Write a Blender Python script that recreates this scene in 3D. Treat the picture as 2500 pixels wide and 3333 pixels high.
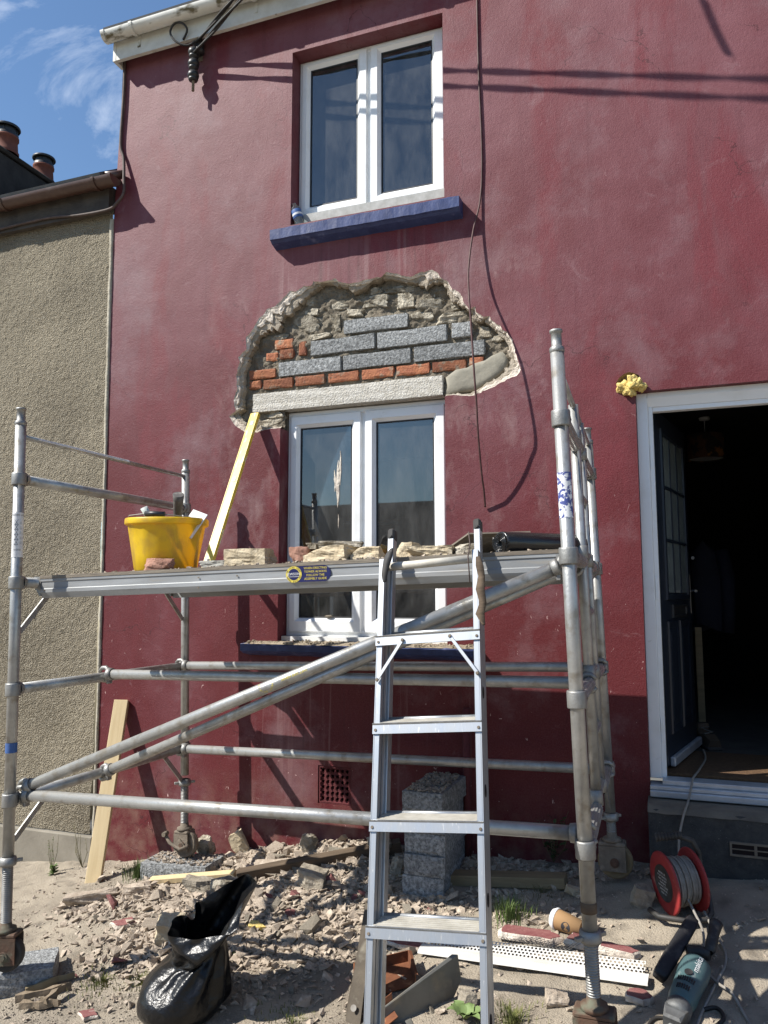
import bpy, bmesh, math, random
from mathutils import Vector, Matrix, Euler, noise

# ------------------------------------------------------------------ camera, sky, sun, exposure
for o in list(bpy.data.objects):
    bpy.data.objects.remove(o)
SC = bpy.context.scene
COL = SC.collection
PI = math.pi
R = math.radians

cam_data = bpy.data.cameras.new('camera')
cam = bpy.data.objects.new('camera', cam_data)
COL.objects.link(cam)
cam_data.sensor_fit = 'VERTICAL'
cam_data.sensor_height = 36.0
cam_data.lens = 27.03
cam_data.clip_start = 0.05
cam_data.clip_end = 2000
cam.location = (0.0, -4.256, 1.51)
cam.rotation_euler = (Matrix.Rotation(R(20.036), 3, 'Z') @ Matrix.Rotation(R(90 + 6.242), 3, 'X') @ Matrix.Rotation(R(-0.073), 3, 'Z')).to_euler()
SC.camera = cam

SUN_DIR = Vector((1.45, 1.0, -1.74)).normalized()        # the way the sunlight travels
world = bpy.data.worlds.new('World')
SC.world = world
world.use_nodes = True
wn, wl = world.node_tree.nodes, world.node_tree.links
wn.clear()
w_out = wn.new('ShaderNodeOutputWorld')
w_bg = wn.new('ShaderNodeBackground')
w_bg.inputs['Strength'].default_value = 0.09
w_sky = wn.new('ShaderNodeTexSky')
w_sky.sky_type = 'NISHITA'
w_sky.sun_disc = False
w_sky.sun_elevation = math.asin(-SUN_DIR.z)
w_sky.sun_rotation = math.atan2(-SUN_DIR.x, -SUN_DIR.y)
w_sky.air_density = 1.3
w_sky.dust_density = 0.1
w_sky.ozone_density = 6.0
w_tc = wn.new('ShaderNodeTexCoord')
w_map = wn.new('ShaderNodeMapping')
w_map.inputs['Scale'].default_value = (1.0, 1.0, 2.2)
w_map.inputs['Location'].default_value = (0.55, 0.2, 0.35)
w_n = wn.new('ShaderNodeTexNoise')
w_n.inputs['Scale'].default_value = 3.6
w_n.inputs['Detail'].default_value = 9
w_n.inputs['Roughness'].default_value = 0.62
w_n.inputs['Distortion'].default_value = 0.5
w_r = wn.new('ShaderNodeValToRGB')
w_r.color_ramp.elements[0].position = 0.56
w_r.color_ramp.elements[0].color = (0, 0, 0, 1)
w_r.color_ramp.elements[1].position = 0.78
w_r.color_ramp.elements[1].color = (0.55, 0.55, 0.55, 1)
w_m = wn.new('ShaderNodeMixRGB')
w_m.inputs['Color2'].default_value = (11.0, 11.4, 12.0, 1)
wl.new(w_tc.outputs['Generated'], w_map.inputs['Vector'])
wl.new(w_map.outputs['Vector'], w_n.inputs['Vector'])
wl.new(w_n.outputs['Fac'], w_r.inputs['Fac'])
wl.new(w_r.outputs['Color'], w_m.inputs['Fac'])
wl.new(w_sky.outputs['Color'], w_m.inputs['Color1'])
wl.new(w_m.outputs['Color'], w_bg.inputs['Color'])
wl.new(w_bg.outputs['Background'], w_out.inputs['Surface'])

sun_data = bpy.data.lights.new('sun', 'SUN')
sun_data.energy = 5.0
sun_data.angle = R(0.5)
sun_data.color = (1.0, 0.955, 0.88)
sun = bpy.data.objects.new('sun', sun_data)
COL.objects.link(sun)
sun.rotation_euler = SUN_DIR.to_track_quat('-Z', 'Y').to_euler()
sun.location = (-8, -8, 12)

SC.view_settings.view_transform = 'Standard'
SC.view_settings.look = 'None'
SC.view_settings.gamma = 1.0
SC.view_settings.exposure = 0.7
SC.view_settings.use_curve_mapping = False

# ------------------------------------------------------------------ materials
MATS = {}
def mat(name, c1, c2=None, scale=6.0, rough=0.8, metal=0.0, bump=0.0, bscale=60.0, bdist=0.01, ramp=(0.35, 0.65),
        stretch=(1, 1, 1), rand=0.0, spec=0.4, detail=6, rough2=None, c3=None, scale3=40.0, ramp3=(0.6, 0.68), vor=None, world_tex=False, coat=0.0):
    m = bpy.data.materials.new(name)
    m.use_nodes = True
    nt = m.node_tree
    nd, lk = nt.nodes, nt.links
    b = nd['Principled BSDF']
    b.inputs['Roughness'].default_value = rough
    b.inputs['Metallic'].default_value = metal
    b.inputs['Specular IOR Level'].default_value = spec
    if coat:
        b.inputs['Coat Weight'].default_value = coat
        b.inputs['Coat Roughness'].default_value = 0.15
    tc = nd.new('ShaderNodeTexCoord')
    src = tc.outputs['Object']
    if world_tex:
        ge = nd.new('ShaderNodeNewGeometry')
        src = ge.outputs['Position']
    mp = nd.new('ShaderNodeMapping')
    mp.inputs['Scale'].default_value = stretch
    lk.new(src, mp.inputs['Vector'])
    vec = mp.outputs['Vector']
    if rand:
        oi = nd.new('ShaderNodeObjectInfo')
        ad = nd.new('ShaderNodeVectorMath')
        ad.operation = 'MULTIPLY_ADD'
        ad.inputs[1].default_value = (17, 31, 23)
        lk.new(oi.outputs['Random'], ad.inputs[0])
        lk.new(vec, ad.inputs[2])
        vec = ad.outputs[0]
    col = None
    if c2 is not None:
        n1 = nd.new('ShaderNodeTexNoise')
        n1.inputs['Scale'].default_value = scale
        n1.inputs['Detail'].default_value = detail
        n1.inputs['Roughness'].default_value = 0.62
        lk.new(vec, n1.inputs['Vector'])
        r1 = nd.new('ShaderNodeValToRGB')
        r1.color_ramp.elements[0].position = ramp[0]
        r1.color_ramp.elements[1].position = ramp[1]
        r1.color_ramp.elements[0].color = (*c1, 1)
        r1.color_ramp.elements[1].color = (*c2, 1)
        lk.new(n1.outputs['Fac'], r1.inputs['Fac'])
        col = r1.outputs['Color']
        if rough2 is not None:
            mr = nd.new('ShaderNodeMapRange')
            mr.inputs['From Min'].default_value = 0.3
            mr.inputs['From Max'].default_value = 0.7
            mr.inputs['To Min'].default_value = rough
            mr.inputs['To Max'].default_value = rough2
            lk.new(n1.outputs['Fac'], mr.inputs['Value'])
            lk.new(mr.outputs['Result'], b.inputs['Roughness'])
    if c3 is not None:
        n3 = nd.new('ShaderNodeTexNoise')
        n3.inputs['Scale'].default_value = scale3
        n3.inputs['Detail'].default_value = 4
        lk.new(vec, n3.inputs['Vector'])
        r3 = nd.new('ShaderNodeValToRGB')
        r3.color_ramp.elements[0].position = ramp3[0]
        r3.color_ramp.elements[1].position = ramp3[1]
        lk.new(n3.outputs['Fac'], r3.inputs['Fac'])
        mx = nd.new('ShaderNodeMixRGB')
        lk.new(r3.outputs['Color'], mx.inputs['Fac'])
        if col is not None:
            lk.new(col, mx.inputs['Color1'])
        else:
            mx.inputs['Color1'].default_value = (*c1, 1)
        mx.inputs['Color2'].default_value = (*c3, 1)
        col = mx.outputs['Color']
    if rand:
        hs = nd.new('ShaderNodeHueSaturation')
        mr = nd.new('ShaderNodeMapRange')
        mr.inputs['To Min'].default_value = 1 - rand
        mr.inputs['To Max'].default_value = 1 + rand
        lk.new(oi.outputs['Random'], mr.inputs['Value'])
        lk.new(mr.outputs['Result'], hs.inputs['Value'])
        if col is not None:
            lk.new(col, hs.inputs['Color'])
        else:
            hs.inputs['Color'].default_value = (*c1, 1)
        col = hs.outputs['Color']
    if col is not None:
        lk.new(col, b.inputs['Base Color'])
    else:
        b.inputs['Base Color'].default_value = (*c1, 1)
    if bump:
        nb = nd.new('ShaderNodeTexNoise')
        nb.inputs['Scale'].default_value = bscale
        nb.inputs['Detail'].default_value = 5
        nb.inputs['Roughness'].default_value = 0.6
        lk.new(vec, nb.inputs['Vector'])
        hgt = nb.outputs['Fac']
        if vor:
            v = nd.new('ShaderNodeTexVoronoi')
            v.inputs['Scale'].default_value = vor
            lk.new(vec, v.inputs['Vector'])
            ma = nd.new('ShaderNodeMath')
            ma.operation = 'ADD'
            lk.new(hgt, ma.inputs[0])
            lk.new(v.outputs['Distance'], ma.inputs[1])
            hgt = ma.outputs[0]
        bp = nd.new('ShaderNodeBump')
        bp.inputs['Strength'].default_value = bump
        bp.inputs['Distance'].default_value = bdist
        lk.new(hgt, bp.inputs['Height'])
        lk.new(bp.outputs['Normal'], b.inputs['Normal'])
    MATS[name] = m
    return m

def wall_material():
    m = bpy.data.materials.new('red_render')
    m.use_nodes = True
    nd, lk = m.node_tree.nodes, m.node_tree.links
    b = nd['Principled BSDF']
    b.inputs['Roughness'].default_value = 0.62
    b.inputs['Specular IOR Level'].default_value = 0.35
    tc = nd.new('ShaderNodeTexCoord')
    P_ = tc.outputs['Object']
    def noise_(scale, det=5, st=(1, 1, 1), rough=0.6, dist=0.0):
        mp = nd.new('ShaderNodeMapping')
        mp.inputs['Scale'].default_value = st
        lk.new(P_, mp.inputs['Vector'])
        n = nd.new('ShaderNodeTexNoise')
        n.inputs['Scale'].default_value = scale
        n.inputs['Detail'].default_value = det
        n.inputs['Roughness'].default_value = rough
        n.inputs['Distortion'].default_value = dist
        lk.new(mp.outputs['Vector'], n.inputs['Vector'])
        return n.outputs['Fac']
    def mrange(v, a, b_, c, d):
        r = nd.new('ShaderNodeMapRange')
        for k, x in zip(('From Min', 'From Max', 'To Min', 'To Max'), (a, b_, c, d)):
            r.inputs[k].default_value = x
        lk.new(v, r.inputs['Value'])
        return r.outputs['Result']
    def math_(op, a, b_):
        n = nd.new('ShaderNodeMath')
        n.operation = op
        n.use_clamp = op != 'POWER'
        for i, x in enumerate((a, b_)):
            if isinstance(x, (int, float)):
                n.inputs[i].default_value = x
            else:
                lk.new(x, n.inputs[i])
        return n.outputs[0]
    def mix(f, a, b_):
        n = nd.new('ShaderNodeMixRGB')
        if isinstance(f, float):
            n.inputs['Fac'].default_value = f
        else:
            lk.new(f, n.inputs['Fac'])
        for k, x in (('Color1', a), ('Color2', b_)):
            if isinstance(x, tuple):
                n.inputs[k].default_value = (*x, 1)
            else:
                lk.new(x, n.inputs[k])
        return n.outputs['Color']
    sep = nd.new('ShaderNodeSeparateXYZ')
    lk.new(P_, sep.inputs[0])
    zz = sep.outputs['Z']
    # sun-bleached paint higher up, deep red where it has been sheltered lower down
    fade = math_('ADD', mrange(zz, 1.2, 4.4, -0.15, 0.50), mrange(noise_(0.9, 4, (1, 1, 0.8)), 0.3, 0.7, -0.30, 0.42))
    fade = math_('ADD', fade, mrange(noise_(5.0, 6), 0.3, 0.7, -0.12, 0.12))
    c = mix(fade, (0.092, 0.0072, 0.0105), (0.190, 0.074, 0.088))
    # old damp stains, run marks
    st = math_('MULTIPLY', mrange(noise_(1.7, 5, (1.6, 1, 0.45), 0.6, 0.8), 0.53, 0.63, 0, 0.75), mrange(zz, 1.0, 2.6, 0.2, 1))
    c = mix(st, c, (0.135, 0.014, 0.021))
    gr = mrange(noise_(1.25, 7, (1, 1, 1), 0.68), 0.52, 0.68, 0, 0.6)
    c = mix(gr, c, (0.178, 0.108, 0.118))
    # scuffs: short pale diagonal rubs
    c = mix(mrange(noise_(2.6, 8, (1.3, 1, 1.3), 0.75, 1.5), 0.60, 0.72, 0, 0.4), c, (0.25, 0.15, 0.16))
    # fine mottling
    c = mix(mrange(noise_(120, 3), 0.4, 0.7, 0, 0.14), c, (0.26, 0.12, 0.13))
    c = mix(mrange(noise_(28, 5), 0.55, 0.75, 0, 0.3), c, (0.05, 0.008, 0.012))
    # knocked spots where the pale render shows, more of them low down
    sp = mrange(noise_(42, 2, (1, 1, 0.55), 0.5, 1.2), 0.735, 0.755, 0, 1)
    sp = math_('MULTIPLY', sp, mrange(zz, 0.2, 2.2, 1.0, 0.12))
    c = mix(sp, c, (0.55, 0.38, 0.36))
    # soil splash at the foot
    ft = math_('MULTIPLY', mrange(zz, 0.1, 0.5, 0.55, 0), mrange(noise_(9, 5), 0.4, 0.65, 0, 1))
    c = mix(ft, c, (0.22, 0.13, 0.10))
    # runs below the sills and pale dust round the hole
    xx_ = sep.outputs['X']
    run = noise_(1.0, 3, (26, 1, 0.7), 0.5, 0.3)
    def band(v, a, b_, w):
        return math_('MULTIPLY', mrange(v, a - w, a + w, 0, 1), mrange(v, b_ - w, b_ + w, 1, 0))
    m1 = math_('MULTIPLY', band(xx_, -2.3, -1.05, 0.05), band(zz, 3.05, 3.76, 0.25))
    m2 = math_('MULTIPLY', band(xx_, -2.42, -1.0, 0.05), band(zz, 0.3, 1.17, 0.3))
    m1 = math_('ADD', m1, m2)
    c = mix(math_('MULTIPLY', mrange(run, 0.58, 0.72, 0, 0.4), m1), c, (0.26, 0.16, 0.16))
    c = mix(math_('MULTIPLY', mrange(run, 0.42, 0.28, 0, 0.5), m1), c, (0.045, 0.010, 0.012))
    m3 = math_('MULTIPLY', band(xx_, -2.75, -0.6, 0.18), band(zz, 1.6, 3.55, 0.16))
    c = mix(math_('MULTIPLY', mrange(noise_(6, 7, (1, 1, 0.5), 0.7), 0.5, 0.75, 0, 0.45), m3), c, (0.34, 0.245, 0.235))
    c = mix(math_('MULTIPLY', mrange(noise_(1.0, 3, (18, 1, 0.45), 0.5, 0.4), 0.62, 0.75, 0, 0.3), mrange(zz, 1.4, 2.2, 0, 1)), c, (0.09, 0.02, 0.026))
    # a few hairline cracks
    vo = nd.new('ShaderNodeTexVoronoi')
    vo.feature = 'DISTANCE_TO_EDGE'
    vo.inputs['Scale'].default_value = 1.15
    wp = nd.new('ShaderNodeVectorMath')
    wp.operation = 'MULTIPLY_ADD'
    wp.inputs[1].default_value = (0.5, 0.5, 0.5)
    nv = nd.new('ShaderNodeTexNoise')
    nv.inputs['Scale'].default_value = 3.5
    nv.inputs['Detail'].default_value = 7
    lk.new(P_, nv.inputs['Vector'])
    lk.new(nv.outputs['Color'], wp.inputs[0])
    lk.new(P_, wp.inputs[2])
    lk.new(wp.outputs[0], vo.inputs['Vector'])
    ck = math_('MULTIPLY', mrange(vo.outputs['Distance'], 0.0, 0.0035, 0.8, 0), mrange(noise_(0.8, 3), 0.50, 0.56, 0, 1))
    c = mix(ck, c, (0.035, 0.006, 0.008))
    lk.new(c, b.inputs['Base Color'])
    h = math_('ADD', mrange(noise_(150, 3, (1, 1, 1), 0.55), 0, 1, 0, 0.5), mrange(noise_(48, 4), 0, 1, 0, 0.5))
    b1 = nd.new('ShaderNodeBump')
    b1.inputs['Strength'].default_value = 0.55
    b1.inputs['Distance'].default_value = 0.006
    lk.new(h, b1.inputs['Height'])
    b2 = nd.new('ShaderNodeBump')
    b2.inputs['Strength'].default_value = 0.35
    b2.inputs['Distance'].default_value = 0.03
    lk.new(noise_(2.2, 2), b2.inputs['Height'])
    lk.new(b1.outputs['Normal'], b2.inputs['Normal'])
    lk.new(b2.outputs['Normal'], b.inputs['Normal'])
    MATS['red_render'] = m

def glass_material(name, tint=(0.5, 0.54, 0.54), ior=2.3, dust=0.03):
    m = bpy.data.materials.new(name)
    m.use_nodes = True
    nd, lk = m.node_tree.nodes, m.node_tree.links
    nd.clear()
    out = nd.new('ShaderNodeOutputMaterial')
    tr = nd.new('ShaderNodeBsdfTransparent')
    tr.inputs['Color'].default_value = (*tint, 1)
    gl = nd.new('ShaderNodeBsdfGlossy')
    gl.inputs['Roughness'].default_value = 0.015
    fr = nd.new('ShaderNodeFresnel')
    fr.inputs['IOR'].default_value = ior
    mx = nd.new('ShaderNodeMixShader')
    lk.new(fr.outputs['Fac'], mx.inputs['Fac'])
    lk.new(tr.outputs[0], mx.inputs[1])
    lk.new(gl.outputs[0], mx.inputs[2])
    df = nd.new('ShaderNodeBsdfDiffuse')
    df.inputs['Color'].default_value = (0.6, 0.6, 0.58, 1)
    tc = nd.new('ShaderNodeTexCoord')
    mp = nd.new('ShaderNodeMapping')
    mp.inputs['Scale'].default_value = (1, 1, 0.4)
    n = nd.new('ShaderNodeTexNoise')
    n.inputs['Scale'].default_value = 9
    n.inputs['Detail'].default_value = 8
    n.inputs['Roughness'].default_value = 0.7
    rp = nd.new('ShaderNodeMapRange')
    rp.inputs['From Min'].default_value = 0.35
    rp.inputs['From Max'].default_value = 0.85
    rp.inputs['To Min'].default_value = dust * 0.4
    rp.inputs['To Max'].default_value = dust * 4
    lk.new(tc.outputs['Object'], mp.inputs['Vector'])
    lk.new(mp.outputs['Vector'], n.inputs['Vector'])
    lk.new(n.outputs['Fac'], rp.inputs['Value'])
    m2 = nd.new('ShaderNodeMixShader')
    lk.new(rp.outputs['Result'], m2.inputs['Fac'])
    lk.new(mx.outputs[0], m2.inputs[1])
    lk.new(df.outputs[0], m2.inputs[2])
    lk.new(m2.outputs[0], out.inputs['Surface'])
    MATS[name] = m

wall_material()
glass_material('window_glass', dust=0.03)
glass_material('bottle_plastic', (0.82, 0.9, 0.92), 1.5, 0.05)
mat('broken_render', (0.70, 0.635, 0.545), (0.42, 0.355, 0.295), 11, 0.92, bump=0.9, bscale=35, bdist=0.02)
mat('under_coat', (0.40, 0.345, 0.275), (0.255, 0.215, 0.165), 12, 0.95, bump=0.9, bscale=50, bdist=0.015)
mat('pebbledash', (0.335, 0.29, 0.21), (0.205, 0.175, 0.125), 1.3, 0.95, bump=1.0, bscale=100, bdist=0.020, vor=115, c3=(0.40, 0.355, 0.27), scale3=110, ramp3=(0.52, 0.68))
mat('cream_edge', (0.42, 0.385, 0.31), (0.30, 0.27, 0.21), 9, 0.9, bump=0.6, bscale=50, bdist=0.01)
mat('plinth_cement', (0.26, 0.235, 0.19), (0.19, 0.17, 0.135), 4, 0.93, bump=0.4, bscale=80, bdist=0.005)
mat('mortar', (0.135, 0.112, 0.082), (0.215, 0.185, 0.14), 11, 0.95, bump=0.9, bscale=45, bdist=0.02)
mat('fresh_mortar', (0.22, 0.205, 0.165), (0.28, 0.26, 0.21), 6, 0.9, bump=0.35, bscale=30, bdist=0.01)
mat('brick_orange', (0.34, 0.135, 0.066), (0.24, 0.085, 0.048), 14, 0.92, bump=0.8, bscale=80, bdist=0.01, rand=0.32, c3=(0.26, 0.205, 0.15), scale3=17, ramp3=(0.56, 0.70))
mat('block_grey', (0.16, 0.165, 0.165), (0.40, 0.41, 0.41), 62, 0.95, bump=1.0, bscale=95, bdist=0.012, ramp=(0.38, 0.66), rand=0.22, c3=(0.05, 0.05, 0.05), scale3=110, ramp3=(0.62, 0.70), detail=3)
mat('lintel_pale', (0.60, 0.575, 0.52), (0.46, 0.43, 0.37), 35, 0.95, bump=1.0, bscale=85, bdist=0.014, c3=(0.2, 0.18, 0.15), scale3=95, ramp3=(0.66, 0.74))
mat('limestone', (0.56, 0.475, 0.335), (0.45, 0.365, 0.24), 16, 0.92, bump=0.7, bscale=38, bdist=0.015, rand=0.15, c3=(0.55, 0.49, 0.38), scale3=22, ramp3=(0.58, 0.75))
mat('pale_stone', (0.46, 0.42, 0.34), (0.26, 0.225, 0.17), 13, 0.95, bump=1.0, bscale=55, bdist=0.02, rand=0.3, c3=(0.17, 0.145, 0.105), scale3=16, ramp3=(0.50, 0.62))
mat('grey_lump', (0.36, 0.35, 0.31), (0.28, 0.27, 0.24), 20, 0.92, bump=0.6, bscale=45, bdist=0.012)
mat('pink_stone', (0.36, 0.20, 0.145), (0.30, 0.155, 0.11), 30, 0.92, bump=0.5, bscale=80, bdist=0.008)
mat('rubble', (0.46, 0.385, 0.305), (0.32, 0.26, 0.20), 22, 0.95, bump=0.7, bscale=60, bdist=0.012, rand=0.22, c3=(0.55, 0.475, 0.39), scale3=30, ramp3=(0.55, 0.7))
mat('rubble_grey', (0.33, 0.29, 0.23), (0.23, 0.20, 0.155), 22, 0.95, bump=0.7, bscale=60, bdist=0.012, rand=0.2)
mat('red_paint_chip', (0.235, 0.105, 0.095), (0.175, 0.055, 0.055), 20, 0.8, bump=0.6, bscale=90, bdist=0.006, rand=0.15, c3=(0.45, 0.36, 0.31), scale3=30, ramp3=(0.66, 0.71))
mat('dirt', (0.36, 0.31, 0.24), (0.235, 0.20, 0.155), 2.2, 0.97, bump=0.9, bscale=120, bdist=0.012, ramp=(0.4, 0.62), c3=(0.15, 0.128, 0.10), scale3=9.0, ramp3=(0.54, 0.74), world_tex=True, detail=9)
mat('upvc', (0.78, 0.79, 0.79), (0.66, 0.66, 0.63), 7, 0.32, ramp=(0.5, 0.85), c3=(0.42, 0.39, 0.33), scale3=17, ramp3=(0.70, 0.85))
mat('gasket', (0.02, 0.02, 0.022), rough=0.5)
mat('sealant', (0.42, 0.42, 0.40), (0.3, 0.3, 0.28), 20, 0.7)
mat('blue_sill', (0.040, 0.060, 0.165), (0.024, 0.036, 0.11), 12, 0.45, bump=0.35, bscale=30, bdist=0.008, c3=(0.115, 0.13, 0.25), scale3=18, ramp3=(0.6, 0.78), stretch=(1, 1, 0.6))
mat('painted_timber_white', (0.62, 0.62, 0.58), (0.48, 0.47, 0.42), 6, 0.6, c3=(0.10, 0.085, 0.06), scale3=16, ramp3=(0.66, 0.74), bump=0.2, bscale=40, bdist=0.004)
mat('gutter_white', (0.66, 0.66, 0.62), (0.52, 0.51, 0.45), 5, 0.4, c3=(0.115, 0.095, 0.05), scale3=13, ramp3=(0.565, 0.66), stretch=(0.5, 1, 1))
mat('gutter_brown', (0.060, 0.030, 0.022), (0.085, 0.048, 0.036), 6, 0.35, c3=(0.14, 0.11, 0.09), scale3=8, ramp3=(0.6, 0.8))
mat('fascia_dark', (0.040, 0.032, 0.027), (0.075, 0.062, 0.05), 9, 0.8, bump=0.3, bscale=30)
mat('roof_slate', (0.07, 0.075, 0.08), (0.11, 0.11, 0.11), 9, 0.7)
mat('chimney_dark', (0.035, 0.032, 0.03), (0.06, 0.055, 0.05), 6, 0.95, bump=0.6, bscale=30)
mat('terracotta', (0.20, 0.065, 0.04), (0.13, 0.045, 0.03), 8, 0.85)
mat('black_metal', (0.012, 0.013, 0.015), (0.03, 0.03, 0.03), 10, 0.45, spec=0.5)
mat('cable_black', (0.012, 0.012, 0.012), (0.03, 0.027, 0.025), 30, 0.6)
mat('cable_red', (0.055, 0.016, 0.016), (0.10, 0.05, 0.045), 20, 0.6)
mat('cable_grey', (0.20, 0.18, 0.155), (0.28, 0.26, 0.23), 30, 0.7)
mat('cable_brown', (0.055, 0.036, 0.03), (0.10, 0.07, 0.06), 20, 0.7)
mat('foam_yellow', (0.72, 0.58, 0.22), (0.60, 0.42, 0.12), 22, 0.85, bump=0.8, bscale=60, bdist=0.015)
mat('hole_brown', (0.20, 0.15, 0.10), (0.12, 0.09, 0.06), 25, 0.95, bump=0.8, bscale=60, bdist=0.01)
mat('hole_dust', (0.33, 0.275, 0.20), (0.22, 0.18, 0.13), 14, 0.97, bump=0.8, bscale=90, bdist=0.01)
mat('terracotta_vent', (0.12, 0.024, 0.028), (0.085, 0.018, 0.02), 20, 0.8, bump=0.4, bscale=60)
mat('dark_void', (0.012, 0.007, 0.007), rough=1.0)
mat('room_dark', (0.05, 0.048, 0.045), (0.035, 0.034, 0.032), 2, 0.95)
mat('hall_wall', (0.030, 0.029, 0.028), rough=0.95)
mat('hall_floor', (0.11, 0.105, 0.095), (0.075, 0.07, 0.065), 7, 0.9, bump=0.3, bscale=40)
mat('coir_mat', (0.15, 0.085, 0.042), (0.10, 0.055, 0.028), 60, 0.98, bump=1.0, bscale=160, bdist=0.01)
mat('door_navy', (0.014, 0.019, 0.030), (0.018, 0.024, 0.036), 8, 0.35, bump=0.15, bscale=70, bdist=0.003, stretch=(1, 1, 0.1))
mat('obscure_glass', (0.20, 0.235, 0.235), (0.15, 0.18, 0.18), 8, 0.18, spec=0.6)
mat('chrome', (0.7, 0.7, 0.7), rough=0.2, metal=1.0)
mat('threshold_alu', (0.52, 0.54, 0.57), (0.40, 0.41, 0.43), 9, 0.4, metal=0.35)
mat('door_step', (0.165, 0.145, 0.115), (0.10, 0.088, 0.072), 6, 0.95, bump=0.5, bscale=60, bdist=0.008)
mat('step_face', (0.030, 0.030, 0.031), (0.055, 0.053, 0.05), 25, 0.9, bump=0.7, bscale=110, bdist=0.008, c3=(0.20, 0.19, 0.17), scale3=140, ramp3=(0.68, 0.74))
mat('alu_tube', (0.45, 0.45, 0.435), (0.31, 0.31, 0.30), 9, 0.34, metal=0.62, rough2=0.52, stretch=(1, 1, 1), c3=(0.27, 0.25, 0.215), scale3=19, ramp3=(0.53, 0.70), bump=0.25, bscale=60, bdist=0.004)
mat('alu_cast', (0.32, 0.32, 0.305), (0.235, 0.23, 0.22), 20, 0.55, metal=0.7, bump=0.3, bscale=90, bdist=0.004)
mat('alu_ladder', (0.47, 0.49, 0.51), (0.36, 0.375, 0.39), 14, 0.34, metal=0.75, rough2=0.5, stretch=(2, 2, 0.5), c3=(0.60, 0.59, 0.56), scale3=60, ramp3=(0.62, 0.72))
mat('tread_dusty', (0.52, 0.495, 0.435), (0.40, 0.375, 0.32), 18, 0.7, metal=0.25)
mat('alu_beam', (0.34, 0.35, 0.355), (0.25, 0.255, 0.255), 7, 0.55, metal=0.35, stretch=(0.4, 1, 3), c3=(0.30, 0.285, 0.26), scale3=14, ramp3=(0.6, 0.72))
mat('plywood_old', (0.22, 0.19, 0.15), (0.14, 0.115, 0.09), 12, 0.9, bump=0.4, bscale=50, stretch=(0.3, 2, 2))
mat('castor_iron', (0.21, 0.175, 0.135), (0.14, 0.115, 0.088), 16, 0.85, metal=0.15, bump=0.5, bscale=60, bdist=0.006, c3=(0.30, 0.25, 0.19), scale3=20, ramp3=(0.55, 0.7))
mat('castor_rusty', (0.115, 0.062, 0.040), (0.085, 0.06, 0.042), 12, 0.85, bump=0.4, bscale=60, bdist=0.006, c3=(0.12, 0.12, 0.085), scale3=10, ramp3=(0.52, 0.64))
mat('rubber', (0.03, 0.03, 0.03), (0.06, 0.055, 0.05), 14, 0.7)
mat('wheel_tan', (0.24, 0.175, 0.09), (0.16, 0.12, 0.07), 14, 0.8)
mat('sticker_navy', (0.012, 0.014, 0.075), (0.02, 0.022, 0.09), 20, 0.35)
mat('sticker_yellow', (0.62, 0.50, 0.08), rough=0.45)
mat('sticker_white', (0.72, 0.72, 0.72), (0.6, 0.6, 0.6), 25, 0.5)
mat('sticker_worn', (0.74, 0.75, 0.76), (0.06, 0.08, 0.26), 55, 0.5, ramp=(0.48, 0.53))
mat('ink_dark', (0.03, 0.03, 0.035), rough=0.6)
mat('tape_blue', (0.03, 0.09, 0.26), (0.06, 0.12, 0.30), 20, 0.6)
mat('timber_new', (0.64, 0.51, 0.30), (0.56, 0.43, 0.24), 5, 0.7, stretch=(8, 8, 0.7), c3=(0.42, 0.24, 0.09), scale3=3.5, ramp3=(0.70, 0.76), bump=0.12, bscale=30, bdist=0.003)
mat('timber_aged', (0.27, 0.215, 0.125), (0.20, 0.155, 0.09), 5, 0.85, stretch=(0.7, 8, 8), bump=0.3, bscale=30, bdist=0.004)
mat('timber_dark', (0.065, 0.046, 0.030), (0.125, 0.09, 0.06), 6, 0.9, stretch=(0.6, 5, 5), bump=0.4, bscale=30, bdist=0.006)
mat('timber_rotten', (0.24, 0.185, 0.125), (0.13, 0.10, 0.07), 12, 0.9, bump=0.6, bscale=40)
mat('level_yellow', (0.72, 0.52, 0.06), (0.66, 0.46, 0.05), 8, 0.4, c3=(0.74, 0.66, 0.40), scale3=18, ramp3=(0.56, 0.68), stretch=(3, 3, 0.8))
mat('vial_glass', (0.5, 0.55, 0.5), rough=0.15)
mat('hand_grip', (0.13, 0.12, 0.11), (0.06, 0.055, 0.05), 14, 0.7, c3=(0.3, 0.28, 0.25), scale3=20, ramp3=(0.6, 0.75))
mat('pale_green_plastic', (0.42, 0.52, 0.47), (0.5, 0.52, 0.5), 18, 0.5)
mat('paper_white', (0.74, 0.74, 0.73), (0.6, 0.6, 0.6), 12, 0.6)
mat('bin_bag', (0.005, 0.005, 0.006), (0.010, 0.010, 0.010), 8, 0.29, spec=0.36, bump=0.3, bscale=18, bdist=0.03, vor=11)
mat('plastic_roll', (0.010, 0.010, 0.011), (0.022, 0.022, 0.022), 8, 0.24, spec=0.55, bump=0.15, bscale=12, bdist=0.01, stretch=(4, 4, 0.7))
mat('rust', (0.20, 0.075, 0.032), (0.12, 0.045, 0.022), 14, 0.9, bump=0.4, bscale=60, bdist=0.005, c3=(0.32, 0.15, 0.07), scale3=25, ramp3=(0.58, 0.7))
mat('galv_steel', (0.19, 0.185, 0.165), (0.13, 0.125, 0.11), 8, 0.6, metal=0.4, c3=(0.24, 0.21, 0.16), scale3=10, ramp3=(0.55, 0.68))
mat('steel_brown', (0.10, 0.082, 0.060), (0.065, 0.052, 0.038), 12, 0.75, metal=0.2, bump=0.2, bscale=50, c3=(0.20, 0.18, 0.14), scale3=12, ramp3=(0.58, 0.7))
mat('bead_white', (0.62, 0.61, 0.585), (0.50, 0.485, 0.445), 12, 0.5, stretch=(0.5, 3, 3))
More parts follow.
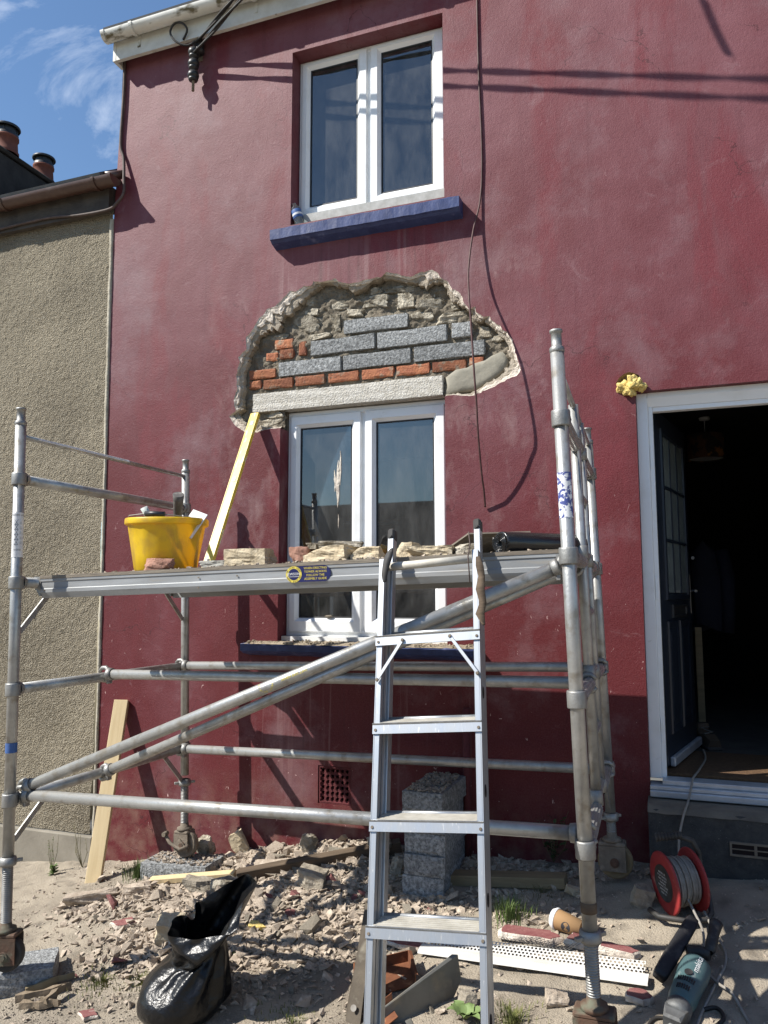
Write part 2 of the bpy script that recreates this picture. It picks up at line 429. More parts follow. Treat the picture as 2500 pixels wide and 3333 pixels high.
mat('mesh_wire', (0.35, 0.33, 0.30), (0.2, 0.19, 0.17), 30, 0.6, metal=0.5)
mat('cup_kraft', (0.36, 0.215, 0.10), (0.33, 0.195, 0.09), 10, 0.75)
mat('cup_lid', (0.78, 0.78, 0.77), rough=0.4)
mat('reel_red', (0.32, 0.032, 0.032), (0.24, 0.022, 0.025), 12, 0.5, c3=(0.36, 0.20, 0.17), scale3=16, ramp3=(0.60, 0.72))
mat('reel_black', (0.022, 0.022, 0.022), (0.06, 0.055, 0.05), 14, 0.6)
mat('tool_teal', (0.055, 0.105, 0.112), (0.075, 0.125, 0.13), 10, 0.42, c3=(0.26, 0.29, 0.28), scale3=22, ramp3=(0.62, 0.78))
mat('tool_black', (0.018, 0.018, 0.02), (0.07, 0.068, 0.065), 20, 0.55, ramp=(0.5, 0.72))
mat('tool_alloy', (0.15, 0.155, 0.155), (0.09, 0.09, 0.09), 14, 0.6, metal=0.4, bump=0.3, bscale=60, bdist=0.004)
mat('plant_green', (0.065, 0.11, 0.025), (0.10, 0.14, 0.035), 10, 0.7, rand=0.25)
mat('plant_dark', (0.035, 0.06, 0.018), (0.05, 0.075, 0.02), 10, 0.7)
mat('plant_pale', (0.17, 0.24, 0.085), (0.13, 0.19, 0.06), 10, 0.65)
mat('plant_stem', (0.16, 0.145, 0.07), (0.11, 0.10, 0.045), 12, 0.8)
mat('moss', (0.10, 0.13, 0.03), (0.16, 0.15, 0.055), 30, 0.95)
mat('flower', (0.45, 0.25, 0.5), rough=0.6)
mat('cactus_green', (0.30, 0.36, 0.30), (0.16, 0.22, 0.16), 60, 0.8)
mat('lamp_shade_cloth', (0.10, 0.045, 0.025), (0.025, 0.02, 0.02), 9, 0.9, stretch=(1, 1, 1), ramp=(0.48, 0.52), c3=(0.3, 0.13, 0.03), scale3=6, ramp3=(0.6, 0.62))
mat('lamp_white', (0.6, 0.6, 0.58), rough=0.7)
mat('jacket_navy', (0.012, 0.014, 0.028), (0.008, 0.009, 0.018), 6, 0.85)
mat('boot_tan', (0.12, 0.085, 0.055), (0.07, 0.05, 0.035), 10, 0.8)
mat('lamp_post_grey', (0.2, 0.21, 0.21), rough=0.6)
mat('opp_wall', (0.14, 0.125, 0.115), (0.10, 0.09, 0.085), 3, 0.9)
mat('opp_roof', (0.022, 0.021, 0.021), (0.035, 0.033, 0.032), 6, 0.85)
mat('opp_glass', (0.03, 0.035, 0.04), rough=0.1, spec=0.6)

def yellow_plastic():
    m = bpy.data.materials.new('bucket_yellow')
    m.use_nodes = True
    nd, lk = m.node_tree.nodes, m.node_tree.links
    b = nd['Principled BSDF']
    b.inputs['Roughness'].default_value = 0.42
    tc = nd.new('ShaderNodeTexCoord')
    n = nd.new('ShaderNodeTexNoise')
    n.inputs['Scale'].default_value = 12
    n.inputs['Detail'].default_value = 8
    lk.new(tc.outputs['Object'], n.inputs['Vector'])
    r = nd.new('ShaderNodeValToRGB')
    r.color_ramp.elements[0].position = 0.45
    r.color_ramp.elements[0].color = (0.84, 0.63, 0.03, 1)
    r.color_ramp.elements[1].position = 0.75
    r.color_ramp.elements[1].color = (0.50, 0.36, 0.07, 1)
    lk.new(n.outputs['Fac'], r.inputs['Fac'])
    lk.new(r.outputs['Color'], b.inputs['Base Color'])
    t = nd.new('ShaderNodeBsdfTranslucent')
    t.inputs['Color'].default_value = (0.90, 0.58, 0.03, 1)
    mx = nd.new('ShaderNodeMixShader')
    mx.inputs['Fac'].default_value = 0.4
    out = nd['Material Output']
    lk.new(b.outputs[0], mx.inputs[1])
    lk.new(t.outputs[0], mx.inputs[2])
    lk.new(mx.outputs[0], out.inputs['Surface'])
    MATS['bucket_yellow'] = m
yellow_plastic()

# ------------------------------------------------------------------ mesh helpers
class MB:
    def __init__(s):
        s.v, s.f, s.sm = [], [], []
    def add(s, vs, fs, smooth=False, mtx=None):
        o = len(s.v)
        if mtx is not None:
            vs = [mtx @ Vector(v) for v in vs]
        s.v += [tuple(v) for v in vs]
        s.f += [tuple(i + o for i in f) for f in fs]
        s.sm += [smooth] * len(fs)
        return s
    def box(s, a, b, mtx=None, bev=0.0):
        x0, x1 = sorted((a[0], b[0])); y0, y1 = sorted((a[1], b[1])); z0, z1 = sorted((a[2], b[2]))
        if bev <= 0:
            vs = [(x0, y0, z0), (x1, y0, z0), (x1, y1, z0), (x0, y1, z0), (x0, y0, z1), (x1, y0, z1), (x1, y1, z1), (x0, y1, z1)]
            fs = [(0, 3, 2, 1), (4, 5, 6, 7), (0, 1, 5, 4), (1, 2, 6, 5), (2, 3, 7, 6), (3, 0, 4, 7)]
            return s.add(vs, fs, False, mtx)
        bm = bmesh.new()
        bmesh.ops.create_cube(bm, size=1)
        for v in bm.verts:
            v.co = Vector(((x0 + x1) / 2 + v.co.x * (x1 - x0), (y0 + y1) / 2 + v.co.y * (y1 - y0), (z0 + z1) / 2 + v.co.z * (z1 - z0)))
        bmesh.ops.bevel(bm, geom=list(bm.edges), offset=bev, segments=1, affect='EDGES')
        return s.bm(bm, mtx)
    def bm(s, bm, mtx=None, smooth=False):
        bm.verts.ensure_lookup_table()
        bm.verts.index_update()
        s.add([v.co.copy() for v in bm.verts], [[v.index for v in f.verts] for f in bm.faces], smooth, mtx)
        bm.free()
        return s
    def tube(s, pts, r, n=12, caps=True, rads=None, mtx=None, smooth=True):
        pts = [Vector(p) for p in pts]
        vs, fs = [], []
        m = len(pts)
        d0 = (pts[1] - pts[0]).normalized()
        up = Vector((0, 0, 1)) if abs(d0.z) < 0.9 else Vector((0, 1, 0))
        a = d0.cross(up).normalized()
        for i, p in enumerate(pts):
            if i == 0: d = pts[1] - pts[0]
            elif i == m - 1: d = pts[-1] - pts[-2]
            else: d = (pts[i + 1] - pts[i]).normalized() + (pts[i] - pts[i - 1]).normalized()
            d.normalize()
            a = (a - d * a.dot(d)).normalized()
            b = d.cross(a)
            rr = rads[i] if rads else r
            for k in range(n):
                t = 2 * PI * k / n
                vs.append(p + (a * math.cos(t) + b * math.sin(t)) * rr)
        for i in range(m - 1):
            for k in range(n):
                k2 = (k + 1) % n
                fs.append((i * n + k, i * n + k2, (i + 1) * n + k2, (i + 1) * n + k))
        s.add(vs, fs, smooth, mtx)
        if caps:
            o = len(s.v) - len(vs)
            s.f.append(tuple(o + k for k in reversed(range(n)))); s.sm.append(False)
            s.f.append(tuple(o + (m - 1) * n + k for k in range(n))); s.sm.append(False)
        return s
    def lathe(s, prof, n=24, mtx=None, smooth=True, close=False):
        vs, fs = [], []
        for (r, z) in prof:
            for k in range(n):
                t = 2 * PI * k / n
                vs.append((r * math.cos(t), r * math.sin(t), z))
        m = len(prof)
        for i in range(m - 1):
            for k in range(n):
                k2 = (k + 1) % n
                fs.append((i * n + k, i * n + k2, (i + 1) * n + k2, (i + 1) * n + k))
        s.add(vs, fs, smooth, mtx)
        o = len(s.v) - len(vs)
        if close:
            s.f.append(tuple(o + k for k in reversed(range(n)))); s.sm.append(False)
            s.f.append(tuple(o + (m - 1) * n + k for k in range(n))); s.sm.append(False)
        return s
    def prism(s, poly, y0, y1, mtx=None):
        """polygon in XZ extruded along Y"""
        n = len(poly)
        vs = [(x, y0, z) for x, z in poly] + [(x, y1, z) for x, z in poly]
        fs = [tuple(range(n)), tuple(reversed(range(n, 2 * n)))]
        for i in range(n):
            j = (i + 1) % n
            fs.append((j, i, n + i, n + j))
        return s.add(vs, fs, False, mtx)
    def hull(s, pts, mtx=None):
        bm = bmesh.new()
        for p in pts:
            bm.verts.new(p)
        r = bmesh.ops.convex_hull(bm, input=list(bm.verts))
        junk = [e for e in r['geom_interior'] + r['geom_unused'] if isinstance(e, bmesh.types.BMVert)]
        bmesh.ops.delete(bm, geom=list(set(junk)), context='VERTS')
        return s.bm(bm, mtx)
    def mesh(s, name, m=None):
        me = bpy.data.meshes.new(name)
        me.from_pydata(s.v, [], s.f)
        me.polygons.foreach_set('use_smooth', s.sm)
        if m: me.materials.append(MATS[m])
        me.update()
        return me
    def build(s, name, m, parent=None, label=None):
        o = bpy.data.objects.new(name, s.mesh(name, m))
        COL.objects.link(o)
        if parent: o.parent = parent
        if label: o['label'] = label
        return o

def tag(o, label=None, cat=None, group=None, kind=None):
    if label: o['label'] = label
    if cat: o['category'] = cat
    if group: o['group'] = group
    if kind: o['kind'] = kind
    return o
def thing(name, label, cat, loc=(0, 0, 0), rot=(0, 0, 0), group=None):
    o = bpy.data.objects.new(name, None)
    o.empty_display_size = 0.1
    COL.objects.link(o)
    o.location = loc
    o.rotation_euler = rot
    return tag(o, label, cat, group)
def inst(me, name, loc, rot=(0, 0, 0), scale=(1, 1, 1), parent=None):
    o = bpy.data.objects.new(name, me)
    COL.objects.link(o)
    o.location, o.rotation_euler, o.scale = loc, rot, scale
    if parent: o.parent = parent
    return o
def frame_mtx(p0, p1, up=(0, 0, 1)):
    """matrix with local Z from p0 to p1, origin p0"""
    p0, p1 = Vector(p0), Vector(p1)
    z = (p1 - p0).normalized()
    u = Vector(up)
    if abs(z.dot(u)) > 0.95: u = Vector((0, 1, 0))
    x = u.cross(z).normalized()
    y = z.cross(x)
    m = Matrix((x, y, z)).transposed().to_4x4()
    m.translation = p0
    return m

_txt = {}
def text_geo(body, size=1.0):
    """flat lettering as verts, faces in the XY plane, centred"""
    key = body
    if key not in _txt:
        cu = bpy.data.curves.new('lettering', 'FONT')
        cu.body = body
        cu.align_x = 'CENTER'
        cu.align_y = 'CENTER'
        cu.resolution_u = 2
        ob = bpy.data.objects.new('lettering_tmp', cu)
        COL.objects.link(ob)
        bpy.context.view_layer.update()
        dg = bpy.context.evaluated_depsgraph_get()
        me = bpy.data.meshes.new_from_object(ob.evaluated_get(dg))
        _txt[key] = ([v.co.copy() for v in me.vertices], [tuple(p.vertices) for p in me.polygons])
        bpy.data.objects.remove(ob)
        bpy.data.meshes.remove(me)
        bpy.data.curves.remove(cu)
    v, f = _txt[key]
    return [c * size for c in v], f

def rock_mesh(name, seed, m, sub=2, dims=(1, 1, 1), cuts=9, rough=0.05, flat=True, blocky=False):
    """broken stone: a block or ball chopped by random planes, then roughened"""
    rnd = random.Random(seed)
    bm = bmesh.new()
    if blocky:
        bmesh.ops.create_cube(bm, size=1.5)
        bmesh.ops.subdivide_edges(bm, edges=list(bm.edges), cuts=(3, 5, 8)[sub - 1], use_grid_fill=True)
    else:
        bmesh.ops.create_icosphere(bm, subdivisions=sub, radius=1.0)
    planes = []
    for i in range(cuts):
        n = Vector((rnd.uniform(-1, 1), rnd.uniform(-1, 1), rnd.uniform(-1, 1))).normalized()
        planes.append((n, rnd.uniform(0.62, 0.95) if blocky else rnd.uniform(0.42, 0.75)))
    off = Vector((seed * 3.1, seed * 1.7, seed * 0.9))
    for v in bm.verts:
        for n, d in planes:
            k = v.co.dot(n) - d
            if k > 0: v.co -= n * k
        p = v.co.copy()
        nz = noise.noise(p * 1.9 + off) * rough * 1.6 + noise.noise(p * 5 + off) * rough + noise.noise(p * 13 + off) * rough * 0.5
        v.co += p.normalized() * nz
    mn = [min(v.co[i] for v in bm.verts) for i in range(3)]
    mx = [max(v.co[i] for v in bm.verts) for i in range(3)]
    for v in bm.verts:
        v.co = Vector([((v.co[i] - mn[i]) / (mx[i] - mn[i]) - 0.5) * dims[i] for i in range(3)])
    mb = MB()
    mb.bm(bm, smooth=not flat)
    return mb.mesh(name, m)
def chunk_mesh(name, seed, m, dims=(1, 1, 1), pts=11):
    """small angular fragment"""
    rnd = random.Random(seed)
    mb = MB()
    P_ = []
    for i in range(pts):
        v = Vector((rnd.uniform(-1, 1), rnd.uniform(-1, 1), rnd.uniform(-1, 1)))
        v = v.normalized() * rnd.uniform(0.8, 1.0) if rnd.random() < 0.6 else v * 0.62
        P_.append(Vector((v.x * dims[0], v.y * dims[1], v.z * dims[2])) * 0.5)
    mb.hull(P_)
    return mb.mesh(name, m)
_tmpl = []
def scatter_add(mb, c, k, rnd):
    """one crumb of size k at c, from a small set of hulls"""
    if not _tmpl:
        for s in range(12):
            h = MB()
            q = random.Random(900 + s)
            h.hull([Vector((q.uniform(-1, 1), q.uniform(-1, 1), q.uniform(-0.7, 0.7))) for _ in range(7)])
            _tmpl.append((h.v, h.f))
    v, f = _tmpl[rnd.randrange(12)]
    a = rnd.uniform(0, 6.283)
    ca, sa = math.cos(a) * k, math.sin(a) * k
    o = len(mb.v)
    mb.v += [(c[0] + x * ca - y * sa, c[1] + x * sa + y * ca, c[2] + z * k) for x, y, z in v]
    mb.f += [tuple(i + o for i in t) for t in f]
    mb.sm += [False] * len(f)

# ------------------------------------------------------------------ ground
GX = [-60, -6, -3.55, -2.85, -2.23, -1.58, -0.6, -0.2, 0.4, 3, 6, 60]
GY = [0, -0.35, -1.45, -4.3, -9, -60]
GZ = [[-.7, -.42, -.2, -.11, 0, .095, .12, .17, .24, .35, .5, .8],
      [-.7, -.45, -.21, -.14, -.06, .02, .10, .15, .225, .33, .46, .8],
      [-.7, -.44, -.27, -.215, -.17, -.13, -.07, -.04, 0.0, .1, .24, .7],
      [-.7, -.5, -.36, -.30, -.26, -.23, -.17, -.15, -.12, 0, .15, .6],
      [-.7, -.5, -.4, -.35, -.32, -.30, -.25, -.22, -.2, -.1, .05, .5],
      [-.7, -.5, -.4, -.35, -.32, -.30, -.25, -.22, -.2, -.1, .05, .5]]
def lerp_tab(x, xs, ys):
    if x <= xs[0]: return ys[0]
    for i in range(len(xs) - 1):
        if x <= xs[i + 1]:
            t = (x - xs[i]) / (xs[i + 1] - xs[i])
            return ys[i] + (ys[i + 1] - ys[i]) * t
    return ys[-1]
def gz(x, y):
    y = min(max(y, -60), 0)
    c = [lerp_tab(x, GX, r) for r in GZ]
    return lerp_tab(-y, [-q for q in GY], c)
def heap(x, y):
    h = 0.055 * math.exp(-((x + 2.25) / 0.55) ** 2 - ((y + 0.75) / 0.35) ** 2)
    h += 0.05 * math.exp(-((x + 1.75) / 0.4) ** 2 - ((y + 0.35) / 0.25) ** 2)
    h += 0.04 * math.exp(-((x + 2.75) / 0.35) ** 2 - ((y + 0.65) / 0.3) ** 2)
    h += 0.035 * math.exp(-((x + 1.95) / 0.7) ** 2 - ((y + 0.05) / 0.12) ** 2)
    h += 0.030 * max(0.0, noise.noise((x * 4.5, y * 4.5, 1.7))) * math.exp(-((x + 2.1) / 0.7) ** 2 - ((y + 0.6) / 0.5) ** 2)
    return h
def ground_z(x, y):
    z = gz(x, y) + heap(x, y)
    if -4.6 < x < 1.5 and y > -3:
        p = Vector((x, y, 0))
        z += 0.012 * noise.noise(p * 5) + 0.006 * noise.noise(p * 17) + 0.003 * noise.noise(p * 45)
    return z
def axis_lines(segs):
    out = []
    for a, b, st in segs:
        n = max(1, int(round((b - a) / st)))
        out += [a + (b - a) * i / n for i in range(n)]
    return out + [segs[-1][1]]
gxs = axis_lines([(-60, -10, 10), (-10, -4.4, 0.4), (-4.4, 1.1, 0.022), (1.1, 6, 0.4), (6, 60, 9)])
gys = axis_lines([(-60, -9, 8), (-9, -2.6, 0.35), (-2.6, 0.0, 0.022), (0.0, 0.3, 0.3)])
gm = MB()
nx, ny = len(gxs), len(gys)
gm.v = [(x, y, ground_z(x, y)) for y in gys for x in gxs]
gm.f = [(j * nx + i, j * nx + i + 1, (j + 1) * nx + i + 1, (j + 1) * nx + i) for j in range(ny - 1) for i in range(nx - 1)]
gm.sm = [True] * len(gm.f)
tag(gm.build('ground', 'dirt'), kind='structure')

# ------------------------------------------------------------------ the red house
from mathutils.geometry import tessellate_polygon
house = thing('red_house', 'dark red rendered terraced house with a ragged hole above its lower window', 'house', (0, 0, 0))

OUTER = [(-2.249, 2.567), (-2.339, 2.565), (-2.416, 2.554), (-2.501, 2.561), (-2.581, 2.612), (-2.623, 2.673), (-2.576, 2.707), (-2.591, 2.741), (-2.585, 2.805), (-2.569, 2.855), (-2.577, 2.934), (-2.554, 3.035), (-2.559, 3.062), (-2.505, 3.108), (-2.507, 3.187), (-2.45, 3.245), (-2.416, 3.306), (-2.367, 3.339), (-2.346, 3.362), (-2.31, 3.364), (-2.248, 3.407), (-2.193, 3.458), (-2.144, 3.451), (-2.096, 3.476), (-2.042, 3.469), (-2.028, 3.499), (-1.974, 3.484), (-1.9, 3.486), (-1.88, 3.496), (-1.847, 3.466), (-1.781, 3.444), (-1.703, 3.451), (-1.638, 3.46), (-1.574, 3.457), (-1.536, 3.482), (-1.473, 3.467), (-1.405, 3.438), (-1.374, 3.43), (-1.312, 3.449), (-1.251, 3.455), (-1.215, 3.44), (-1.203, 3.408), (-1.155, 3.371), (-1.126, 3.325), (-1.085, 3.295), (-1.062, 3.268), (-1.051, 3.219), (-1.016, 3.185), (-0.987, 3.193), (-0.982, 3.157), (-0.936, 3.127), (-0.907, 3.123), (-0.891, 3.098), (-0.84, 3.063), (-0.829, 3.032), (-0.802, 3.017), (-0.769, 2.968), (-0.759, 2.909), (-0.744, 2.839), (-0.723, 2.791), (-0.745, 2.749), (-0.807, 2.738), (-0.875, 2.705), (-0.931, 2.687), (-0.989, 2.664), (-1.023, 2.661), (-1.104, 2.675), (-1.172, 2.672)]
INNER = [(-2.249, 2.584), (-2.357, 2.591), (-2.428, 2.59), (-2.492, 2.608), (-2.536, 2.643), (-2.559, 2.684), (-2.538, 2.721), (-2.539, 2.76), (-2.54, 2.812), (-2.533, 2.863), (-2.528, 2.941), (-2.5, 3.017), (-2.494, 3.062), (-2.466, 3.098), (-2.438, 3.14), (-2.396, 3.201), (-2.354, 3.229), (-2.304, 3.235), (-2.269, 3.257), (-2.241, 3.284), (-2.2, 3.313), (-2.159, 3.353), (-2.111, 3.392), (-2.07, 3.425), (-2.029, 3.445), (-2.001, 3.461), (-1.968, 3.475), (-1.92, 3.46), (-1.886, 3.447), (-1.853, 3.446), (-1.8, 3.442), (-1.767, 3.405), (-1.727, 3.403), (-1.656, 3.449), (-1.591, 3.453), (-1.527, 3.441), (-1.451, 3.413), (-1.376, 3.403), (-1.333, 3.396), (-1.296, 3.354), (-1.241, 3.374), (-1.198, 3.359), (-1.168, 3.33), (-1.145, 3.278), (-1.115, 3.256), (-1.091, 3.237), (-1.074, 3.215), (-1.045, 3.187), (-1.021, 3.172), (-0.993, 3.127), (-0.958, 3.108), (-0.929, 3.101), (-0.912, 3.087), (-0.878, 3.065), (-0.861, 3.037), (-0.833, 3.013), (-0.811, 2.975), (-0.798, 2.928), (-0.793, 2.875), (-0.791, 2.834), (-0.809, 2.802), (-0.849, 2.777), (-0.906, 2.745), (-0.952, 2.724), (-1.005, 2.696), (-1.04, 2.691), (-1.116, 2.697), (-1.172, 2.692)]
rnd = random.Random(5)
def ragged(a, k=3, amp=0.007, seed=1):
    out = []
    for i in range(len(a) - 1):
        for j in range(k):
            t = j / k
            x = a[i][0] + (a[i + 1][0] - a[i][0]) * t
            z = a[i][1] + (a[i + 1][1] - a[i][1]) * t
            if i or j:
                x += amp * noise.noise((x * 30, z * 30, seed)) + amp * 0.6 * noise.noise((x * 90, z * 90, seed + 5))
                z += amp * noise.noise((x * 30, z * 30, seed + 9)) + amp * 0.6 * noise.noise((x * 90, z * 90, seed + 3))
            out.append((x, z))
    return out + [a[-1]]
OUT = ragged(OUTER, 4, 0.008, 1)
INN = [(x + 0.022 * noise.noise((x * 7, z * 7, 3.3)), z + 0.022 * noise.noise((x * 7, z * 7, 8.1))) for x, z in INNER]
INN[0], INN[-1] = INNER[0], INNER[-1]
INN = ragged(INN, 4, 0.014, 7)

UW = (-2.195, 3.90, -1.163, 5.102)     # upper window opening
LW = (-2.249, 1.235, -1.172, 2.69)     # lower window opening
DW = (-0.114, 0.50, 0.80, 2.60)        # door opening
VENT = (-1.968, 0.302, -1.757, 0.520)
rect = lambda r: [(r[0], r[1]), (r[2], r[1]), (r[2], r[3]), (r[0], r[3])]
foam_hole = [(-0.205, 2.632), (-0.213, 2.655), (-0.196, 2.683), (-0.172, 2.702), (-0.142, 2.712), (-0.116, 2.703), (-0.092, 2.69), (-0.078, 2.66), (-0.07, 2.636), (-0.085, 2.615), (-0.125, 2.612), (-0.17, 2.618)]
wall_outline = [(-3.561, -0.8), (4.6, -0.8), (4.6, 5.62), (-3.575, 5.62), (-3.566, 5.35), (-3.585, 4.75), (-3.602, 4.2), (-3.592, 3.2), (-3.578, 2.0), (-3.568, 0.9), (-3.562, 0.1)]
holes = [rect(UW), OUT + [(LW[2], LW[1]), (LW[0], LW[1])], rect(DW), rect(VENT), foam_hole]
polys = [[Vector((x, z, 0)) for x, z in p] for p in [wall_outline] + holes]
tris = tessellate_polygon(polys)
allp = [p for q in polys for p in q]
wm = MB()
wv = [(p.x, 0.0, p.y) for p in allp]
wf = []
for t in tris:
    a, b, c = (allp[i] for i in t)
    if (b - a).cross(c - a).z < 0: t = (t[0], t[2], t[1])
    wf.append(tuple(t))
wm.add(wv, wf)
def reveal(mb, r, depth, sides='LRTB'):
    x0, z0, x1, z1 = r
    if 'L' in sides: mb.add([(x0, 0, z0), (x0, depth, z0), (x0, depth, z1), (x0, 0, z1)], [(0, 1, 2, 3)])
    if 'R' in sides: mb.add([(x1, 0, z0), (x1, depth, z0), (x1, depth, z1), (x1, 0, z1)], [(3, 2, 1, 0)])
    if 'T' in sides: mb.add([(x0, 0, z1), (x0, depth, z1), (x1, depth, z1), (x1, 0, z1)], [(0, 1, 2, 3)])
    if 'B' in sides: mb.add([(x0, 0, z0), (x0, depth, z0), (x1, depth, z0), (x1, 0, z0)], [(3, 2, 1, 0)])
reveal(wm, UW, 0.22)
reveal(wm, (LW[0], LW[1], LW[2], 2.567), 0.22, 'L')
reveal(wm, (LW[0], LW[1], LW[2], 2.672), 0.22, 'RB')
reveal(wm, DW, 0.12)
reveal(wm, VENT, 0.05)
# left flank of the house above the neighbour's roof, and the rear
wm.add([(-3.575, 0, 5.62), (-3.575, 8, 5.62), (-3.575, 8, -0.8), (-3.575, 0, -0.8)], [(0, 1, 2, 3)])
wall = wm.build('wall', 'red_render', house)

# broken edge of the render round the hole
def coat(t0, t1, y0, y1, seed, name, m, label=None):
    """one coat of the render, broken back along a ragged line"""
    mb = MB()
    n_ = len(OUT)
    K = 6
    for k in range(K + 2):
        for i in range(n_):
            a0 = t0 + (0.0 if t0 == 0 else 0.22 * noise.noise((i * 0.16, seed, 0)) + 0.14 * noise.noise((i * 0.6, seed, 3)))
            a1 = t1 + 0.34 * noise.noise((i * 0.11, seed, 9)) + 0.26 * noise.noise((i * 0.42, seed, 5)) + 0.16 * noise.noise((i * 1.3, seed, 5))
            a1 = max(a1, a0 + 0.08)
            t = a0 + (a1 - a0) * min(k, K) / K
            x = OUT[i][0] + (INN[i][0] - OUT[i][0]) * t
            z = OUT[i][1] + (INN[i][1] - OUT[i][1]) * t
            y = (y0, y0 + 0.005, y0 + 0.006, y0 + 0.007, y0 + 0.008, y0 + 0.010, y0 + 0.013, y1)[k]
            if 0 < k <= K and 0 < i < n_ - 1:
                y += 0.0035 * noise.noise((x * 26, k * 0.5, z * 26)) + 0.003 * noise.noise((x * 70, k * 1.1, z * 110))
            mb.v.append((x, max(y, 0.0), z))
    for k in range(K + 1):
        for i in range(n_ - 1):
            mb.f.append((k * n_ + i, k * n_ + i + 1, (k + 1) * n_ + i + 1, (k + 1) * n_ + i))
            mb.sm.append(False)
    return mb.build(name, m, wall, label)
coat(0.0, 0.42, 0.0, 0.022, 1.0, 'broken_render_edge', 'broken_render', 'pale broken edge of the render round the hole')
coat(0.20, 0.92, 0.014, 0.085, 2.0, 'under_coat_edge', 'under_coat', 'brownish undercoat of the render showing inside the broken edge')

# mortar bed behind, with real lumps
def bumpy_sheet(x0, x1, z0, z1, st, y, amp, seed):
    mb = MB()
    nx_, nz_ = int((x1 - x0) / st) + 1, int((z1 - z0) / st) + 1
    for j in range(nz_ + 1):
        for i in range(nx_ + 1):
            x, z = x0 + (x1 - x0) * i / nx_, z0 + (z1 - z0) * j / nz_
            d = amp * noise.noise((x * 9, seed, z * 13)) + amp * 0.6 * noise.noise((x * 28, seed, z * 36)) + amp * 0.4 * noise.noise((x * 70, seed, z * 90))
            mb.v.append((x, y + d, z))
    for j in range(nz_):
        for i in range(nx_):
            a = j * (nx_ + 1) + i
            mb.f.append((a, a + 1, a + nx_ + 2, a + nx_ + 1)); mb.sm.append(True)
    return mb
bumpy_sheet(-2.66, -0.70, 2.692, 3.52, 0.009, 0.070, 0.020, 2.0).build('mortar_bed', 'mortar', wall)
bumpy_sheet(-2.66, -2.249, 2.50, 2.70, 0.014, 0.066, 0.012, 4.0).build('mortar_bed', 'mortar', wall)
MB().box((-2.66, 0.10, 2.45), (-2.2495, 0.3, 2.693)).build('masonry_core', 'mortar', wall)

def brick_mesh(w, h, d, seed):
    mb = MB()
    bm = bmesh.new()
    bmesh.ops.create_cube(bm, size=1)
    bmesh.ops.subdivide_edges(bm, edges=list(bm.edges), cuts=4, use_grid_fill=True)
    for v in bm.verts:
        e = [abs(v.co[k]) > 0.49 for k in range(3)]
        v.co = Vector((v.co.x * w, v.co.y * d, v.co.z * h))
        nz = Vector((noise.noise(v.co * 38 + Vector((seed, 0, 0))), noise.noise(v.co * 38 + Vector((0, seed, 0))), noise.noise(v.co * 38 + Vector((0, 0, seed)))))
        v.co += nz * 0.0035
        if sum(e) >= 2:
            v.co -= v.co.normalized() * (0.004 + 0.004 * abs(nz.x))
    return mb.bm(bm)
BR = [(-2.329, 3.102, -2.196, 3.163), (-2.392, 3.028, -2.304, 3.086), (-2.29, 3.031, -2.189, 3.096), (-2.154, 3.042, -2.099, 3.134), (-2.512, 2.918, -2.316, 2.979), (-2.511, 2.854, -2.422, 2.910), (-2.406, 2.843, -2.192, 2.906), (-2.176, 2.843, -1.968, 2.904), (-1.948, 2.844, -1.738, 2.904), (-1.722, 2.843, -1.507, 2.905), (-1.495, 2.841, -1.279, 2.906), (-1.267, 2.842, -1.056, 2.906), (-1.038, 2.852, -0.951, 2.908)]
BL = [(-1.843, 3.145, -1.413, 3.232), (-2.069, 3.030, -1.628, 3.126), (-1.615, 3.025, -1.169, 3.124), (-1.142, 3.035, -1.012, 3.127), (-2.296, 2.914, -1.855, 3.008), (-1.844, 2.914, -1.396, 3.006), (-1.38, 2.914, -0.939, 3.006)]
for i, (x0, z0, x1, z1) in enumerate(BR):
    o = brick_mesh(x1 - x0, z1 - z0, 0.08, i * 3.3).build('brick', 'brick_orange', wall)
    o.location = ((x0 + x1) / 2, 0.092 + rnd.uniform(-0.004, 0.004), (z0 + z1) / 2)
    o.rotation_euler = (0, rnd.uniform(-0.01, 0.01), rnd.uniform(-0.015, 0.015))
for i, (x0, z0, x1, z1) in enumerate(BL):
    o = brick_mesh(x1 - x0, z1 - z0, 0.08, i * 5.1 + 40).build('concrete_block', 'block_grey', wall)
    o.location = ((x0 + x1) / 2, 0.088 + rnd.uniform(-0.004, 0.003), (z0 + z1) / 2)
    o.rotation_euler = (0, rnd.uniform(-0.008, 0.008), rnd.uniform(-0.01, 0.01))
o = brick_mesh(1.283, 0.121, 0.26, 77).build('lintel', 'lintel_pale', wall, 'pale rough concrete lintel over the lower window')
o.location = (-1.8335, 0.166, 2.7525)
STN = [(-2.194, 3.195, -1.995, 3.300), (-1.938, 3.185, -1.868, 3.285), (-2.097, 3.133, -1.934, 3.17), (-1.958, 3.318, -1.818, 3.368), (-1.708, 3.305, -1.545, 3.373), (-1.49, 3.274, -1.38, 3.352), (-1.567, 3.368, -1.34, 3.412), (-1.366, 3.225, -1.182, 3.3), (-1.391, 3.165, -1.258, 3.222), (-1.235, 3.139, -1.04, 3.195), (-0.976, 3.022, -0.898, 3.085), (-0.903, 2.985, -0.822, 3.03), (-2.104, 3.36, -2.021, 3.42), (-1.824, 3.255, -1.712, 3.295), (-1.329, 3.305, -1.245, 3.355), (-2.43, 2.60, -2.26, 2.645), (-2.40, 2.648, -2.252, 2.69), (-1.16, 3.215, -1.085, 3.26), (-1.66, 3.38, -1.58, 3.42), (-2.36, 3.17, -2.23, 3.2), (-2.13, 3.30, -2.02, 3.345)]
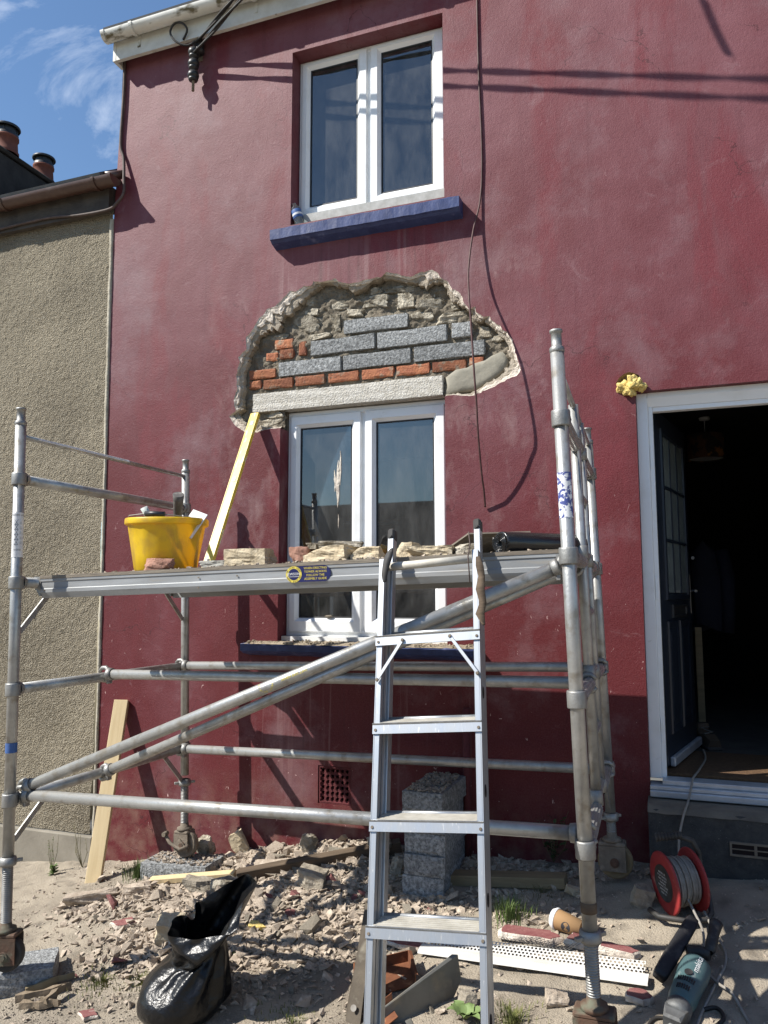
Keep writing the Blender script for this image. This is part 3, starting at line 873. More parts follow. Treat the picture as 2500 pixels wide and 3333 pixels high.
for i, (x0, z0, x1, z1) in enumerate(STN):
    me = rock_mesh('stone', 100 + i, 'pale_stone', 2, ((x1 - x0) * 1.12, 0.07, (z1 - z0) * 1.25), 6, 0.13, blocky=True)
    inst(me, 'stone', ((x0 + x1) / 2, 0.088, (z0 + z1) / 2), (rnd.uniform(-0.2, 0.2), rnd.uniform(-0.12, 0.12), rnd.uniform(-0.15, 0.15)), parent=wall)
# smeared patch of newer mortar at the right of the lintel
pm = MB()
patch = [(-1.190, 2.690), (-1.10, 2.700), (-1.0, 2.702), (-0.93, 2.735), (-0.86, 2.775), (-0.805, 2.82), (-0.80, 2.875), (-0.835, 2.925), (-0.90, 2.905), (-0.94, 2.88), (-1.0, 2.872), (-1.05, 2.848), (-1.12, 2.842), (-1.185, 2.80), (-1.175, 2.74)]
cx_, cz_ = -1.0, 2.79
for k, (t, y) in enumerate([(1.0, 0.08), (0.97, 0.052), (0.86, 0.041), (0.6, 0.037), (0.3, 0.038), (0.02, 0.037)]):
    for (x, z) in patch:
        xx, zz = cx_ + (x - cx_) * t, cz_ + (z - cz_) * t
        pm.v.append((xx, y + 0.004 * noise.noise((xx * 30, k, zz * 30)), zz))
for k in range(5):
    for i in range(len(patch)):
        j = (i + 1) % len(patch)
        pm.f.append((k * 15 + i, k * 15 + j, (k + 1) * 15 + j, (k + 1) * 15 + i)); pm.sm.append(True)
pm.f.append(tuple(range(75, 90))); pm.sm.append(True)
pm.build('mortar_patch', 'fresh_mortar', wall, 'smooth grey patch of newer mortar beside the lintel')

# windows ---------------------------------------------------------------
def ring(mb, rects):
    """mitred frame through a list of (x0, z0, x1, z1, y)"""
    vs, fs = [], []
    for (x0, z0, x1, z1, y) in rects:
        vs += [(x0, y, z0), (x1, y, z0), (x1, y, z1), (x0, y, z1)]
    for k in range(len(rects) - 1):
        for i in range(4):
            j = (i + 1) % 4
            fs.append((k * 4 + i, k * 4 + j, (k + 1) * 4 + j, (k + 1) * 4 + i))
    return mb.add(vs, fs)
def inset(r, d, y): return (r[0] + d, r[1] + d, r[2] - d, r[3] - d, y)
def make_window(fr, mull, sashes, glasses, label, handle_side):
    mb = MB()
    ring(mb, [inset(fr, 0, 0.20), inset(fr, 0, 0.118), inset(fr, 0.004, 0.114), inset(fr, 0.032, 0.114), inset(fr, 0.036, 0.119), inset(fr, 0.045, 0.119), inset(fr, 0.045, 0.20)])
    mb.box((mull - 0.036, 0.119, fr[1] + 0.045), (mull + 0.036, 0.199, fr[3] - 0.045))
    win = mb.build('window', 'upvc', house, label)
    for s_, g_ in zip(sashes, glasses):
        sb = MB()
        ring(sb, [inset(s_, 0, 0.1185), inset(s_, 0, 0.104), inset(s_, 0.004, 0.100),
                  (g_[0] - 0.026, g_[1] - 0.026, g_[2] + 0.026, g_[3] + 0.026, 0.099),
                  (g_[0] - 0.022, g_[1] - 0.022, g_[2] + 0.022, g_[3] + 0.022, 0.104),
                  (g_[0] - 0.004, g_[1] - 0.004, g_[2] + 0.004, g_[3] + 0.004, 0.122),
                  (g_[0] - 0.004, g_[1] - 0.004, g_[2] + 0.004, g_[3] + 0.004, 0.17)])
        sb.build('sash', 'upvc', win)
        gb = MB()
        ring(gb, [(g_[0] - 0.0035, g_[1] - 0.0035, g_[2] + 0.0035, g_[3] + 0.0035, 0.1225), (g_[0] - 0.0035, g_[1] - 0.0035, g_[2] + 0.0035, g_[3] + 0.0035, 0.119), (g_[0] + 0.003, g_[1] + 0.003, g_[2] - 0.003, g_[3] - 0.003, 0.121), (g_[0] + 0.003, g_[1] + 0.003, g_[2] - 0.003, g_[3] - 0.003, 0.126)])
        gb.build('gasket', 'gasket', win)
        MB().box((g_[0] - 0.003, 0.128, g_[1] - 0.003), (g_[2] + 0.003, 0.134, g_[3] + 0.003)).build('pane', 'window_glass', win)
        # inside handle
        hx = g_[2] + 0.02 if handle_side[0] == 'R' else g_[0] - 0.02
        handle_side = handle_side[1:]
        hz = (g_[1] + g_[3]) / 2 - 0.02
        hb = MB()
        hb.box((hx - 0.012, 0.172, hz - 0.03), (hx + 0.012, 0.182, hz + 0.03), bev=0.003)
        d = -1 if hx > (g_[0] + g_[2]) / 2 else 1
        hb.tube([(hx, 0.182, hz), (hx, 0.21, hz), (hx + d * 0.03, 0.215, hz), (hx + d * 0.11, 0.215, hz + 0.006)], 0.009, 8)
        hb.build('handle', 'upvc', win)
    return win
make_window((-2.194, 3.985, -1.164, 5.101), -1.6925, [(-2.172, 4.003, -1.706, 5.083), (-1.679, 4.003, -1.19, 5.083)],
            [(-2.112, 4.071, -1.781, 5.030), (-1.607, 4.071, -1.271, 5.030)], 'white double window of the upper floor', 'RL')
make_window((-2.2485, 1.266, -1.1725, 2.686), -1.728, [(-2.226, 1.292, -1.742, 2.655), (-1.714, 1.292, -1.205, 2.655)],
            [(-2.160, 1.381, -1.812, 2.576), (-1.642, 1.381, -1.280, 2.576)], 'white double window below the hole', 'RL')
sp_ = MB()
for k, (xc, z0, z1, w) in enumerate(((-1.905, 2.06, 2.36, 0.012), (-1.925, 2.16, 2.30, 0.008), (-1.89, 2.20, 2.42, 0.007), (-1.90, 1.93, 2.02, 0.004))):
    n = 14
    o = len(sp_.v)
    for i in range(n + 1):
        z = z0 + (z1 - z0) * i / n
        ww = w * math.sin(PI * (0.06 + 0.9 * i / n)) * (1 + 0.5 * noise.noise((z * 40, k, 1)))
        xx = xc + 0.006 * noise.noise((z * 12, k, 5))
        sp_.v += [(xx - ww, 0.1268, z), (xx + ww, 0.1268, z), (xx + ww * 0.6, 0.1255, z), (xx - ww * 0.6, 0.1255, z)]
    for i in range(n):
        for q in range(4):
            sp_.f.append((o + i * 4 + q, o + i * 4 + (q + 1) % 4, o + (i + 1) * 4 + (q + 1) % 4, o + (i + 1) * 4 + q)); sp_.sm.append(True)
sp_.build('plaster_splash', 'broken_render', house, 'white streak of splashed plaster on the lower left pane')
lme = rock_mesh('mortar_lump', 71, 'mortar', 2, (0.055, 0.02, 0.018), 5, 0.12)
inst(lme, 'mortar_lump', (-1.955, 0.105, 1.386), parent=house)
sm_ = MB()
sm_.prism([(-2.246, 1.2362), (-1.175, 1.2362), (-1.175, 1.265), (-2.246, 1.265)], 0.045, 0.16)
sm_.build('sub_sill', 'upvc', house)
sb_ = MB().box((-2.192, 0.05, 3.9022), (-1.166, 0.2, 3.9845))
sb_.build('mortar_bed', 'sealant', house)
def sill(x0, x1, z0, z1, yf, seed, name_label):
    mb = MB()
    n = 40
    prof = [(0.02, z0 - 0.035), (yf + 0.03, z0 - 0.012), (yf + 0.012, z0), (yf, z0 + 0.004), (yf - 0.002, z1 - 0.006), (yf + 0.006, z1), (0.10, z1 + 0.012)]
    for i in range(n + 1):
        x = x0 + (x1 - x0) * i / n
        for k, (y, z) in enumerate(prof):
            j = 0.0035 * noise.noise((x * 14, k * 1.3, seed)) if 0 < k < 6 else 0
            xe = x
            mb.v.append((xe, y + j, z + (0.004 * noise.noise((x * 11, k, seed + 8)) if k < 6 else 0)))
    m = len(prof)
    for i in range(n):
        for k in range(m - 1):
            mb.f.append((i * m + k + 1, i * m + k, (i + 1) * m + k, (i + 1) * m + k + 1)); mb.sm.append(False)
    mb.f.append(tuple(range(m))); mb.sm.append(False)
    mb.f.append(tuple(reversed(range(n * m, n * m + m)))); mb.sm.append(False)
    return mb.build('window_sill', 'blue_sill', house, name_label)
sill(-2.295, -1.05, 3.772, 3.845, -0.09, 3.0, 'thick dark blue painted sill of the upper window')
sill(-2.437, -0.986, 1.180, 1.224, -0.12, 9.0, 'dark blue painted sill of the lower window under plaster dust')

# rooms behind the glass
def room(x0, x1, y0, y1, z0, z1, m, fm=None):
    mb = MB()
    vs = [(x0, y0, z0), (x1, y0, z0), (x1, y1, z0), (x0, y1, z0), (x0, y0, z1), (x1, y0, z1), (x1, y1, z1), (x0, y1, z1)]
    mb.add(vs, [(4, 7, 6, 5), (1, 5, 6, 2), (2, 6, 7, 3), (3, 7, 4, 0)])
    mb.build('inner_wall', m, house)
    MB().add([(x0, y0, z0), (x1, y0, z0), (x1, y1, z0), (x0, y1, z0)], [(0, 1, 2, 3)]).build('floor', fm or m, house)
room(-3.4, -0.3, 0.221, 3.6, 0.55, 3.0, 'room_dark')
room(-3.4, 2.2, 0.221, 3.6, 3.25, 5.5, 'room_dark')
MB().box((-2.247, 0.2005, 1.24), (-1.174, 0.42, 1.28), bev=0.004).build('inner_sill', 'upvc', house)
MB().box((-2.19, 0.2005, 3.93), (-1.168, 0.42, 3.985), bev=0.004).build('inner_sill', 'upvc', house)

# fascia, gutter, roof of the red house
fb = MB().box((-3.56, -0.095, 5.330), (4.6, -0.068, 5.475))
fb.box((-3.562, -0.0675, 5.43), (4.6, 0.0, 5.455))
fascia = fb.build('fascia_board', 'painted_timber_white', house)
MB().box((-3.585, -0.097, 5.327), (-3.5605, 0.0, 5.478)).build('fascia_end', 'painted_timber_white', house)
def gutter(mb, x0, x1, y, z, r, n=20):
    for rr in (r, r - 0.004):
        vs, fs = [], []
        for i, x in enumerate((x0, x1)):
            for k in range(n + 1):
                t = PI + PI * k / n
                vs.append((x, y + rr * math.cos(t), z + rr * math.sin(t)))
        for k in range(n):
            f = (k, k + 1, n + 2 + k, n + 1 + k)
            fs.append(f if rr == r else tuple(reversed(f)))
        mb.add(vs, fs, True)
    # stop ends: a half disc with a rim
    return mb
def half_disc(mb, x0, x1, y, z, r, n=18):
    poly = [(y + r * math.cos(PI + PI * k / n), z + r * math.sin(PI + PI * k / n)) for k in range(n + 1)]
    m = len(poly)
    vs = [(x0, a, b) for a, b in poly] + [(x1, a, b) for a, b in poly]
    fs = [tuple(range(m)), tuple(reversed(range(m, 2 * m)))]
    for i in range(m):
        j = (i + 1) % m
        fs.append((j, i, m + i, m + j))
    return mb.add(vs, fs)
g1 = gutter(MB(), -3.60, 4.6, -0.15, 5.495, 0.052)
half_disc(g1, -3.615, -3.585, -0.15, 5.498, 0.058)
gut = g1.build('gutter', 'gutter_white', house)
for x in (-3.36, -2.42, -1.4, -0.4, 0.6, 1.6):
    bk = MB()
    for k in range(16):
        t0, t1 = PI + PI * k / 16, PI + PI * (k + 1) / 16
        pts = [(-0.15 + rr * math.cos(t), 5.495 + rr * math.sin(t)) for rr, t in ((0.053, t0), (0.060, t0), (0.060, t1), (0.053, t1))]
        bk.add([(x - 0.012, a, b) for a, b in pts] + [(x + 0.012, a, b) for a, b in pts], [(0, 1, 2, 3), (7, 6, 5, 4), (0, 4, 5, 1), (1, 5, 6, 2), (2, 6, 7, 3), (3, 7, 4, 0)])
    bk.box((x - 0.012, -0.0995, 5.38), (x + 0.012, -0.0955, 5.52))
    bk.build('gutter_bracket', 'gutter_white', gut)
rf = MB().add([(-3.62, -0.17, 5.545), (4.6, -0.17, 5.545), (4.6, 4.2, 8.4), (-3.62, 4.2, 8.4), (-3.62, -0.16, 5.515), (4.6, -0.16, 5.515), (4.6, 4.2, 8.3), (-3.62, 4.2, 8.3)],
              [(0, 1, 2, 3), (7, 6, 5, 4), (0, 4, 5, 1), (3, 7, 4, 0), (1, 5, 6, 2), (2, 6, 7, 3)])
rf.build('roof', 'roof_slate', house)

# terracotta air brick
def perf(mb, x0, x1, z0, z1, nx_, nz_, rad, y, n=8, stagger=False):
    cw, ch = (x1 - x0) / nx_, (z1 - z0) / nz_
    for j in range(nz_):
        for i in range(nx_):
            cx, cz = x0 + (i + 0.5 + (0.5 if stagger and j % 2 else 0)) * cw, z0 + (j + 0.5) * ch
            vs = [(cx + sx * cw / 2, y, cz + sz * ch / 2) for sx, sz in ((1, 0), (1, 1), (0, 1), (-1, 1), (-1, 0), (-1, -1), (0, -1), (1, -1))]
            vs += [(cx + rad * math.cos(k * PI / 4), y, cz + rad * math.sin(k * PI / 4)) for k in range(8)]
            vs += [(cx + rad * math.cos(k * PI / 4), y + 0.012, cz + rad * math.sin(k * PI / 4)) for k in range(8)]
            fs = []
            for k in range(8):
                k2 = (k + 1) % 8
                fs.append((k, k2, 8 + k2, 8 + k))
                fs.append((8 + k, 8 + k2, 16 + k2, 16 + k))
            mb.add(vs, fs)
vb = MB()
ring(vb, [(*VENT, 0.03), inset(VENT, 0.001, 0.006), inset(VENT, 0.012, 0.004), inset(VENT, 0.014, 0.014)])
perf(vb, VENT[0] + 0.014, VENT[2] - 0.014, VENT[1] + 0.014, VENT[3] - 0.014, 6, 6, 0.0105, 0.014)
for i in range(7):
    for j in range(6):
        vb.tube([(VENT[0] + 0.014 + i * 0.0305 - (0.0 if i < 6 else 0.0), 0.012, VENT[1] + 0.03 + j * 0.0317), (VENT[0] + 0.014 + i * 0.0305, 0.005, VENT[1] + 0.03 + j * 0.0317)], 0.006, 6)
vent = vb.build('air_brick', 'terracotta_vent', house)
MB().box((VENT[0] + 0.001, 0.045, VENT[1] + 0.001), (VENT[2] - 0.001, 0.049, VENT[3] - 0.001)).build('void', 'dark_void', vent)
MB().tube([(-1.061, -0.03, 0.05), (-1.061, -0.03, 0.895)], 0.021, 12).build('pipe', 'terracotta_vent', house)

# doorway ---------------------------------------------------------------
db = MB()
xL, zT, zB, xR = DW[0] + 0.001, DW[3] - 0.001, 0.58, DW[2] - 0.001
# jambs and head, stepped section (front face, rebate)
db.box((xL, 0.048, zB), (xL + 0.058, 0.112, zT - 0.0005), bev=0.003)
db.box((xL + 0.0585, 0.065, zB), (xL + 0.082, 0.118, zT - 0.075), bev=0.002)
db.box((xR - 0.058, 0.048, zB), (xR, 0.112, zT - 0.0005), bev=0.003)
db.box((xR - 0.082, 0.065, zB), (xR - 0.0585, 0.118, zT - 0.075), bev=0.002)
db.add([(xL + 0.0585, 0.048, zT - 0.028), (xR - 0.0585, 0.048, zT - 0.028), (xR - 0.0585, 0.048, zT - 0.0005), (xL + 0.0585, 0.048, zT - 0.0005),
        (xL + 0.0585, 0.068, zT - 0.075), (xR - 0.0585, 0.068, zT - 0.075), (xL + 0.0585, 0.118, zT - 0.075), (xR - 0.0585, 0.118, zT - 0.075), (xL + 0.0585, 0.118, zT - 0.001), (xR - 0.0585, 0.118, zT - 0.001)],
       [(0, 1, 2, 3), (4, 5, 1, 0), (6, 7, 5, 4), (3, 2, 9, 8)])
db.box((xL + 0.0825, 0.072, zT - 0.10), (xR - 0.0825, 0.118, zT - 0.0752), bev=0.002)
dframe = db.build('door_frame', 'upvc', house, 'white plastic frame of the open doorway')
for zc in (2.25, 1.55, 0.82):
    MB().box((xL + 0.062, 0.061, zc - 0.06), (xL + 0.078, 0.0646, zc + 0.06), bev=0.0015).build('hinge_plate', 'upvc', dframe)
tb = MB()
tb.box((xL + 0.06, -0.005, 0.560), (xR - 0.06, 0.10, 0.584), bev=0.002)
tb.box((xL, -0.035, 0.540), (xR, 0.09, 0.5595), bev=0.003)
tb.box((xL, -0.055, 0.508), (xR, 0.09, 0.5395), bev=0.004)
tb.build('threshold', 'threshold_alu', house)

# the door leaf, swung inwards
leaf = MB()
LW_ = 0.79
leaf.box((0, 0, 0.61), (LW_, 0.022, 2.545), bev=0.002)
ldoor = bpy.data.objects.new('front_door', leaf.mesh('front_door', 'door_navy'))
COL.objects.link(ldoor)
ldoor.parent = house
ldoor['label'] = 'navy panelled front door standing open into the hall'
ldoor.location = (-0.028, 0.175, 0)
ldoor.rotation_euler = (0, 0, math.atan2(0.975, 0.219))
# faces seen from outside: local -y side
def dpart(name, m, mb): return mb.build(name, m, ldoor)
gb = MB()
ring(gb, [(0.115, 1.485, 0.705, 2.455, -0.001), (0.12, 1.49, 0.70, 2.45, -0.012), (0.145, 1.515, 0.675, 2.425, -0.012), (0.15, 1.52, 0.67, 2.42, -0.0005)])
dpart('glazing_frame', 'door_navy', gb)
gw, gh = 0.52 / 3, 0.90 / 3
for i in range(3):
    for j in range(3):
        x0 = 0.15 + i * gw; z0 = 1.52 + j * gh
        dpart('pane', 'obscure_glass', MB().box((x0 + 0.008, -0.004, z0 + 0.008), (x0 + gw - 0.008, -0.0012, z0 + gh - 0.008)))
for i in (1, 2):
    dpart('glazing_bar', 'door_navy', MB().box((0.15 + i * gw - 0.008, -0.010, 1.5205), (0.15 + i * gw + 0.008, -0.0008, 2.4195), bev=0.002))
    dpart('glazing_bar', 'door_navy', MB().box((0.1505, -0.0115, 1.52 + i * gh - 0.008), (0.6695, -0.0104, 1.52 + i * gh + 0.008)))
for x0 in (0.13, 0.42):
    pb = MB()
    ring(pb, [(x0, 0.76, x0 + 0.24, 1.37, -0.0008), (x0 + 0.006, 0.766, x0 + 0.234, 1.364, -0.010), (x0 + 0.03, 0.80, x0 + 0.21, 1.33, -0.002), (x0 + 0.05, 0.83, x0 + 0.19, 1.30, -0.009)])
    pb.add([(x0 + 0.05, -0.009, 0.83), (x0 + 0.19, -0.009, 0.83), (x0 + 0.19, -0.009, 1.30), (x0 + 0.05, -0.009, 1.30)], [(0, 1, 2, 3)])
    dpart('panel', 'door_navy', pb)
lb = MB()
ring(lb, [(0.25, 1.385, 0.62, 1.46, -0.0008), (0.252, 1.387, 0.618, 1.458, -0.012), (0.275, 1.40, 0.595, 1.445, -0.012), (0.277, 1.402, 0.593, 1.443, -0.004)])
lb.add([(0.277, -0.004, 1.402), (0.593, -0.004, 1.402), (0.593, -0.004, 1.443), (0.277, -0.004, 1.443)], [(0, 1, 2, 3)])
dpart('letter_box', 'black_metal', lb)
dpart('weather_bar', 'threshold_alu', MB().box((0.06, -0.03, 0.605), (0.785, -0.001, 0.655), bev=0.006))
hb = MB()
hb.box((0.755, -0.006, 1.40), (0.785, -0.0008, 1.64), bev=0.002)
hb.tube([(0.77, -0.004, 1.54), (0.77, -0.05, 1.54), (0.72, -0.055, 1.54), (0.66, -0.055, 1.538)], 0.009, 8)
dpart('handle', 'chrome', hb)
hb = MB()
hb.tube([(0.765, 0.022, 1.54), (0.765, 0.065, 1.54), (0.80, 0.07, 1.54), (0.86, 0.07, 1.538)], 0.009, 8)
dpart('handle', 'chrome', hb)

# hall
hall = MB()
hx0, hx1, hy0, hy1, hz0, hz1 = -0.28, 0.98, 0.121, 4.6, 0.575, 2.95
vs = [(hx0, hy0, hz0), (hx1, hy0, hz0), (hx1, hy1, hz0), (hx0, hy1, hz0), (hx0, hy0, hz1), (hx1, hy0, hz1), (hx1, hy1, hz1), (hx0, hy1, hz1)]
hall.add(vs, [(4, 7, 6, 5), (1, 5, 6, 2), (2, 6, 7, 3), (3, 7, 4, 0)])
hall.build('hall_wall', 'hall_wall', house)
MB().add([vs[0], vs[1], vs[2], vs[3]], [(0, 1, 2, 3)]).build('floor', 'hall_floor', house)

# step in front of the door
stb = MB()
X0, X1, Y0, ZT_ = -0.122, 1.5, -0.215, 0.500
n = 40
prof = [(Y0 - 0.012, -0.1), (Y0 - 0.006, 0.3), (Y0, 0.468), (Y0 + 0.008, 0.488), (Y0 + 0.022, ZT_ - 0.006)]
for i in range(n + 1):
    x = X0 + (X1 - X0) * i / n
    for k, (y, z) in enumerate(prof):
        stb.v.append((x, y + 0.005 * noise.noise((x * 12, k, 3)), z + (0.004 * noise.noise((x * 12, k, 6)) if k else 0)))
m = len(prof)
for i in range(n):
    for k in range(m - 1):
        stb.f.append((i * m + k, (i + 1) * m + k, (i + 1) * m + k + 1, i * m + k + 1)); stb.sm.append(True)
stb.add([(X0, Y0 - 0.012, -0.1), (X0, Y0 + 0.02, 0.494), (X0, 0, 0.494), (X0, 0, -0.1)], [(0, 1, 2, 3)])
step = stb.build('door_step', 'step_face', house, 'dark concrete step below the door')
tp = MB()
for i in range(n + 1):
    x = X0 - 0.002 + (X1 - X0) * i / n
    for k, y in enumerate((Y0 - 0.006, Y0 + 0.012, Y0 + 0.05, -0.10, -0.0005)):
        tp.v.append((x, y + (0.012 * noise.noise((x * 16, 1, 3)) if k < 2 else 0), ZT_ - (0.026 if k == 0 else 0.006 if k == 1 else 0) + 0.003 * noise.noise((x * 9, y * 9, 2)) + 0.001))
for i in range(n):
    for k in range(4):
        tp.f.append((i * 5 + k, (i + 1) * 5 + k, (i + 1) * 5 + k + 1, i * 5 + k + 1)); tp.sm.append(True)
tp.build('tread', 'door_step', step)
avb = MB()
av = (0.232, 0.315, 0.462, 0.378)
ring(avb, [(*av, Y0 + 0.01), (*av, Y0 - 0.014), inset(av, 0.009, Y0 - 0.014), inset(av, 0.009, Y0 + 0.004)])
avb.box((0.335, Y0 - 0.012, 0.324), (0.347, Y0 + 0.0, 0.369))
avb.box((0.241, Y0 - 0.012, 0.344), (0.335, Y0 + 0.0, 0.349))
avb.box((0.347, Y0 - 0.012, 0.344), (0.453, Y0 + 0.0, 0.349))
av_o = avb.build('air_brick', 'castor_iron', step)
MB().box((0.24, Y0 - 0.0095, 0.323), (0.454, Y0 - 0.0085, 0.37)).build('void', 'dark_void', av_o)

# hole with yellow foam at the corner of the door frame
fh = MB()
fo = [(x, 0.0, z) for x, z in foam_hole]
fi = [(-0.142 + (x + 0.142) * 0.8, 0.035, 2.66 + (z - 2.66) * 0.8) for x, z in foam_hole]
N = len(fo)
fh.add(fo + fi, [(i, (i + 1) % N, N + (i + 1) % N, N + i) for i in range(N)] + [tuple(range(N, 2 * N))])
fh.build('plaster_hole', 'hole_brown', wall)
fme = MB()
for k, (x, y, z, r) in enumerate([(-0.165, -0.005, 2.625, 0.034), (-0.130, -0.018, 2.640, 0.038), (-0.100, -0.012, 2.632, 0.032), (-0.080, -0.008, 2.620, 0.022), (-0.145, -0.022, 2.605, 0.028), (-0.19, 0.0, 2.632, 0.018), (-0.125, -0.015, 2.59, 0.018), (-0.112, 0.0, 2.655, 0.024)]):
    bm = bmesh.new()
    bmesh.ops.create_icosphere(bm, subdivisions=3, radius=r)
    for v in bm.verts:
        v.co *= 1 + 0.75 * noise.noise(v.co * 45 + Vector((k * 3, 0, 0))) + 0.45 * noise.noise(v.co * 120 + Vector((k, 5, 0)))
        v.co += Vector((x, y, z))
    fme.bm(bm, smooth=True)
fme.build('expanding_foam', 'foam_yellow', wall, 'lump of yellow expanding foam at the corner of the door frame')

# ------------------------------------------------------------------ neighbouring house
nb = thing('neighbour_house', 'grey pebbledashed house joined to the left of the red one', 'house', (0, 0, 0))
nw = MB()
prnd = random.Random(12)
xs = axis_lines([(-9, -4.8, 0.6), (-4.8, -3.605, 0.0085)])
zs = axis_lines([(-0.04, 4.3, 0.0085)])
nxx, nzz = len(xs), len(zs)
for z in zs:
    for x in xs:
        d = 0
        if x > -4.85:
            d = prnd.uniform(-0.0018, 0.0018) + 0.004 * noise.noise((x * 34, 0.3, z * 34)) + 0.010 * noise.noise((x * 3, 1, z * 3))
        nw.v.append((x, -0.002 + d, z))
nw.f = [(j * nxx + i, j * nxx + i + 1, (j + 1) * nxx + i + 1, (j + 1) * nxx + i) for j in range(nzz - 1) for i in range(nxx - 1)]
nw.sm = [True] * len(nw.f)
nw.build('wall', 'pebbledash', nb)
pl_ = MB()
pl_.box((-9, -0.028, -0.9), (-3.566, 0.05, -0.045), bev=0.008)
pl_.build('plinth', 'plinth_cement', nb)
# cream mortar strip down the joint
cs = MB()
nseg = 170
for i in range(nseg + 1):
    z = -0.05 + 4.24 * i / nseg
    xr = lerp_tab(z, [0, 0.9, 2.0, 3.2, 4.2], [-3.5625, -3.569, -3.579, -3.593, -3.603]) - 0.0005
    wdt = 0.020 + 0.010 * noise.noise((z * 3, 1, 1)) + 0.006 * noise.noise((z * 11, 2, 1)) + (0.008 if z > 2.6 else 0)
    yy = -0.010 + 0.004 * noise.noise((z * 12, 0, 4))
    cs.v += [(xr, 0.01, z), (xr, yy, z), (xr - wdt * 0.8, yy - 0.002, z), (xr - wdt, 0.012, z)]
for i in range(nseg):
    for k in range(3):
        cs.f.append((i * 4 + k, (i + 1) * 4 + k, (i + 1) * 4 + k + 1, i * 4 + k + 1)); cs.sm.append(True)
cs.build('mortar_strip', 'cream_edge', nb)
MB().box((-9, -0.055, 4.225), (-3.608, -0.02, 4.42)).box((-9, -0.0195, 4.255), (-3.606, 0.05, 4.42)).build('fascia_board', 'fascia_dark', nb)
g2 = gutter(MB(), -9, -3.515, -0.115, 4.425, 0.058)
half_disc(g2, -3.530, -3.505, -0.115, 4.428, 0.063)
g2o = g2.build('gutter', 'gutter_brown', nb)
for x in (-3.66, -4.5, -5.4):
    bk = MB()
    for k in range(16):
        t0, t1 = PI + PI * k / 16, PI + PI * (k + 1) / 16
        pts = [(-0.115 + rr * math.cos(t), 4.425 + rr * math.sin(t)) for rr, t in ((0.059, t0), (0.066, t0), (0.066, t1), (0.059, t1))]
        bk.add([(x - 0.012, a, b) for a, b in pts] + [(x + 0.012, a, b) for a, b in pts], [(0, 1, 2, 3), (7, 6, 5, 4), (0, 4, 5, 1), (1, 5, 6, 2), (2, 6, 7, 3), (3, 7, 4, 0)])
    bk.build('gutter_bracket', 'gutter_brown', g2o)
MB().tube([(-3.60, -0.11, 4.455), (-3.52, -0.02, 4.50)], 0.03, 12).build('pipe_end', 'gutter_brown', g2o)
rf2 = MB().add([(-9, -0.16, 4.46), (-3.61, -0.16, 4.46), (-3.61, 4.4, 7.6), (-9, 4.4, 7.6), (-9, -0.14, 4.42), (-3.61, -0.14, 4.42), (-3.61, 4.4, 7.5), (-9, 4.4, 7.5)],
               [(0, 1, 2, 3), (7, 6, 5, 4), (0, 4, 5, 1), (3, 7, 4, 0), (1, 5, 6, 2), (2, 6, 7, 3)])
roof2 = rf2.build('roof', 'roof_slate', nb)
cb = MB()
cb.box((-7.4, 1.2, 5.0), (-6.55, 2.75, 6.28), bev=0.02)
cb.box((-7.44, 1.16, 6.2805), (-6.51, 2.79, 6.33), bev=0.02)
cb.build('chimney', 'chimney_dark', roof2)
for (x, y, s) in ((-6.66, 2.38, 1.0), (-6.62, 1.80, 1.08)):
    pot = MB().lathe([(0.125, 0), (0.125, 0.03), (0.115, 0.04), (0.105, 0.16), (0.118, 0.17), (0.118, 0.19), (0.10, 0.20), (0.085, 0.19)], 20)
    po = pot.build('chimney_pot', 'terracotta', roof2)
    po.location = (x, y, 6.32)
    po.scale = (s, s, s)
    cw = MB().lathe([(0.112, 0.19), (0.112, 0.22), (0.105, 0.225)], 20)
    for k in range(4):
        cw.tube([(0.10 * math.cos(k * PI / 2 + 0.5), 0.10 * math.sin(k * PI / 2 + 0.5), 0.2), (0.10 * math.cos(k * PI / 2 + 0.5), 0.10 * math.sin(k * PI / 2 + 0.5), 0.29)], 0.006, 6)
    cw.lathe([(0.125, 0.275), (0.13, 0.285), (0.125, 0.30), (0.06, 0.325), (0.001, 0.33)], 20)
    cw.lathe([(0.095, 0.2), (0.095, 0.285)], 16)
    co = cw.build('chimney_cowl', 'black_metal', roof2)
    co.location = (x, y, 6.32)
    co.scale = (s, s, s)

# ------------------------------------------------------------------ scaffold tower
TL, TW_ = 2.593, 1.337
tower = thing('scaffold_tower', 'aluminium scaffold tower of round tubes standing on castors before the red wall', 'scaffold', (-2.782, -1.498, 0.6092), (-0.0011, -0.0291, -0.0232))
TSC = 0.965
tower.scale = (TSC, TSC, TSC)
TM = Matrix.Translation((-2.782, -1.498, 0.6092)) @ Euler((-0.0011, -0.0291, -0.0232)).to_matrix().to_4x4() @ Matrix.Scale(TSC, 4)
def tw(s, t, h): return TM @ Vector((s, t, h))
RT = 0.0254
def sR(t): return TL - 0.037 * t          # the right end frame stands slightly askew
def tpart(mb, name, m='alu_tube', label=None): return mb.build(name, m, tower, label)
def collar_geo(mb, s, t, z, dirs):
    mb.lathe([(RT + 0.001, -0.030), (0.0335, -0.030), (0.0345, -0.026), (0.0345, 0.024), (0.033, 0.030), (RT + 0.001, 0.030)], 20, Matrix.Translation((s, t, z)))
    for dx, dy in dirs:
        mb.lathe([(0.0335, 0.0), (0.0335, 0.012), (0.030, 0.020), (RT + 0.001, 0.022)], 16, frame_mtx((s + dx * 0.022, t + dy * 0.022, z), (s + dx, t + dy, z)))
tops = {(0, 0): 1.766, (1, 0): 1.747, (0, 1): 1.732, (1, 1): 1.66}
bots = {(0, 0): -0.25, (1, 0): -0.262, (0, 1): -0.165, (1, 1): -0.214}
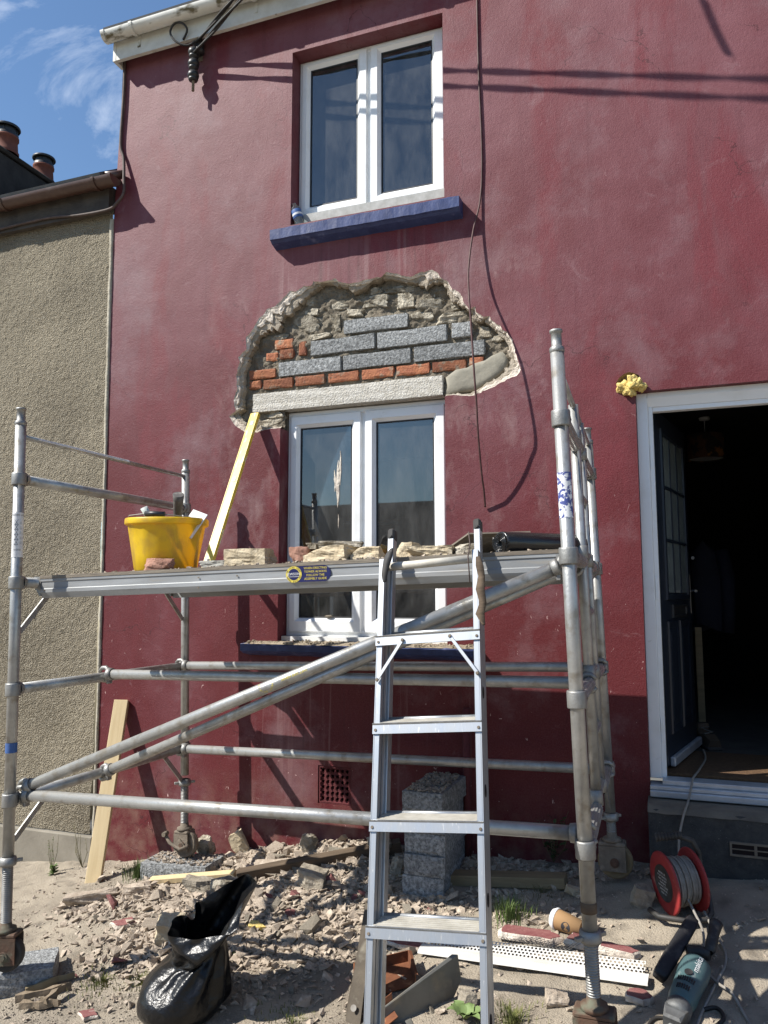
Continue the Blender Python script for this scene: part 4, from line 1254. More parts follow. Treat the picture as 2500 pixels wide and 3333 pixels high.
for (i, j), zt in tops.items():
    s, t, zb = i * (TL if j == 0 else sR(TW_)), j * TW_, bots[(i, j)]
    post = tpart(MB().tube([(s, t, zb), (s, t, zt)], RT, 20), 'post')
    sp = MB()
    sp.lathe([(RT, 0), (0.0275, 0.002), (0.0275, 0.018), (0.022, 0.024), (0.0195, 0.026), (0.0195, 0.075), (0.024, 0.078), (0.024, 0.086), (0.012, 0.088)], 16, Matrix.Translation((s, t, zt)))
    sp.build('spigot', 'alu_cast', post)
    for k in range(4):
        cb_ = MB()
        collar_geo(cb_, s, t, 0.5 * k, [(0, 1 if j == 0 else -1)])
        cb_.build('collar', 'alu_cast', post)
for k in range(4):
    tpart(MB().tube([(0, 0.03, 0.5 * k), (0, TW_ - 0.03, 0.5 * k)], RT, 18), 'rung')
# right end: ladder frame with two inner stiles and ribbed rungs
st2 = tpart(MB().tube([(sR(0.555), 0.555, 0.035), (sR(0.555), 0.555, 1.684)], 0.022, 16), 'stile')
st3 = tpart(MB().tube([(sR(0.86), 0.86, 0.0), (sR(0.86), 0.86, 1.669)], 0.019, 16), 'stile')
def ribbed(mb, p0, p1, r, n=28):
    a = frame_mtx(p0, p1)
    L = (Vector(p1) - Vector(p0)).length
    vs, fs = [], []
    for z in (0, L):
        for k in range(n):
            t = 2 * PI * k / n
            rr = r + (0.0012 if k % 2 else -0.0012)
            vs.append((rr * math.cos(t), rr * math.sin(t), z))
    for k in range(n):
        fs.append((k, (k + 1) % n, n + (k + 1) % n, n + k))
    return mb.add(vs, fs, False, a)
for k in range(4):
    tpart(ribbed(MB(), (TL, 0.03, 0.5 * k), (sR(0.533), 0.533, 0.5 * k), 0.0262), 'rung')
    tpart(ribbed(MB(), (sR(0.574), 0.574, 0.5 * k + 0.04), (sR(0.843), 0.843, 0.5 * k + 0.04), 0.017, 20), 'rung')
    tpart(ribbed(MB(), (sR(0.574), 0.574, 0.5 * k + 0.29), (sR(0.843), 0.843, 0.5 * k + 0.29), 0.017, 20), 'rung') if k < 3 else None
    tpart(ribbed(MB(), (sR(0.88), 0.88, 0.5 * k), (sR(TW_), TW_ - 0.03, 0.5 * k), 0.024), 'rung')
    cb_ = MB()
    cb_.lathe([(0.0225, -0.032), (0.028, -0.03), (0.028, 0.03), (0.0225, 0.032)], 16, Matrix.Translation((sR(0.555), 0.555, 0.5 * k + 0.04)))
    cb_.build('collar', 'alu_cast', st2)
    cb_ = MB()
    cb_.lathe([(0.0195, -0.03), (0.025, -0.028), (0.025, 0.028), (0.0195, 0.03)], 16, Matrix.Translation((sR(0.86), 0.86, 0.5 * k + 0.02)))
    cb_.build('collar', 'alu_cast', st3)
# thin guard rail tubes with a strip of print
gr_l = tpart(MB().tube([(0, 0.024, 1.713), (0, TW_ - 0.02, 1.708)], 0.0125, 12), 'guard_rail')
tpart(MB().tube([(TL, 0.024, 1.69), (sR(TW_), TW_ - 0.02, 1.66)], 0.0125, 12), 'guard_rail')
sb_ = MB()
n = 8
vs, fs = [], []
for y in (0.10, 0.78):
    for k in range(n + 1):
        t = -0.2 - 1.5 * k / n
        vs.append((0.0132 * math.cos(t + PI / 2), y, 1.7112 + 0.0132 * math.sin(t + PI / 2)))
for k in range(n):
    fs.append((k, k + 1, n + 2 + k, n + 1 + k))
sb_.add(vs, fs, True)
stk = sb_.build('sticker', 'sticker_white', gr_l)
# claws and ledgers, braces
def ledger(name, p0, p1, label=None):
    p0, p1 = Vector(p0), Vector(p1)
    o = tpart(MB().tube([p0, p1], RT, 18), name, label=label)
    d = (p1 - p0).normalized()
    for p, dd in ((p0, -d), (p1, d)):
        cl = MB()
        m_ = frame_mtx(p - dd * 0.012, p + dd)
        cl.lathe([(RT + 0.0015, 0), (0.032, 0.002), (0.034, 0.02), (0.034, 0.028), (0.01, 0.03)], 16, m_)
        # hook over the upright
        pts = []
        for k in range(9):
            a = R(-150 + 300 * k / 8)
            pts.append(p + dd * (0.046 - 0.036 * math.cos(a)) + Vector((0, 0, 0.036 * math.sin(a))))
        cl.tube(pts, 0.011, 8, rads=[0.009, 0.011, 0.012, 0.013, 0.013, 0.013, 0.012, 0.011, 0.009])
        cl.box(p + dd * 0.012 + Vector((-0.008, -0.016, -0.05)), p + dd * 0.012 + Vector((0.008, 0.016, -0.022)), bev=0.002)
        cl.build('claw', 'alu_cast', o)
    return o
ledger('ledger', (0.055, 0.055, 0.012), (2.548, 0.05, 0.036))
ledger('ledger', (0.055, 0.600, 0.516), (2.525, 0.53, 0.502))
ledger('ledger', (0.055, 1.275, 0.506), (2.50, 1.275, 0.504))
ledger('ledger', (0.055, 1.275, 0.004), (2.50, 1.275, 0.004))
brace = ledger('brace', (0.06, 0.060, 0.056), (2.535, 0.060, 0.961))
ledger('brace', (0.06, 0.60, 0.018), (2.51, 0.50, 0.966))
def strut(p0, p1):
    a = frame_mtx(p0, p1)
    L = (Vector(p1) - Vector(p0)).length
    tpart(MB().box((-0.004, -0.013, 0), (0.004, 0.013, L), a), 'strut')
strut((0, 0.215, 0.955), (0, 0.028, 0.765)); strut((0, 1.12, 0.975), (0, 1.31, 0.79))
strut((0, 0.20, -0.045), (0, 0.03, -0.185)); strut((0, 1.10, 0.015), (0, 1.31, -0.195))
strut((TL, 0.30, -0.02), (TL, 0.03, -0.21)); strut((sR(1.08), 1.08, -0.015), (sR(1.31), 1.31, -0.2))

def jack(s, t, zb, length, flange):
    mb = MB()
    n = int(length / 0.0085)
    prof = []
    for i in range(n + 1):
        z = zb - length * i / n
        prof += [(0.0240, z), (0.0240, z - length / n * 0.35), (0.0205, z - length / n * 0.5), (0.0205, z - length / n * 0.85)]
    mb.lathe(list(reversed(prof)), 16, Matrix.Translation((s, t, 0)))
    sc = tpart(mb, 'jack_screw', 'alu_cast')
    nut = MB()
    nut.lathe([(0.021, zb - 0.022), (0.036, zb - 0.022), (0.038, zb - 0.012), (0.036, zb + 0.012), (RT + 0.001, zb + 0.016)], 18, Matrix.Translation((s, t, 0)))
    for a in (0.3, 0.3 + PI):
        nut.box((0.03, -0.009, zb - 0.012), (0.062, 0.009, zb + 0.002), Matrix.Translation((s, t, 0)) @ Matrix.Rotation(a + 0.5, 4, 'Z'), bev=0.002)
    nut.build('jack_nut', 'alu_cast', sc)
    return sc
def castor(s, t, ztop, zbot, rz, m, wm, size=0.06, wr=0.085, lever=False):
    hb = MB()
    A = Matrix.Translation((s, t, 0)) @ Matrix.Rotation(rz, 4, 'Z')
    hb.lathe([(0.018, ztop + 0.03), (0.024, ztop + 0.028), (0.026, ztop + 0.008), (0.045, ztop + 0.002), (0.047, ztop - 0.012), (0.03, ztop - 0.014)], 18, A)
    hz = ztop - 0.012
    hb.box((-size, -0.042, hz - 0.02), (size, 0.042, hz), A, bev=0.006)
    for sy in (-1, 1):
        hb.prism([(-size, hz - 0.018), (-size * 0.99, zbot + wr * 0.5), (size * 0.99, zbot + wr * 0.5), (size, hz - 0.018)], sy * 0.042, sy * 0.036, A)
    c = tpart(hb, 'castor', m)
    wb = MB()
    W = A @ Matrix.Translation((0.01, 0, zbot + wr)) @ Matrix.Rotation(PI / 2, 4, 'X')
    wb.lathe([(0.012, -0.026), (wr * 0.55, -0.018), (wr * 0.82, -0.022), (wr * 0.95, -0.022), (wr, -0.012), (wr, 0.012), (wr * 0.95, 0.022), (wr * 0.82, 0.022), (wr * 0.55, 0.018), (0.012, 0.026)], 28, W, close=True)
    wb.build('wheel', wm, c)
    bo = MB()
    bo.lathe([(0.014, -0.056), (0.014, 0.056)], 6, W, close=True)
    bo.lathe([(0.022, -0.049), (0.022, 0.049)], 12, W, close=True)
    bo.build('axle_bolt', 'castor_rusty', c)
    if lever:
        lv = MB()
        lv.tube([A @ Vector((0.065, -0.05, zbot + wr * 1.0)), A @ Vector((0.0, -0.052, zbot + wr * 0.7)), A @ Vector((-0.07, -0.052, zbot + wr * 1.1)), A @ Vector((-0.105, -0.052, zbot + wr * 1.7))], 0.011, 8)
        lv.tube([A @ Vector((-0.105, -0.07, zbot + wr * 1.7)), A @ Vector((-0.105, -0.03, zbot + wr * 1.72))], 0.014, 8)
        lv.prism([(-0.06, zbot + wr * 1.0), (0.0, zbot + wr * 0.55), (0.05, zbot + wr * 0.8), (0.0, zbot + wr * 1.45)], -0.052, -0.046, A)
        lv.build('brake_lever', 'castor_iron', c)
    return c
jack(0, 0, -0.265, 0.29, True); castor(0, 0, -0.56, -0.742, 0.35, 'castor_rusty', 'rubber', 0.062, 0.075)
jack(TL, 0, -0.275, 0.205, True); castor(TL, 0, -0.495, -0.745, 0.0, 'castor_rusty', 'rubber', 0.068, 0.09)
jack(0, TW_, -0.205, 0.265, True); castor(0, TW_, -0.478, -0.650, 0.0, 'castor_iron', 'castor_iron', 0.05, 0.082, lever=True)
jack(sR(TW_), TW_, -0.232, 0.09, True); castor(sR(TW_), TW_, -0.340, -0.530, 0.0, 'castor_iron', 'wheel_tan', 0.064, 0.085)
tpart(MB().lathe([(RT + 0.0005, -0.204), (0.0275, -0.203), (0.0275, -0.172), (RT + 0.0005, -0.170)], 18, Matrix.Translation((TL, 0, 0))), 'band', 'timber_dark')
# prints and tape on the posts: curved sheets hugging the tube
def wrap(s, t, z0, z1, a0, a1, m, name, r=RT + 0.0008):
    mb = MB()
    n = 12
    vs, fs = [], []
    for z in (z0, z1):
        for k in range(n + 1):
            a = a0 + (a1 - a0) * k / n
            vs.append((s + r * math.cos(a), t + r * math.sin(a), z))
    for k in range(n):
        fs.append((k, k + 1, n + 2 + k, n + 1 + k))
    mb.add(vs, fs, True)
    return tpart(mb, name, m)
def wrap_text(mb, s, t, zc, ac, body, size, r=RT + 0.0014):
    vs, fs = text_geo(body, size)
    mb.add([(s + r * math.cos(ac + v.x / r), t + r * math.sin(ac + v.x / r), zc + v.y) for v in vs], fs)
AV = math.atan2(-2.86, 2.88)
w1 = wrap(0, 0, 1.12, 1.335, AV - 1.25, AV + 1.25, 'sticker_white', 'sticker')
wt = MB()
wrap_text(wt, 0, 0, 1.322, AV, 'TOWERS LTD', 0.0105)
wrap_text(wt, 0, 0, 1.155, AV, 'FOR STABILISERS\nOR PLATFORMS', 0.0045)
for k in range(5):
    zz = 1.18 + k * 0.024
    for a, b in (((-0.55, zz), (0.1, zz + 0.024)), ((0.1, zz), (-0.55, zz + 0.024)), ((-0.55, zz), (0.1, zz)), ((0.35, zz + 0.004), (0.8, zz + 0.004)), ((0.35, zz + 0.012), (0.7, zz + 0.012))):
        r_ = RT + 0.0014
        p = []
        for f_ in (0, 0.5, 1):
            aa = AV + a[0] + (b[0] - a[0]) * f_
            p.append((r_ * math.cos(aa), r_ * math.sin(aa), a[1] + (b[1] - a[1]) * f_))
        wt.tube(p, 0.0007, 4)
wt.build('print', 'ink_dark', w1)
AV2 = math.atan2(-2.8, 0.3)
wrap(TL, 0, 1.135, 1.30, AV2 - 1.2, AV2 + 1.2, 'sticker_worn', 'sticker')
wrap(0, 0, 0.213, 0.258, AV - 1.5, AV + 1.5, 'tape_blue', 'tape')
# lettering on the guard rail strip, read along the tube
gt = MB()
vs, fs = text_geo('ALWAYS FOLLOW THE MANUFACTURERS ASSEMBLY INSTRUCTIONS   NOT TO BE USED FOR BRACES OR PLATFORMS', 0.0118)
gt.add([(0.0138 * math.cos(-0.75 + v.y / 0.0138), 0.44 + v.x, 1.7112 + 0.0138 * math.sin(-0.75 + v.y / 0.0138 + 1.2)) for v in vs], fs)
gt.build('print', 'ink_dark', stk)
# worn yellow hire print on the brace
bm_ = frame_mtx((0.06, 0.060, 0.056), (2.535, 0.060, 0.961))
bt = MB()
def on_brace(u, w):   # u along the tube, w round it, facing the camera
    a = -PI / 2 + w
    return bm_ @ Vector((0, 0, u)) + (Vector((0, 1, 0)) * math.sin(a) + (bm_.to_3x3() @ Vector((0, 0, 1))).cross(Vector((0, 1, 0))) * -math.cos(a)) * (RT + 0.0012)
vs, fs = text_geo('WHEN ERECTING', 0.016)
bt.add([on_brace(1.50 + v.x, v.y / RT - 0.15) for v in vs], fs)
for k, ch in enumerate('ON HIRE FROM'):
    if ch == ' ': continue
    a = R(190 - 15 * k)
    vs, fs = text_geo(ch, 0.013)
    Rm = Matrix.Rotation(a - PI / 2, 3, 'Z')
    bt.add([on_brace(1.36 + (Rm @ v).x + 0.034 * math.cos(a), ((Rm @ v).y + 0.034 * math.sin(a)) / RT - 0.6) for v in vs], fs)
bt.build('print', 'sticker_yellow', brace)

# ------------------------------------------------------------------ platform on the tower
deck = thing('scaffold_platform', 'working platform hooked on the tower, strewn with stones and a yellow tub', 'platform')
deck.matrix_world = TM
DZ = 1.034
T0, T1 = 0.115, 1.20
db_ = MB().box((0.030, T0 - 0.002, 1.0185), (2.56, T1 + 0.002, DZ))
db_.build('deck_board', 'plywood_old', deck)
def beam(t0, t1):
    sgn = 1 if t1 > t0 else -1
    pr = [(t0, 1.018), (t0, 1.006), (t0 + sgn * 0.004, 1.002), (t0 + sgn * 0.004, 0.972), (t0, 0.968), (t0, 0.952), (t0 + sgn * 0.012, 0.925), (t1, 0.925), (t1, 1.018)]
    vs = [(0.036, a, b) for a, b in pr] + [(2.531, a, b) for a, b in pr]
    n = len(pr)
    fs = [tuple(range(n)), tuple(reversed(range(n, 2 * n)))] + [(i, n + i, n + (i + 1) % n, (i + 1) % n) for i in range(n)]
    return MB().add(vs, fs).build('side_beam', 'alu_beam', deck)
b_front = beam(T0, T0 + 0.04)
beam(T1, T1 - 0.04)
for s in (0.3, 0.9, 1.5, 2.1):
    MB().box((s - 0.02, T0 + 0.042, 0.96), (s + 0.02, T1 - 0.042, 1.018)).build('cross_member', 'alu_beam', deck)
for s0, sg in ((0.036, -1), (2.531, 1)):
    for t in (T0 + 0.03, T1 - 0.03):
        hk = MB()
        hk.prism([(s0, 0.935), (s0 + sg * 0.006, 0.935), (s0 + sg * 0.045, 0.985), (s0 + sg * 0.045, 1.03), (s0 - sg * 0.0, 1.03)] if sg < 0 else [(s0, 0.935), (s0, 1.03), (s0 + 0.045, 1.03), (s0 + 0.045, 0.985), (s0 + 0.006, 0.935)], t - 0.03, t + 0.03)
        hk.build('hook', 'alu_cast', deck)
rv = MB()
for s, z in ((0.062, 0.963), (0.95, 0.99), (0.95, 0.945), (1.15, 0.99)):
    rv.lathe([(0.004, 0), (0.0035, 0.002)], 8, Matrix.Translation((s, T0, z)) @ Matrix.Rotation(PI / 2, 4, 'X'), close=True)
rv.build('rivets', 'castor_iron', deck)
# hire sticker
XF = Matrix.Rotation(PI / 2, 4, 'X')
yS = T0 - 0.0012
poly = [(1.43, 0.951), (1.575, 0.951)] + [(1.570 + 0.033 * math.cos(a), 0.984 + 0.034 * math.sin(a)) for a in [R(-80 + 20 * k) for k in range(9)]] + [(1.575, 1.0185), (1.43, 1.0185)]
sk = MB().add([(x, yS, z) for x, z in poly], [tuple(range(len(poly)))])
disc = [(1.430 + 0.0375 * math.cos(2 * PI * k / 32), 0.984 + 0.0345 * math.sin(2 * PI * k / 32)) for k in range(32)]
sk_o = sk.build('sticker', 'sticker_navy', b_front, 'navy and yellow hire sticker on the platform edge')
rg = MB().add([(x, yS - 0.0006, z) for x, z in disc], [tuple(range(32))])
rg.build('disc', 'sticker_yellow', b_front)
dk = MB().add([(1.430 + (x - 1.430) * 0.70, yS - 0.0012, 0.984 + (z - 0.984) * 0.70) for x, z in disc], [tuple(range(32))])
dk.build('disc', 'sticker_navy', b_front)
lt = MB()
vs, fs = text_geo('JEWSON', 0.0158)
lt.add(vs, fs, False, Matrix.Translation((1.430, yS - 0.002, 0.985)) @ XF)
lt.box((1.404, yS - 0.0022, 0.9735), (1.456, yS - 0.0018, 0.975))
lt.build('lettering', 'sticker_white', b_front)
lt = MB()
for k, line in enumerate(['WHEN ERECTING', 'TOWER ALWAYS', 'FOLLOW THE', 'ASSEMBLY GUIDE']):
    vs, fs = text_geo(line, 0.0135)
    lt.add(vs, fs, False, Matrix.Translation((1.532, yS - 0.0007, 1.0075 - k * 0.0148)) @ XF)
lt.build('lettering', 'sticker_yellow', b_front)
lt = MB()
for base in (100, -80):
    for k, ch in enumerate('ON HIRE FROM'):
        if ch == ' ': continue
        a = R(base + 62 - 12.5 * k)
        vs, fs = text_geo(ch, 0.0098)
        lt.add(vs, fs, False, Matrix.Translation((1.430 + 0.0318 * math.cos(a), yS - 0.0012, 0.984 + 0.0293 * math.sin(a))) @ XF @ Matrix.Rotation(a - PI / 2, 4, 'Z'))
lt.build('lettering', 'ink_dark', b_front)

# ------------------------------------------------------------------ things on the platform
def on_deck(name, me, label, cat, s, t, h, rot=(0, 0, 0), group=None, scale=(1, 1, 1)):
    o = inst(me, name, tw(s, t, h), rot, scale)
    return tag(o, label, cat, group)
def deck_stone(seed, m, s0, s1, z1, t, dep, label, z0=DZ, sub=3, cuts=10, cat='stone'):
    w, h = s1 - s0, z1 - z0
    me = rock_mesh('stone', seed, m, sub, (w * TSC, dep, h * TSC * 1.06), max(3, cuts - 5), 0.06, blocky=True)
    return on_deck('stone', me, label, cat, (s0 + s1) / 2, t, z0 + h / 2 - 0.002, (0, 0, random.Random(seed).uniform(-0.25, 0.25)))
deck_stone(11, 'limestone', 1.040, 1.262, 1.113, 0.24, 0.15, 'large sandy block of stone on the platform right of the spirit level')
deck_stone(12, 'grey_lump', 0.90, 1.05, 1.070, 0.24, 0.11, 'flat grey lump of mortar at the foot of the spirit level')
deck_stone(13, 'pink_stone', 1.352, 1.445, 1.112, 0.25, 0.08, 'pinkish three-cornered stone leaning on the largest platform stone', cuts=5)
deck_stone(14, 'limestone', 1.432, 1.665, 1.106, 0.26, 0.17, 'largest sandy stone block on the platform, with flat stones on top')
deck_stone(15, 'pale_stone', 1.485, 1.678, 1.128, 0.27, 0.12, 'flat pale stone lying on top of the largest platform stone', z0=1.1, cuts=7)
deck_stone(16, 'pale_stone', 1.425, 1.482, 1.127, 0.26, 0.06, 'small pale stone on top of the largest platform stone at its left end', z0=1.1)
deck_stone(17, 'limestone', 1.655, 1.790, 1.094, 0.25, 0.12, 'crumbly sandy stone on the platform just left of the ladder')
deck_stone(18, 'limestone', 1.825, 1.920, 1.110, 0.33, 0.11, 'yellowish stone behind the left ladder stile')
deck_stone(19, 'limestone', 1.885, 2.090, 1.088, 0.30, 0.12, 'long flat stone behind the top rung of the ladder')
deck_stone(20, 'pale_stone', 2.085, 2.185, 1.090, 0.32, 0.10, 'pale stone on the platform beside the right ladder stile')
deck_stone(21, 'grey_lump', 2.225, 2.30, 1.135, 0.55, 0.07, 'small pale lump behind the end of the black roll')
deck_stone(22, 'pink_stone', 0.636, 0.762, 1.092, 0.165, 0.085, 'dirty brown half brick in front of the yellow tub', cuts=6, cat='brick')
rr = random.Random(77)
cr = MB()
for i in range(420):
    s, t = rr.uniform(0.08, 2.5), 0.125 + abs(rr.gauss(0, 0.12))
    if rr.random() < 0.5: s = rr.choice((1.3, 1.45, 1.75, 0.95, 1.85, 2.1)) + rr.gauss(0, 0.08)
    s = min(max(s, 0.08), 2.5)
    k = rr.uniform(0.003, 0.011)
    c = tw(s, min(t, 0.7), DZ + k * 0.4)
    scatter_add(cr, c, k, rr)
tag(cr.build('platform_crumbs', 'rubble'), 'small crumbs of stone and mortar scattered over the platform', 'rubble', kind='stuff')

# yellow tub
tub = thing('mixing_tub', 'big yellow plastic tub holding tools at the left end of the platform', 'bucket', tw(0.60, 0.345, DZ))
tub.scale = (0.9, 0.9, TSC)
tb_ = MB()
n = 48
prof = [(0.150, 0.002), (0.157, 0.008), (0.170, 0.08), (0.185, 0.16), (0.196, 0.222), (0.199, 0.226), (0.213, 0.228), (0.215, 0.232), (0.215, 0.252), (0.212, 0.258), (0.203, 0.258), (0.199, 0.250), (0.190, 0.20), (0.175, 0.12), (0.155, 0.014), (0.148, 0.010)]
for i, (r, z) in enumerate(prof):
    for k in range(n):
        a = 2 * PI * k / n
        rr_ = r
        if 1 <= i <= 4 and k % 6 == 0: rr_ += 0.004
        tb_.v.append((rr_ * math.cos(a), rr_ * math.sin(a), z + (0.003 * math.sin(2 * a + 1) if i > 5 else 0)))
for i in range(len(prof) - 1):
    for k in range(n):
        tb_.f.append((i * n + k, i * n + (k + 1) % n, (i + 1) * n + (k + 1) % n, (i + 1) * n + k)); tb_.sm.append(True)
tb_.f.append(tuple(reversed(range(n)))); tb_.sm.append(False)
tb_.f.append(tuple(range((len(prof) - 1) * n, len(prof) * n))); tb_.sm.append(False)
tb_.build('tub_body', 'bucket_yellow', tub)
hb = MB()
pts = [(-0.214, 0, 0.24), (-0.19, -0.08, 0.262), (-0.12, -0.16, 0.270), (0.0, -0.192, 0.272), (0.12, -0.16, 0.266), (0.19, -0.08, 0.26), (0.214, 0, 0.24)]
hb.tube(pts, 0.0028, 6)
hb.build('bail_wire', 'mesh_wire', tub)
hb = MB().tube([(0.005, -0.192, 0.272), (0.055, -0.186, 0.271), (0.105, -0.168, 0.268)], 0.0125, 10)
hb.build('grip', 'black_metal', tub)
hm = thing('hammer', 'worn grey hammer handle sticking up out of the yellow tub', 'hammer', tw(0.637, 0.33, DZ + 0.05))
MB().tube([(0.03, 0.02, 0.0), (0.055, -0.03, 0.19), (0.085, -0.07, 0.28), (0.095, -0.085, 0.305)], 0.02, 12, rads=[0.016, 0.018, 0.024, 0.026]).build('handle', 'hand_grip', hm)
MB().box((-0.02, 0.0, -0.02), (0.08, 0.05, 0.03), bev=0.006).build('head', 'castor_iron', hm)
tl = thing('chisel', 'pale green handle of a tool showing at the rim of the yellow tub', 'tool', tw(0.557, 0.26, DZ + 0.03))
MB().tube([(0.05, 0.05, 0), (0.03, 0.01, 0.18), (0.01, -0.02, 0.235), (-0.005, -0.035, 0.272)], 0.014, 12, rads=[0.008, 0.012, 0.016, 0.017]).build('handle', 'pale_green_plastic', tl)
MB().box((0.04, 0.045, -0.015), (0.06, 0.055, 0.0), bev=0.002).build('blade', 'castor_iron', tl)
pk = thing('packet', 'white paper packet poking out of the right side of the yellow tub', 'packet', tw(0.737, 0.30, DZ + 0.17))
pm_ = Matrix.Rotation(0.35, 4, 'Y') @ Matrix.Rotation(-0.5, 4, 'X')
MB().box((-0.04, -0.003, 0), (0.045, 0.003, 0.14), pm_, bev=0.001).build('sheet', 'paper_white', pk)
MB().box((0.0, -0.0042, 0.085), (0.022, -0.0034, 0.097), pm_).build('mark', 'ink_dark', pk)

# spirit level leaning from the platform to the hole
lvl_a, lvl_b = Vector((-2.385, -0.60, 1.628)), Vector((-2.418, -0.016, 2.668))
lv = thing('spirit_level', 'yellow spirit level leaning from the platform up to the hole', 'spirit level')
lv.matrix_world = frame_mtx(lvl_a, lvl_b, (0, -1, 0))
LL = (lvl_b - lvl_a).length
lm = MB()
pr = [(-0.027, -0.0125), (0.027, -0.0125), (0.027, 0.0125), (-0.027, 0.0125)]
lm.box((-0.027, -0.011, 0), (0.027, 0.011, LL), bev=0.0015)
for x in (-0.0275, 0.0225):
    lm.box((x, -0.0128, 0.003), (x + 0.005, 0.0128, LL - 0.003))
lm.build('body', 'level_yellow', lv)
for z in (LL - 0.09, LL * 0.55):
    MB().box((-0.018, -0.0135, z - 0.022), (0.012, 0.0135, z + 0.022), bev=0.004).build('vial', 'vial_glass', lv)
MB().lathe([(0.009, -0.0132), (0.009, 0.0132)], 12, Matrix.Translation((0.0, 0, 0.09)) @ Matrix.Rotation(PI / 2, 4, 'X'), close=True).build('hang_hole', 'ink_dark', lv)

# roll of black plastic
ra, rb = tw(2.292, 0.26, DZ + 0.046), tw(2.565, 0.60, DZ + 0.044)
rl = thing('plastic_roll', 'roll of black plastic sheeting lying on the right end of the platform', 'roll')
rl.matrix_world = frame_mtx(ra, rb)
RLn = (rb - ra).length
rm_ = MB()
n = 30
rm_.lathe([(0.036, 0.003), (0.043, 0.0), (0.0445, 0.01), (0.0445, RLn - 0.01), (0.041, RLn)], n)
rm_.build('roll', 'plastic_roll', rl)
sp = MB()
pts = []
for k in range(90):
    a = k * 0.36
    r = 0.012 + 0.030 * k / 90
    pts.append((r * math.cos(a), r * math.sin(a), -0.004 + 0.004 * math.sin(k * 0.7)))
sp.tube(pts, 0.0022, 5)
sp.lathe([(0.036, 0.003), (0.02, 0.012), (0.004, 0.014)], n)
sp.build('roll_end', 'plastic_roll', rl)
bd = MB().add([tw(1.93, 0.50, DZ + 0.012), tw(2.10, 0.48, DZ + 0.112), tw(2.34, 0.66, DZ + 0.12), tw(2.17, 0.84, DZ + 0.012)], [(0, 1, 2, 3)])
bd2 = MB()
q = [Vector(v) for v in bd.v]
nrm = (q[1] - q[0]).cross(q[2] - q[0]).normalized() * 0.004
bd2.add([v + nrm for v in q] + [v - nrm for v in q], [(0, 1, 2, 3), (7, 6, 5, 4), (0, 4, 5, 1), (1, 5, 6, 2), (2, 6, 7, 3), (3, 7, 4, 0)])
tag(bd2.build('thin_board', 'plywood_old'), 'thin dusty board propped up behind the stones on the platform', 'board')

# ------------------------------------------------------------------ step ladder
ez = Vector((-0.082, 0.32, 1.0)).normalized()
ex = Vector((1, 0, 0.066))
ex = (ex - ez * ex.dot(ez)).normalized()
ey = ez.cross(ex)
LM = Matrix((ex, ey, ez)).transposed().to_4x4() @ Matrix.Scale(0.97, 4)
LM.translation = (-0.669, -2.126, -0.115)
lad = thing('step_ladder', 'aluminium step ladder leaning against the front of the platform', 'ladder')
lad.matrix_world = LM
HW, SL = 0.1935, 1.93
for sg in (-1, 1):
    xo, xi = sg * HW, sg * (HW - 0.022)
    sb_ = MB()
    # channel: web outside, two flanges
    sb_.box((xo, 0.0, 0), (xo - sg * 0.003, 0.062, SL))
    sb_.box((xo - sg * 0.0032, 0.0, 0), (xi, 0.004, SL), bev=0.001)
    sb_.box((xo - sg * 0.0032, 0.058, 0), (xi, 0.062, SL), bev=0.001)
    sb_.box((xi + sg * 0.0002, 0.0045, 0), (xi + sg * 0.003, 0.026, SL))
    sb_.box((xi + sg * 0.0002, 0.034, 0), (xi + sg * 0.003, 0.0575, SL))
    so = sb_.build('stile', 'alu_ladder', lad)
    slots = MB()
    for s_ in (0.45, 0.77, 1.09, 1.41, 1.72):
        slots.lathe([(0.013, 0), (0.013, 0.0008)], 12, Matrix.Translation((xo + sg * 0.0004 - (0.0008 if sg < 0 else 0), 0.034, s_)) @ Matrix.Rotation(PI / 2, 4, 'Y') @ Matrix.Scale(1.6, 4, (1, 0, 0)) , close=True)
    slots.build('slot', 'dark_void', so)
    rb_ = MB()
    xq = sg * (HW - 0.006)
    rb_.box((xq - sg * 0.024, 0.067, 0.03), (xq, 0.108, 2.055), bev=0.002)
    ro = rb_.build('rear_stile', 'alu_ladder', lad)
    cp = MB().box((xq - sg * 0.0265, 0.0645, 2.035), (xq + sg * 0.0025, 0.1105, 2.085), bev=0.007)
    cp.lathe([(0.006, 0), (0.005, 0.003)], 10, Matrix.Translation((xq - sg * 0.012, 0.0635, 2.05)) @ Matrix.Rotation(PI / 2, 4, 'X'), close=True)
    cp.build('end_cap', 'rubber', ro)
    MB().box((xo - sg * 0.024, -0.004, -0.012), (xo + sg * 0.003, 0.066, 0.03), bev=0.004).build('foot', 'rubber', so)
